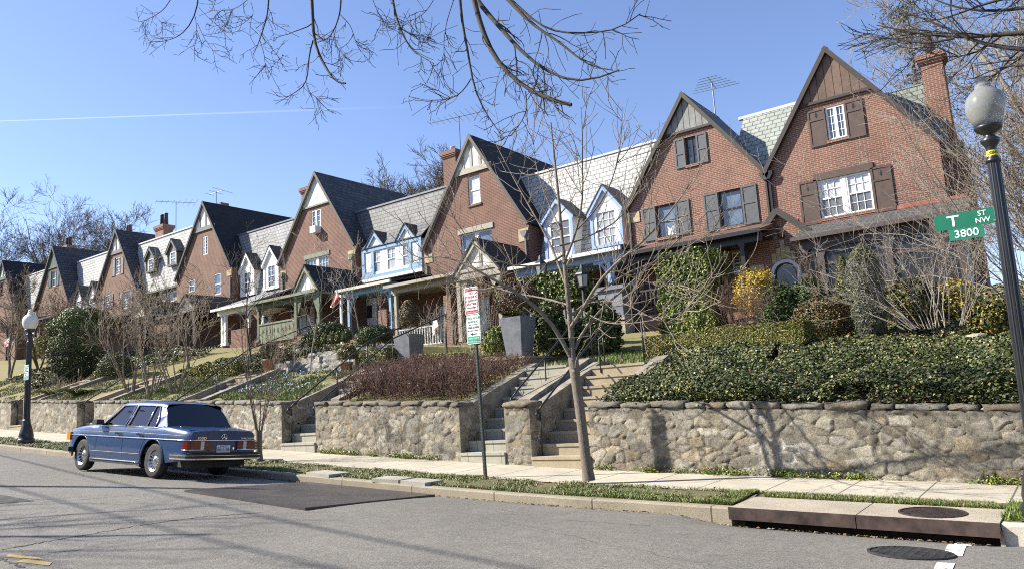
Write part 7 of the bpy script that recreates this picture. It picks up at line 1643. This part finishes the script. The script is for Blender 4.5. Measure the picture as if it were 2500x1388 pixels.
# right-hand trees and thicket
bare_tree('bare_tree','large pale bare tree rising behind the street lamp at the right',(3.2,27,2.2),14.5,36,M['twigbrown'],levels=(10,6,5,4),first=.1,r0=.26,nstem=3,twigr=.010,lenf=(.34,.5,.5,.5),up=.35,lean=(.07,0))
bare_tree('bare_tree','dense twiggy bare tree at the far right beside the brick chimney',(1.6,33,2.4),14,37,M['twiggrey'],levels=(9,7,5,4),first=.1,r0=.22,nstem=3,twigr=.010,lenf=(.32,.5,.5,.5),up=.35,lean=(.05,0))
def crossing():
    r=np.random.default_rng(19); Y=14; t=thing('bare_tree','dark bare tree with branches crossing the sky above the chimney','tree',(4.5,13.0,-1.6)); L_=[([(2640,70),(2450,84),(2330,94),(2230,80),(2140,62)],.055),([(2620,0),(2440,30),(2330,20),(2250,-14)],.04),([(2640,120),(2470,122),(2380,105),(2300,62),(2200,28)],.05),([(2330,94),(2260,108),(2190,96),(2125,90)],.022),([(2450,84),(2390,128),(2330,142),(2260,128)],.02),([(2600,-30),(2480,-10),(2400,10),(2300,50),(2240,55)],.035),([(2640,190),(2540,160),(2450,160),(2380,190)],.03)]
    P0=np.stack([traced(l[0],Y+.5*math.sin(i*1.7),12) for i,l in enumerate(L_)]); R0=np.stack([np.linspace(l[1],.008,12) for l in L_]); tk=resample([(4.5,13.0,-1.8),(4.4,13.2,4),(4.2,13.4,9.5)],10); ar=np.stack([resample([(4.35,13.2,5.5+.4*i),((P0[k,0,0]+4.35)/2,13.5,(P0[k,0,2]+6)/2+.5),P0[k,0]],12) for i,k in enumerate((0,1,2,5,6))]); RA=np.tile(np.linspace(.12,.06,12),(5,1))
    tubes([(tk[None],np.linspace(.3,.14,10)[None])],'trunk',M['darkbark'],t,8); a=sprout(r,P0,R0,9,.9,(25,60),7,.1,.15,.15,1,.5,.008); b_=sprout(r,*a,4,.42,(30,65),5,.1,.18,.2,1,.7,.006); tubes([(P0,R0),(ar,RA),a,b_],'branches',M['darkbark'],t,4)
crossing()
twigbush('bare_shrub','big arching bare shrub leaning left in front of the brick end house',(-.35,18.6,1.15),34,5.2,.62,M['twiggrey'],41,.45,.019,(-.40,-.05,0),5,3,base=1.0,rmin=.0042,l3=2,f1=.36,wig=.17)
twigbush('bare_shrub','second tangled bare shrub behind the street sign',(.8,16.9,.9),30,4.4,.75,M['twigbrown'],42,.4,.016,(-.30,0,0),5,3,base=.9,rmin=.004,l3=2,f1=.36,wig=.17)
twigbush('bare_shrub','low arching bare shrub between the grey juniper and the yellow flowers',(-2.25,16.6,.95),42,2.3,.8,M['twiggrey'],43,.3,.010,(-.25,0,0),4,3,base=.6,rmin=.0035,wig=.15)
# evergreen behind the chimney
def pine(label,base,H,w,seed,n=5200):
    r=np.random.default_rng(seed); t=thing('pine_tree',label,'tree',base); b=np.array(base); k=resample([b,b+np.array([0,0,H*.5]),b+np.array([.2,0,H])],10); tubes([(k[None],np.linspace(.2,.04,10)[None])],'trunk',M['farbark'],t,6)
    cl=int(n/65); c=[]; lv=[]
    for i in range(cl):
        f=.35+.65*r.random()**.8; a=r.uniform(0,6.28); l=w*(1.12-f)*r.uniform(.35,1.1); p=b+np.array([math.cos(a)*l,math.sin(a)*l,H*f+l*.15]); c.append(p); s=b+np.array([0,0,H*f-.2]); lv.append(resample([s,(s+p)/2+np.array([0,0,-.1]),p],6))
    tubes([(np.stack(lv),np.tile(np.linspace(.05,.015,6),(cl,1)))],'branches',M['farbark'],t,4)
    c=np.array(c); idx=r.integers(0,cl,n); p=c[idx]+r.normal(0,1,(n,3))*np.array([.45,.45,.22]); leaves('crown',p,rdirs(r,n)+np.array([0,0,.5]),.26,[M['pine_a'],M['pine_b']],None,t,.22,seed=seed)
pine('ragged pine tree showing behind the brick chimney',(-5.2,43,3.0),16.2,3.6,51,3800); pine('pine tree half hidden by bare branches at the right edge',(.9,36,3.0),14.5,3.6,52,6500)
# ---------------- ivy bank, hedge and shrubs of the end house ----------------
def ground_cover(name,label_kind,x0,x1,y0,y1,n,size,mats,w,seed,amp=.22,front_over=0,cond=None,asp=.85):
    r=np.random.default_rng(seed); x=r.uniform(x0,x1,n); y=y0+(y1-y0)*r.random(n)
    if cond is not None: k=cond(x,y); x,y=x[k],y[k]
    m=amp*(fbm(x*1.1+seed,y*1.1)-.2)+amp*.5*(fbm(x*3+seed,y*3)-.3)
    edge=np.clip((y-y0)/.35,0,1); z=terrain(x,np.maximum(y,12.3))+m*edge+.03+r.random(len(x))*.10
    over=front_over*(r.random(len(x))<.06); y=y-over*r.random(len(x))*.35; z=z-over*.06
    e=.08; hz=lambda a,b_:amp*(fbm(a*1.1+seed,b_*1.1)-.2)+amp*.5*(fbm(a*3+seed,b_*3)-.3)
    nx=-(hz(x+e,y)-hz(x-e,y))/(2*e); ny=-(terrain(x,y+e)-terrain(x,y-e)+hz(x,y+e)-hz(x,y-e))/(2*e)
    nr=np.stack([nx*1.2,ny*1.1,np.ones(len(x))],1)+r.normal(0,.5,(len(x),3))
    return tag(leaves(name,np.stack([x,y,z],1),nr,size,[M[k] for k in mats],w,None,asp,.12,seed),label_kind,'ground cover',kind='stuff')
IV=['ivy_dark','ivy_mid','ivy_light','ivy_yellow','ivy_brown']
ivy=ground_cover('ivy_bank','glossy ivy covering the bank above the long stone wall',-7.2,2.5,12.05,16.2,170000,.047,IV,[.48,.29,.13,.05,.05],61,.40,1,lambda x,y:(fbm(x*2.6+11,y*2.6+5)>.22)&(x>-7.12+.22*np.clip(y-12.4,0,5)*.0)&(~((x<-6.8)&(y<14.9)&(x<-7.1))))
ground_cover('yard_cover','mixed low ivy and dry leaves between the hedge and the screened porch',-7.6,2.5,16.1,21.5,26000,.085,IV,[.33,.25,.12,.1,.2],64,.3)
ground_cover('ivy_slope','dark ivy on the slope below the white dormer house',-27.5,-21.9,15.4,20.5,30000,.075,IV,[.5,.38,.05,.02,.05],62,.5)
ground_cover('ivy_slope','ivy and groundcover on the far left slope behind the lamp',-45,-33,16,21,22000,.09,IV,[.5,.3,.06,.04,.10],63,.5)
def hedge(name,label,l,r_,Y,hpx,dep,n,size,mats,w=None,lump=.10,cat='hedge'):
    a,b_=P(*l,Y),P(*r_,Y); top=(P(l[0],l[1]-hpx,Y).z-a.z); c=((a.x+b_.x)/2,Y,(a.z+b_.z)/2+top/2); t=thing(name,label,cat,(c[0],Y,c[2]-top/2))
    p,nr=cloud('box',c,((b_.x-a.x)/2,dep/2,top/2),n,int(l[0]),lump,freq=3); sl=(b_.z-a.z)/(b_.x-a.x); p[:,2]+=sl*(p[:,0]-c[0]); leaves('foliage',p,nr,size,[M[k] for k in mats],w,t,seed=int(l[0])); 
    rr=np.random.default_rng(3); m=int((b_.x-a.x)/.25)+2; S=np.zeros((m,4,3)); 
    for i in range(m):
        x=a.x+(b_.x-a.x)*(i+.5)/m
        for j in range(4): S[i,j]=(x+rr.normal(0,.05),Y+rr.normal(0,.06),a.z+sl*(x-a.x)-.15+top*.9*j/3)
    tubes([(S,np.full((m,4),.012))],'stem',M['twigbrown'],t); return t
hedge('box_hedge','long clipped box hedge above the ivy bank',(1590,874),(1982,838),15.9,52,.8,60000,.028,['box_dark','box_mid','box_gold'],[.35,.45,.2],lump=.05)
bush('ivy_column','tall block of bright green ivy beside the porch steps',(1697,818),18.2,150,200,'box',11500,.095,['fresh_a','fresh_b','fresh_c','ivy_mid'],[.3,.36,.16,.18],lump=.30,depth=.75,freq=2.6)
bush('arborvitae','narrow bronze-green conifer right of the ivy block',(1786,760),17.8,52,150,'cone',5200,.07,['arb_a','arb_b','arb_c'],[.4,.35,.25],asp=.4,cat='conifer')
bush('golden_shrub','bright yellow feathery conifer shrub under the arched window',(1852,775),17.4,96,118,'ellipsoid',5200,.085,['gold_a','gold_b','gold_c'],[.45,.35,.2],lump=.45,asp=.35,freq=3)
bush('holly_shrub','dark green upright shrub right of the yellow conifer',(1908,825),16.9,98,140,'ellipsoid',7000,.06,['deep_a','deep_b','fresh_a'],[.4,.4,.2],lump=.3)
bush('holly_shrub','small dark green shrub below the porch post of the end house',(1980,770),17.6,82,92,'ellipsoid',5000,.06,['deep_a','deep_b','fresh_a'],[.35,.4,.25],lump=.35)
bush('bronze_shrub','wide bronze-brown rounded shrub above the box hedge',(2018,835),16.5,150,112,'ellipsoid',8500,.05,['brown_a','brown_b','arb_c'],[.4,.3,.3],lump=.2)
bush('dwarf_conifer','dark cone-shaped conifer before the screened porch',(2068,745),18.0,62,128,'cone',5200,.06,['arb_b','arb_c','fresh_a'],[.3,.4,.3],asp=.4,cat='conifer')
bush('variegated_shrub','yellow-green shrub between the bronze shrub and the grey juniper',(2066,800),17.1,80,90,'ellipsoid',4200,.06,['fresh_b','gold_c','deep_b'],[.4,.25,.35],lump=.35)
bush('juniper','tall grey-green feathery juniper in front of the porch screen',(2132,842),16.9,82,250,'column',9000,.10,['jun_a','jun_b','arb_c'],[.45,.4,.15],lump=.4,asp=.16,cat='conifer')
bush('forsythia','loose shrub dotted with yellow flowers behind the bare twigs',(2335,790),17.6,120,110,'ellipsoid',1300,.07,['gold_a','gold_b','fresh_c','brown_a'],[.25,.3,.25,.2],lump=.5,shell=.2)
bush('broadleaf_shrub','shaded green shrub at the right end of the porch',(2230,800),18.3,150,120,'ellipsoid',6000,.07,['arb_a','deep_b','brown_a'],[.4,.35,.25],lump=.35)
bush('broadleaf_shrub','olive-green shrub just left of the street lamp post',(2425,830),17.0,110,90,'ellipsoid',4500,.07,['arb_b','gold_c','deep_b'],[.4,.25,.35],lump=.4)
twigbush('bare_shrub','cluster of upright purple-brown stems behind the box hedge',P(1812,812,16.7),60,1.15,.55,M['twigred'],44,.4,.007,(0,0,0),3,2,base=.35,rmin=.003)
twigbush('bare_shrub','thin bare shrub growing against the brown porch post',P(2000,720,18.4),14,1.0,.5,M['twigbrown'],45,.3,.007,(-.1,0,0),3,2,rmin=.003)
# boulders in the ivy
for i,(px,Y,s) in enumerate((((2225,838),15.9,.20),((2385,826),16.1,.18))):
    p=P(*px,Y); r=np.random.default_rng(i); k=MB(); k.lathe([(.0,-.5),(.8,-.45),(1,0),(.85,.4),(.4,.55),(0,.58)],(0,0,0),9); k.v=[(p.x+x*s*1.4*r.uniform(.8,1.15),Y+y*s,p.z+z*s*r.uniform(.85,1.1)) for x,y,z in k.v]; tag(k.build('boulder',M['limestone']),('pale boulder showing through the ivy below the bare shrub','grey boulder in the ivy left of the street lamp')[i],'rock')
# ---------------- planting along the rest of the row ----------------
def barberry():
    r=np.random.default_rng(71); t=thing('barberry_bed','mass of purple-brown leafless twigs above the stone wall between the steps','shrub bed',(-12.6,13.6,float(terrain(-12.6,13.6))))
    n=760; x=r.uniform(-14.55,-10.55,n); y=12.3+2.6*r.random(n)**1.15; z=terrain(x,y)-.03; d=np.stack([r.normal(0,.33,n),r.normal(0,.33,n),np.ones(n)],1); L_=r.uniform(.38,.78,n)*np.clip(1.25-.33*(y-12.3),.42,1.2); cur=np.stack([x,y,z],1); pts=[cur]
    for s in range(5): d=d+r.normal(0,.12,(n,3)); d/=np.linalg.norm(d,axis=1,keepdims=True); cur=cur+d*(L_/5)[:,None]; pts.append(cur)
    P0=np.stack(pts,1); R0=np.tile(np.linspace(.008,.004,6),(n,1)); a=sprout(r,P0,R0,5,.28,(20,60),5,.3,.14,.2,1,.7,.0038); b=sprout(r,*a,2,.16,(25,60),4,.3,.16,.2,1,.8,.0034)
    tubes([(P0,R0),a,b],'stems',M['twigred'],t,3)
    m=9000; i=r.integers(0,len(a[0]),m); q=a[0][i,r.integers(1,5,m)]+r.normal(0,.03,(m,3)); leaves('buds',q,rdirs(r,m),.035,[M['dead_a'],M['twigred'],M['brown_a']],[.5,.35,.15],t,seed=5)
barberry()
bush('clipped_yew','clipped bronze cone shrub in the left tall grey planter',(1000,816),16.3,42,86,'ellipsoid',6000,.045,['brown_a','dead_b','arb_a'],[.45,.25,.3],lump=.08,shell=.75,fixed=True)
bush('dead_shrub','dry brown shrub in the right tall grey planter',(1266,778),15.85,92,95,'ellipsoid',5200,.06,['dead_a','dead_b','brown_a'],[.45,.3,.25],lump=.35,shell=.5,fixed=True)
hedge('ivy_hedge','ivy-clad hedge behind the right tall planter',(1236,768),(1425,742),17.9,78,.8,11000,.085,['ivy_dark','ivy_mid','fresh_a','fresh_b'],[.25,.35,.2,.2],.5)
bush('euonymus','bright green bush beside the parking sign pole',(1213,868),16.4,58,72,'ellipsoid',4200,.06,['fresh_a','fresh_b','box_mid'],[.4,.3,.3],lump=.3)
bush('ivy_bush','dark ivy bush between the right tall planter and the street tree trunk',(1345,872),16.9,90,120,'ellipsoid',8000,.085,['ivy_dark','ivy_mid','ivy_light','fresh_a'],[.35,.35,.1,.2],lump=.35)
bush('ivy_bush','dark green ivy bush beside the slim garden lamp post',(1462,866),17.2,110,130,'ellipsoid',9000,.085,['ivy_dark','ivy_mid','ivy_light','fresh_a'],[.4,.33,.1,.17],lump=.35)
hedge('box_hedge','low box hedge in front of the left tall planter',(842,892),(962,884),15.9,34,.6,6500,.05,['box_dark','box_mid','arb_c'],[.4,.4,.2],.3)
hedge('box_hedge','low box hedge right of the left tall planter',(1035,886),(1135,884),16.4,22,.5,4200,.05,['box_mid','box_dark','box_gold'],[.45,.35,.2],.3)
for i in range(7):
    x=742+i*17.5; bush('box_ball',['box ball bush leftmost in the row on the upper white terrace','second small box bush from the left on the upper terrace','third small box bush from the left on the upper terrace','middle box bush of the row on the upper white terrace','third box bush from the right end on the upper terrace','second box bush from the right end on the upper terrace','rightmost box bush in the row on the upper white terrace'][i],(x,850-i*3),17.2,24,30,'ellipsoid',1300,.05,['arb_c','box_dark','deep_b'],[.4,.35,.25],lump=.15,group='row of small box bushes')
bush('evergreen_shrub','evergreen bush in the large terracotta pot',(657,882),15.0,44,48,'ellipsoid',2600,.055,['arb_c','box_dark','brown_a'],[.4,.35,.25],lump=.3,fixed=True)
bush('reddish_shrub','small reddish shrub in the terracotta pot by the terrace',(848,888),15.1,42,48,'ellipsoid',2200,.055,['fresh_a','dead_b','brown_b'],[.4,.3,.3],lump=.4,fixed=True)
bush('evergreen_shrub','dark evergreen behind the box bushes under the red flag',(800,826),18.2,90,40,'ellipsoid',4200,.065,['deep_a','deep_b','arb_c'],None,lump=.35)
bush('evergreen_shrub','dark evergreen left of the clipped bronze cone',(915,842),17.8,86,48,'ellipsoid',5200,.06,['deep_a','deep_b','arb_c'],None,lump=.35)
bush('evergreen_shrub','dull green shrub on the lower white terrace wall',(700,888),15.9,62,34,'ellipsoid',2600,.05,['jun_a','brown_a','arb_a'],None,lump=.35)
hedge('golden_hedge','low golden-green hedge on the lawn behind the car',(470,922),(592,912),14.9,26,.5,5200,.06,['box_mid','gold_c','box_dark'],[.4,.3,.3],.35)
bush('ivy_mass','tall dark ivy-covered mass on the slope right of the far lamp',(178,938),15.6,118,190,'column',17000,.085,['ivy_dark','ivy_mid','fresh_a','ivy_light'],[.4,.34,.17,.09],lump=.3)
bush('ivy_mass','lower spreading ivy mass beside the tall one',(215,800),16.8,110,48,'ellipsoid',5200,.11,['ivy_mid','fresh_a','arb_a','ivy_dark'],None,lump=.35)
bush('ivy_mass','low ivy mound on the bank right behind the far lamp post',(120,958),15.2,90,40,'ellipsoid',3200,.11,['ivy_dark','ivy_mid','arb_a'],None,lump=.35)
bush('round_bush','clipped round bush under the bare multi-stem trees',(281,924),14.6,84,62,'ellipsoid',5200,.06,['deep_a','box_dark','brown_a'],[.4,.35,.25],lump=.06,shell=.8)
bush('evergreen_shrub','yellow-green shrub behind the far lamp post',(105,880),18.5,60,60,'ellipsoid',3000,.09,['box_mid','arb_a','gold_c'],None,lump=.4)
def grass_clump(label,px,Y,n,l,seed):
    p=P(*px,Y); r=np.random.default_rng(seed); t=thing('ornamental_grass',label,'grass clump',(p.x,Y,float(terrain(p.x,Y))),'ornamental grasses'); k=5; a=r.uniform(0,6.28,n); d=np.stack([np.cos(a)*.8,np.sin(a)*.8,np.ones(n)*1.1],1)*r.uniform(.6,1.2,(n,1)); d/=np.linalg.norm(d,axis=1,keepdims=True); cur=np.array([p.x,Y,float(terrain(p.x,Y))])+np.stack([np.cos(a),np.sin(a),0*a],1)*.12*r.random((n,1)); pts=[cur]
    for s in range(k-1): d=d+np.array([0,0,-.30]); d/=np.linalg.norm(d,axis=1,keepdims=True); cur=cur+d*l/(k-1)*r.uniform(.7,1.2,(n,1)); pts.append(cur)
    tubes([(np.stack(pts,1),np.tile(np.linspace(.008,.003,k),(n,1)))],'blades',M['grass_d'],t,3)
grass_clump('arching ornamental grass clump right of the far lamp on the wall',(190,966),12.9,420,.75,1); grass_clump('second arching grass clump closer to the far lamp',(128,968),12.9,320,.65,2)
twigbush('bare_shrub','dry flower stalks behind the ornamental grasses',P(160,960,13.3),40,.8,.8,M['twigbrown'],46,.3,.006,(0,0,0),2,2,base=.5)
# crape myrtles above the wall
for i,(u,v,Y,H,lab) in enumerate(((322,962,13.0,3.9,'leftmost bare crape myrtle with many slim stems above the wall'),(366,975,12.9,3.6,'second crape myrtle of slim pale stems behind the car roof'),(428,962,13.1,3.8,'third crape myrtle, with the palest stems, on the lawn edge'))):
    p=P(u,v,Y); bare_tree('crape_myrtle',lab,(p.x,Y,float(terrain(p.x,Y))),H,81+i,M['crape'],spread=.95,r0=.027,nstem=9,levels=(4,4,2),first=.4,lenf=(.32,.5,.5),up=.5,twigr=.0065,group='crape myrtles',ang=(15,45),rsc=.7,wig=.12)
p=P(462,918,15.2); bare_tree('crape_myrtle','single-trunked crape myrtle by the golden hedge',(p.x,15.2,p.z),4.0,85,M['crape'],spread=.9,r0=.07,nstem=1,levels=(9,5,4),first=.35,lenf=(.5,.5,.5),up=.5,twigr=.008,group='crape myrtles')
# small garden trees
for i,(u,v,Y,H,m,lab,r0,lv) in enumerate(((758,905,15.3,4.2,'twiggrey','slender bare sapling in front of the white stone terrace',.028,(8,4,3)),(615,880,17.0,4.6,'farbark','dark bare tree before the white porch',.05,(9,5,4)),(942,800,20.5,2.9,'crape','knuckled pruned crape myrtle before the blue porch',.06,(6,3,2)),(1085,800,21.5,4.4,'twiggrey','weeping bare tree in front of the tan house',.05,(10,5,4)),(880,850,18.0,3.6,'twiggrey','thin bare sapling beside the blue porch',.03,(9,4,3)),(712,950,14.0,1.7,'twiggrey','small bare shrub on the flower lawn',.012,(8,4,3)),(680,950,13.6,1.6,'twigbrown','thin bare shrub at the edge of the flower lawn',.012,(8,4,2)))):
    p=P(u,v,Y); bare_tree('bare_tree' if H>2 else 'bare_shrub',lab,(p.x,Y,float(terrain(p.x,Y))),H,90+i,M[m],r0=r0,levels=lv,first=.35,lenf=(.42,.5,.5),up=.45,twigr=.006,cat='tree' if H>2 else 'shrub',nstem=1)
twigbush('bare_shrub','grey leafless hedge in front of the railing of the tan house',P(1085,856,21.0),70,1.6,.75,M['twiggrey'],47,.4,.009,(0,0,0),3,2,base=1.3,rmin=.005)
twigbush('bare_shrub','leafless brown climber tangle under the tan porch eave',P(1190,760,22.6),26,1.9,.5,M['twigbrown'],48,.4,.010,(0,0,0),4,3,base=.5,rmin=.005)
# young tree behind the car
def young():
    p=verge_pt(633,1124,9.4,10.1); z0=float(walk_z(p.x,p.y)); t=thing('young_tree','young bare tree with a thick cut trunk just behind the blue car','tree',(p.x,p.y,z0)); r=np.random.default_rng(12); tr=resample([(p.x,p.y,z0-.05),(p.x-.01,p.y,z0+.3),(p.x,p.y,z0+.68)],8); tubes([(tr[None],np.array([.10,.085,.075,.07,.068,.068,.07,.072])[None])],'trunk',M['bark'],t,8)
    k=MB(); k.lathe([(.0,0),(.068,0),(.066,.006)],(p.x,p.y,z0+.675),10); k.build('cut_top',M['twig'],t)
    S=[];n=9
    for i in range(n):
        a=2*math.pi*i/n+.3; o=r.uniform(.25,.75); b0=np.array([p.x+math.cos(a)*.05,p.y+math.sin(a)*.05,z0+.62]); h_=r.uniform(1.9,3.0); S.append(resample([b0,b0+np.array([math.cos(a)*o*.5,math.sin(a)*o*.5,.35*h_]),b0+np.array([math.cos(a)*o*.9,math.sin(a)*o*.9,.7*h_]),b0+np.array([math.cos(a)*o,math.sin(a)*o,h_])],10))
    P0=np.stack(S); R0=np.tile(np.linspace(.017,.005,10),(n,1)); a=sprout(r,P0,R0,6,.6,(20,50),6,.5,.1,.1,1,.6,.005); b=sprout(r,*a,3,.3,(25,50),5,.5,.12,.2,1,.7,.004); tubes([(P0,R0),a,b],'shoots',M['twigbrown'],t,4)
young()
# far left tangle
for i,(u,v,Y,H,m,lab) in enumerate(((25,940,16.5,5.4,'twigbrown','bare brown-twigged tree at the left edge behind the far lamp'),(95,900,19,5.2,'farbark','dark tangled bare tree left of the ivy mass'),(175,800,21.0,4.0,'twigbrown','brown bare tree rising above the ivy mass'),(250,800,21.0,3.4,'farbark','dark bare tree before the mauve-shuttered house'))):
    p=P(u,v,Y); bare_tree('bare_tree',lab,(p.x,Y,float(terrain(p.x,Y))),H,101+i,M[m],r0=.07,nstem=3,levels=(7,5,4,3),first=.25,lenf=(.36,.5,.5,.5),up=.4,twigr=.009,spread=.7)
# ---------------- grass ----------------
def blades(name,label,x,y,z,l,seed,mats,w,lean=.5,wd=.006):
    r=np.random.default_rng(seed); n=len(x); a=r.uniform(0,6.28,n); d=np.stack([np.cos(a)*lean,np.sin(a)*lean,np.ones(n)],1)*r.uniform(.5,1.2,(n,1))*(np.ones(n)*l)[:,None]; s=np.stack([-np.sin(a),np.cos(a),0*a],1)*wd*np.ones((n,1))
    b=np.stack([x,y,z],1); V=np.stack([b-s,b+s,b+d],1).reshape(-1,3); F=np.arange(3*n).reshape(n,3); return tag(np_mesh(name,V,F,[M[k] for k in mats],r.choice(len(mats),n,p=w)),label,'grass',kind='stuff')
r_=np.random.default_rng(77)
n=130000; x=-3.75-34*r_.random(n)**1.7; y=9.31+1.02*r_.random(n); dens=fbm(x*1.6,y*2.5); k=(dens>.33+.26*r_.random(n))|(y<9.40); x,y=x[k],y[k]; z=walk_z(x,y)+(fbm(x*2,y*2)-.4)*.06-.005
blades('verge_grass','rough green grass on the verge beside the kerb',x,y,z,.035+.04*fbm(x*2.3+5,y*2.3)*(1+.01*(-x)),1,['grass_a','grass_b','grass_c','grass_d'],[.30,.34,.16,.2],.7,wd=.0055)
n=14000; x=r_.uniform(-3.7,-.95,n); y=9.98+.3*r_.random(n); k=(fbm(x*3,y*2)>.36); x,y=x[k],y[k]; blades('verge_grass','thin grass strip between the storm drain lid and the sidewalk',x,y,walk_z(x,y)-.005,.06,2,['grass_a','grass_b','grass_c'],[.35,.3,.35])
n=9000; x=r_.uniform(-.92,1.2,n); y=r_.uniform(9.32,10.3,n); blades('verge_grass','grass and weeds around the foot of the street lamp',x,y,walk_z(x,y)+.01,.07,3,['grass_a','grass_b','grass_d'],[.4,.4,.2])
def lawn(label,x0,x1,y0,y1,n,l,seed,w,wd=.008):
    r=np.random.default_rng(seed); x=r.uniform(x0,x1,n); y=r.uniform(y0,y1,n); k=fbm(x*1.3,y*1.3)>.33; x,y=x[k],y[k]; blades('lawn_grass',label,x,y,terrain(x,y)-.01,l,seed,['grass_a','grass_b','grass_c','grass_d'],w,.45,wd)
lawn('green lawn slope below the white stone terrace',-20.3,-16.2,12.4,15.4,30000,.10,5,[.35,.35,.1,.2]); lawn('green and straw lawn slope behind the car',-25.6,-21.8,12.4,15.3,24000,.09,6,[.22,.25,.25,.28],.009); lawn('straw-coloured lawn slope right of the ivy mass',-31.2,-27.3,12.4,15.4,15000,.08,7,[.08,.12,.55,.25],.010); lawn('straw-coloured lawn at the far left above the wall',-46,-32.6,12.4,15.8,20000,.09,8,[.12,.15,.48,.25],.013); lawn('grass on the landing above the tan steps',-9.9,-7.3,14.9,17.2,9000,.14,9,[.4,.35,.1,.15]); lawn('short rough grass between the planters',-16,-10.4,15.2,19.5,12000,.10,10,[.2,.2,.35,.25])
# small weeds at the foot of the wall and blue flowers
def weeds(label,xa,xb,n,seed):
    r=np.random.default_rng(seed); c=r.uniform(xa,xb,max(3,int((xb-xa)*3.2))); i=r.integers(0,len(c),n); x=c[i]+r.normal(0,.12,n); y=YW-.02-np.abs(r.normal(0,.06,n)); k=(x>xa)&(x<xb); x,y=x[k],y[k]; z=walk_z(x,y)+.02+np.abs(r.normal(0,.05,len(x)))
    tag(leaves('weeds',np.stack([x,y,z],1),rdirs(r,len(x))+np.array([0,-.5,1]),.035,[M['fresh_b'],M['grass_a'],M['gold_c']],[.4,.4,.2],seed=seed),label,'weeds',kind='stuff')
weeds('small weeds along the foot of the long stone wall',-7.2,.8,2600,1); weeds('weeds along the foot of the wall below the twiggy shrubs',-14.7,-10.3,1600,2); weeds('weeds along the foot of the wall behind the car',-20.4,-16.1,1500,3)
r=np.random.default_rng(8); n=700; x=r.uniform(-20,-17,n); y=r.uniform(12.8,14.8,n); k=fbm(x*2,y*2)>.42; x,y=x[k],y[k]; tag(leaves('spring_flowers',np.stack([x,y,terrain(x,y)+.12],1),rdirs(r,len(x))+np.array([0,-.6,.8]),.06,[M['periwinkle'],M['jun_b']],[.45,.55],seed=3),'pale blue spring flowers on the green lawn slope','flowers',kind='stuff')
# litter of dry leaves in the gutter
n=900; x=-1-20*r.random(n); y=9.12-np.abs(r.normal(0,.05,n)); tag(leaves('leaf_litter',np.stack([x,y,road_z(x,y)+.012],1),rdirs(r,n)*.4+np.array([0,0,1]),.045,[M['dead_b'],M['brown_b'],M['twig']],seed=4),'dry leaves lying in the gutter','leaves',kind='stuff')
n=1500; x=-3.8-22*r.random(n); y=9.34+.95*r.random(n); tag(leaves('leaf_litter',np.stack([x,y,walk_z(x,y)+(fbm(x*2,y*2)-.4)*.06+.035],1),rdirs(r,n)*.5+np.array([0,0,1]),.05,[M['dead_b'],M['brown_b'],M['twig']],seed=6),'dry leaves scattered over the grass verge','leaves',kind='stuff')
# vapour trail high in the sky
def contrail():
    m,N,L,b=nmat('vapour'); out=[q for q in N if q.type=='OUTPUT_MATERIAL'][0]; d=N.new('ShaderNodeEmission'); d.inputs[0].default_value=(.86,.92,1,1); d.inputs[1].default_value=.75; t=N.new('ShaderNodeBsdfTransparent'); mx=N.new('ShaderNodeMixShader'); g=N.new('ShaderNodeAttribute'); g.attribute_name='fade'  # trail glows by emission in place of sunlight on the vapour
    L.new(g.outputs['Fac'],mx.inputs[0]); L.new(t.outputs[0],mx.inputs[1]); L.new(d.outputs[0],mx.inputs[2]); L.new(mx.outputs[0],out.inputs[0])
    Y=2600; pts=[P(-700,331,Y)]+[P(u,296-.0355*u,Y) for u in np.linspace(-300,1050,28)]; k=MB(); n=len(pts); k.tube(pts,[3.0+3.5*i/n for i in range(n)],8,cap=False); o=k.build('contrail',m); a=o.data.attributes.new('fade','FLOAT','POINT')
    a.data.foreach_set('value',[ +.18*max(0,1-(i//8)/(n-1))**1.1*(.85+.3*random.random()) for i in range(n*8)]); o.visible_shadow=True; tag(o,kind='structure')
contrail()

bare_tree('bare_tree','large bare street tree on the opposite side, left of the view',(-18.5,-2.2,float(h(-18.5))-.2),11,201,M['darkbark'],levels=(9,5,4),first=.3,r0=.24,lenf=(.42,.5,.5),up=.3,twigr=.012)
rr=np.random.default_rng(6); n=26000; x=rr.uniform(-150,60,n); hgt_=5.5+3.5*fbm(x*.12,x*0+3); y=-24+rr.normal(0,2.2,n); z=h(x)+hgt_*rr.random(n); tag(leaves('wood',np.stack([x,y,z],1),rdirs(rr,n)+np.array([0,.8,0]),1.0,[M['farbark'],M['brown_a'],M['arb_c'],M['brick3']],[.4,.25,.2,.15],seed=2),'belt of trees and gardens on the opposite side of the street','wood',kind='stuff')
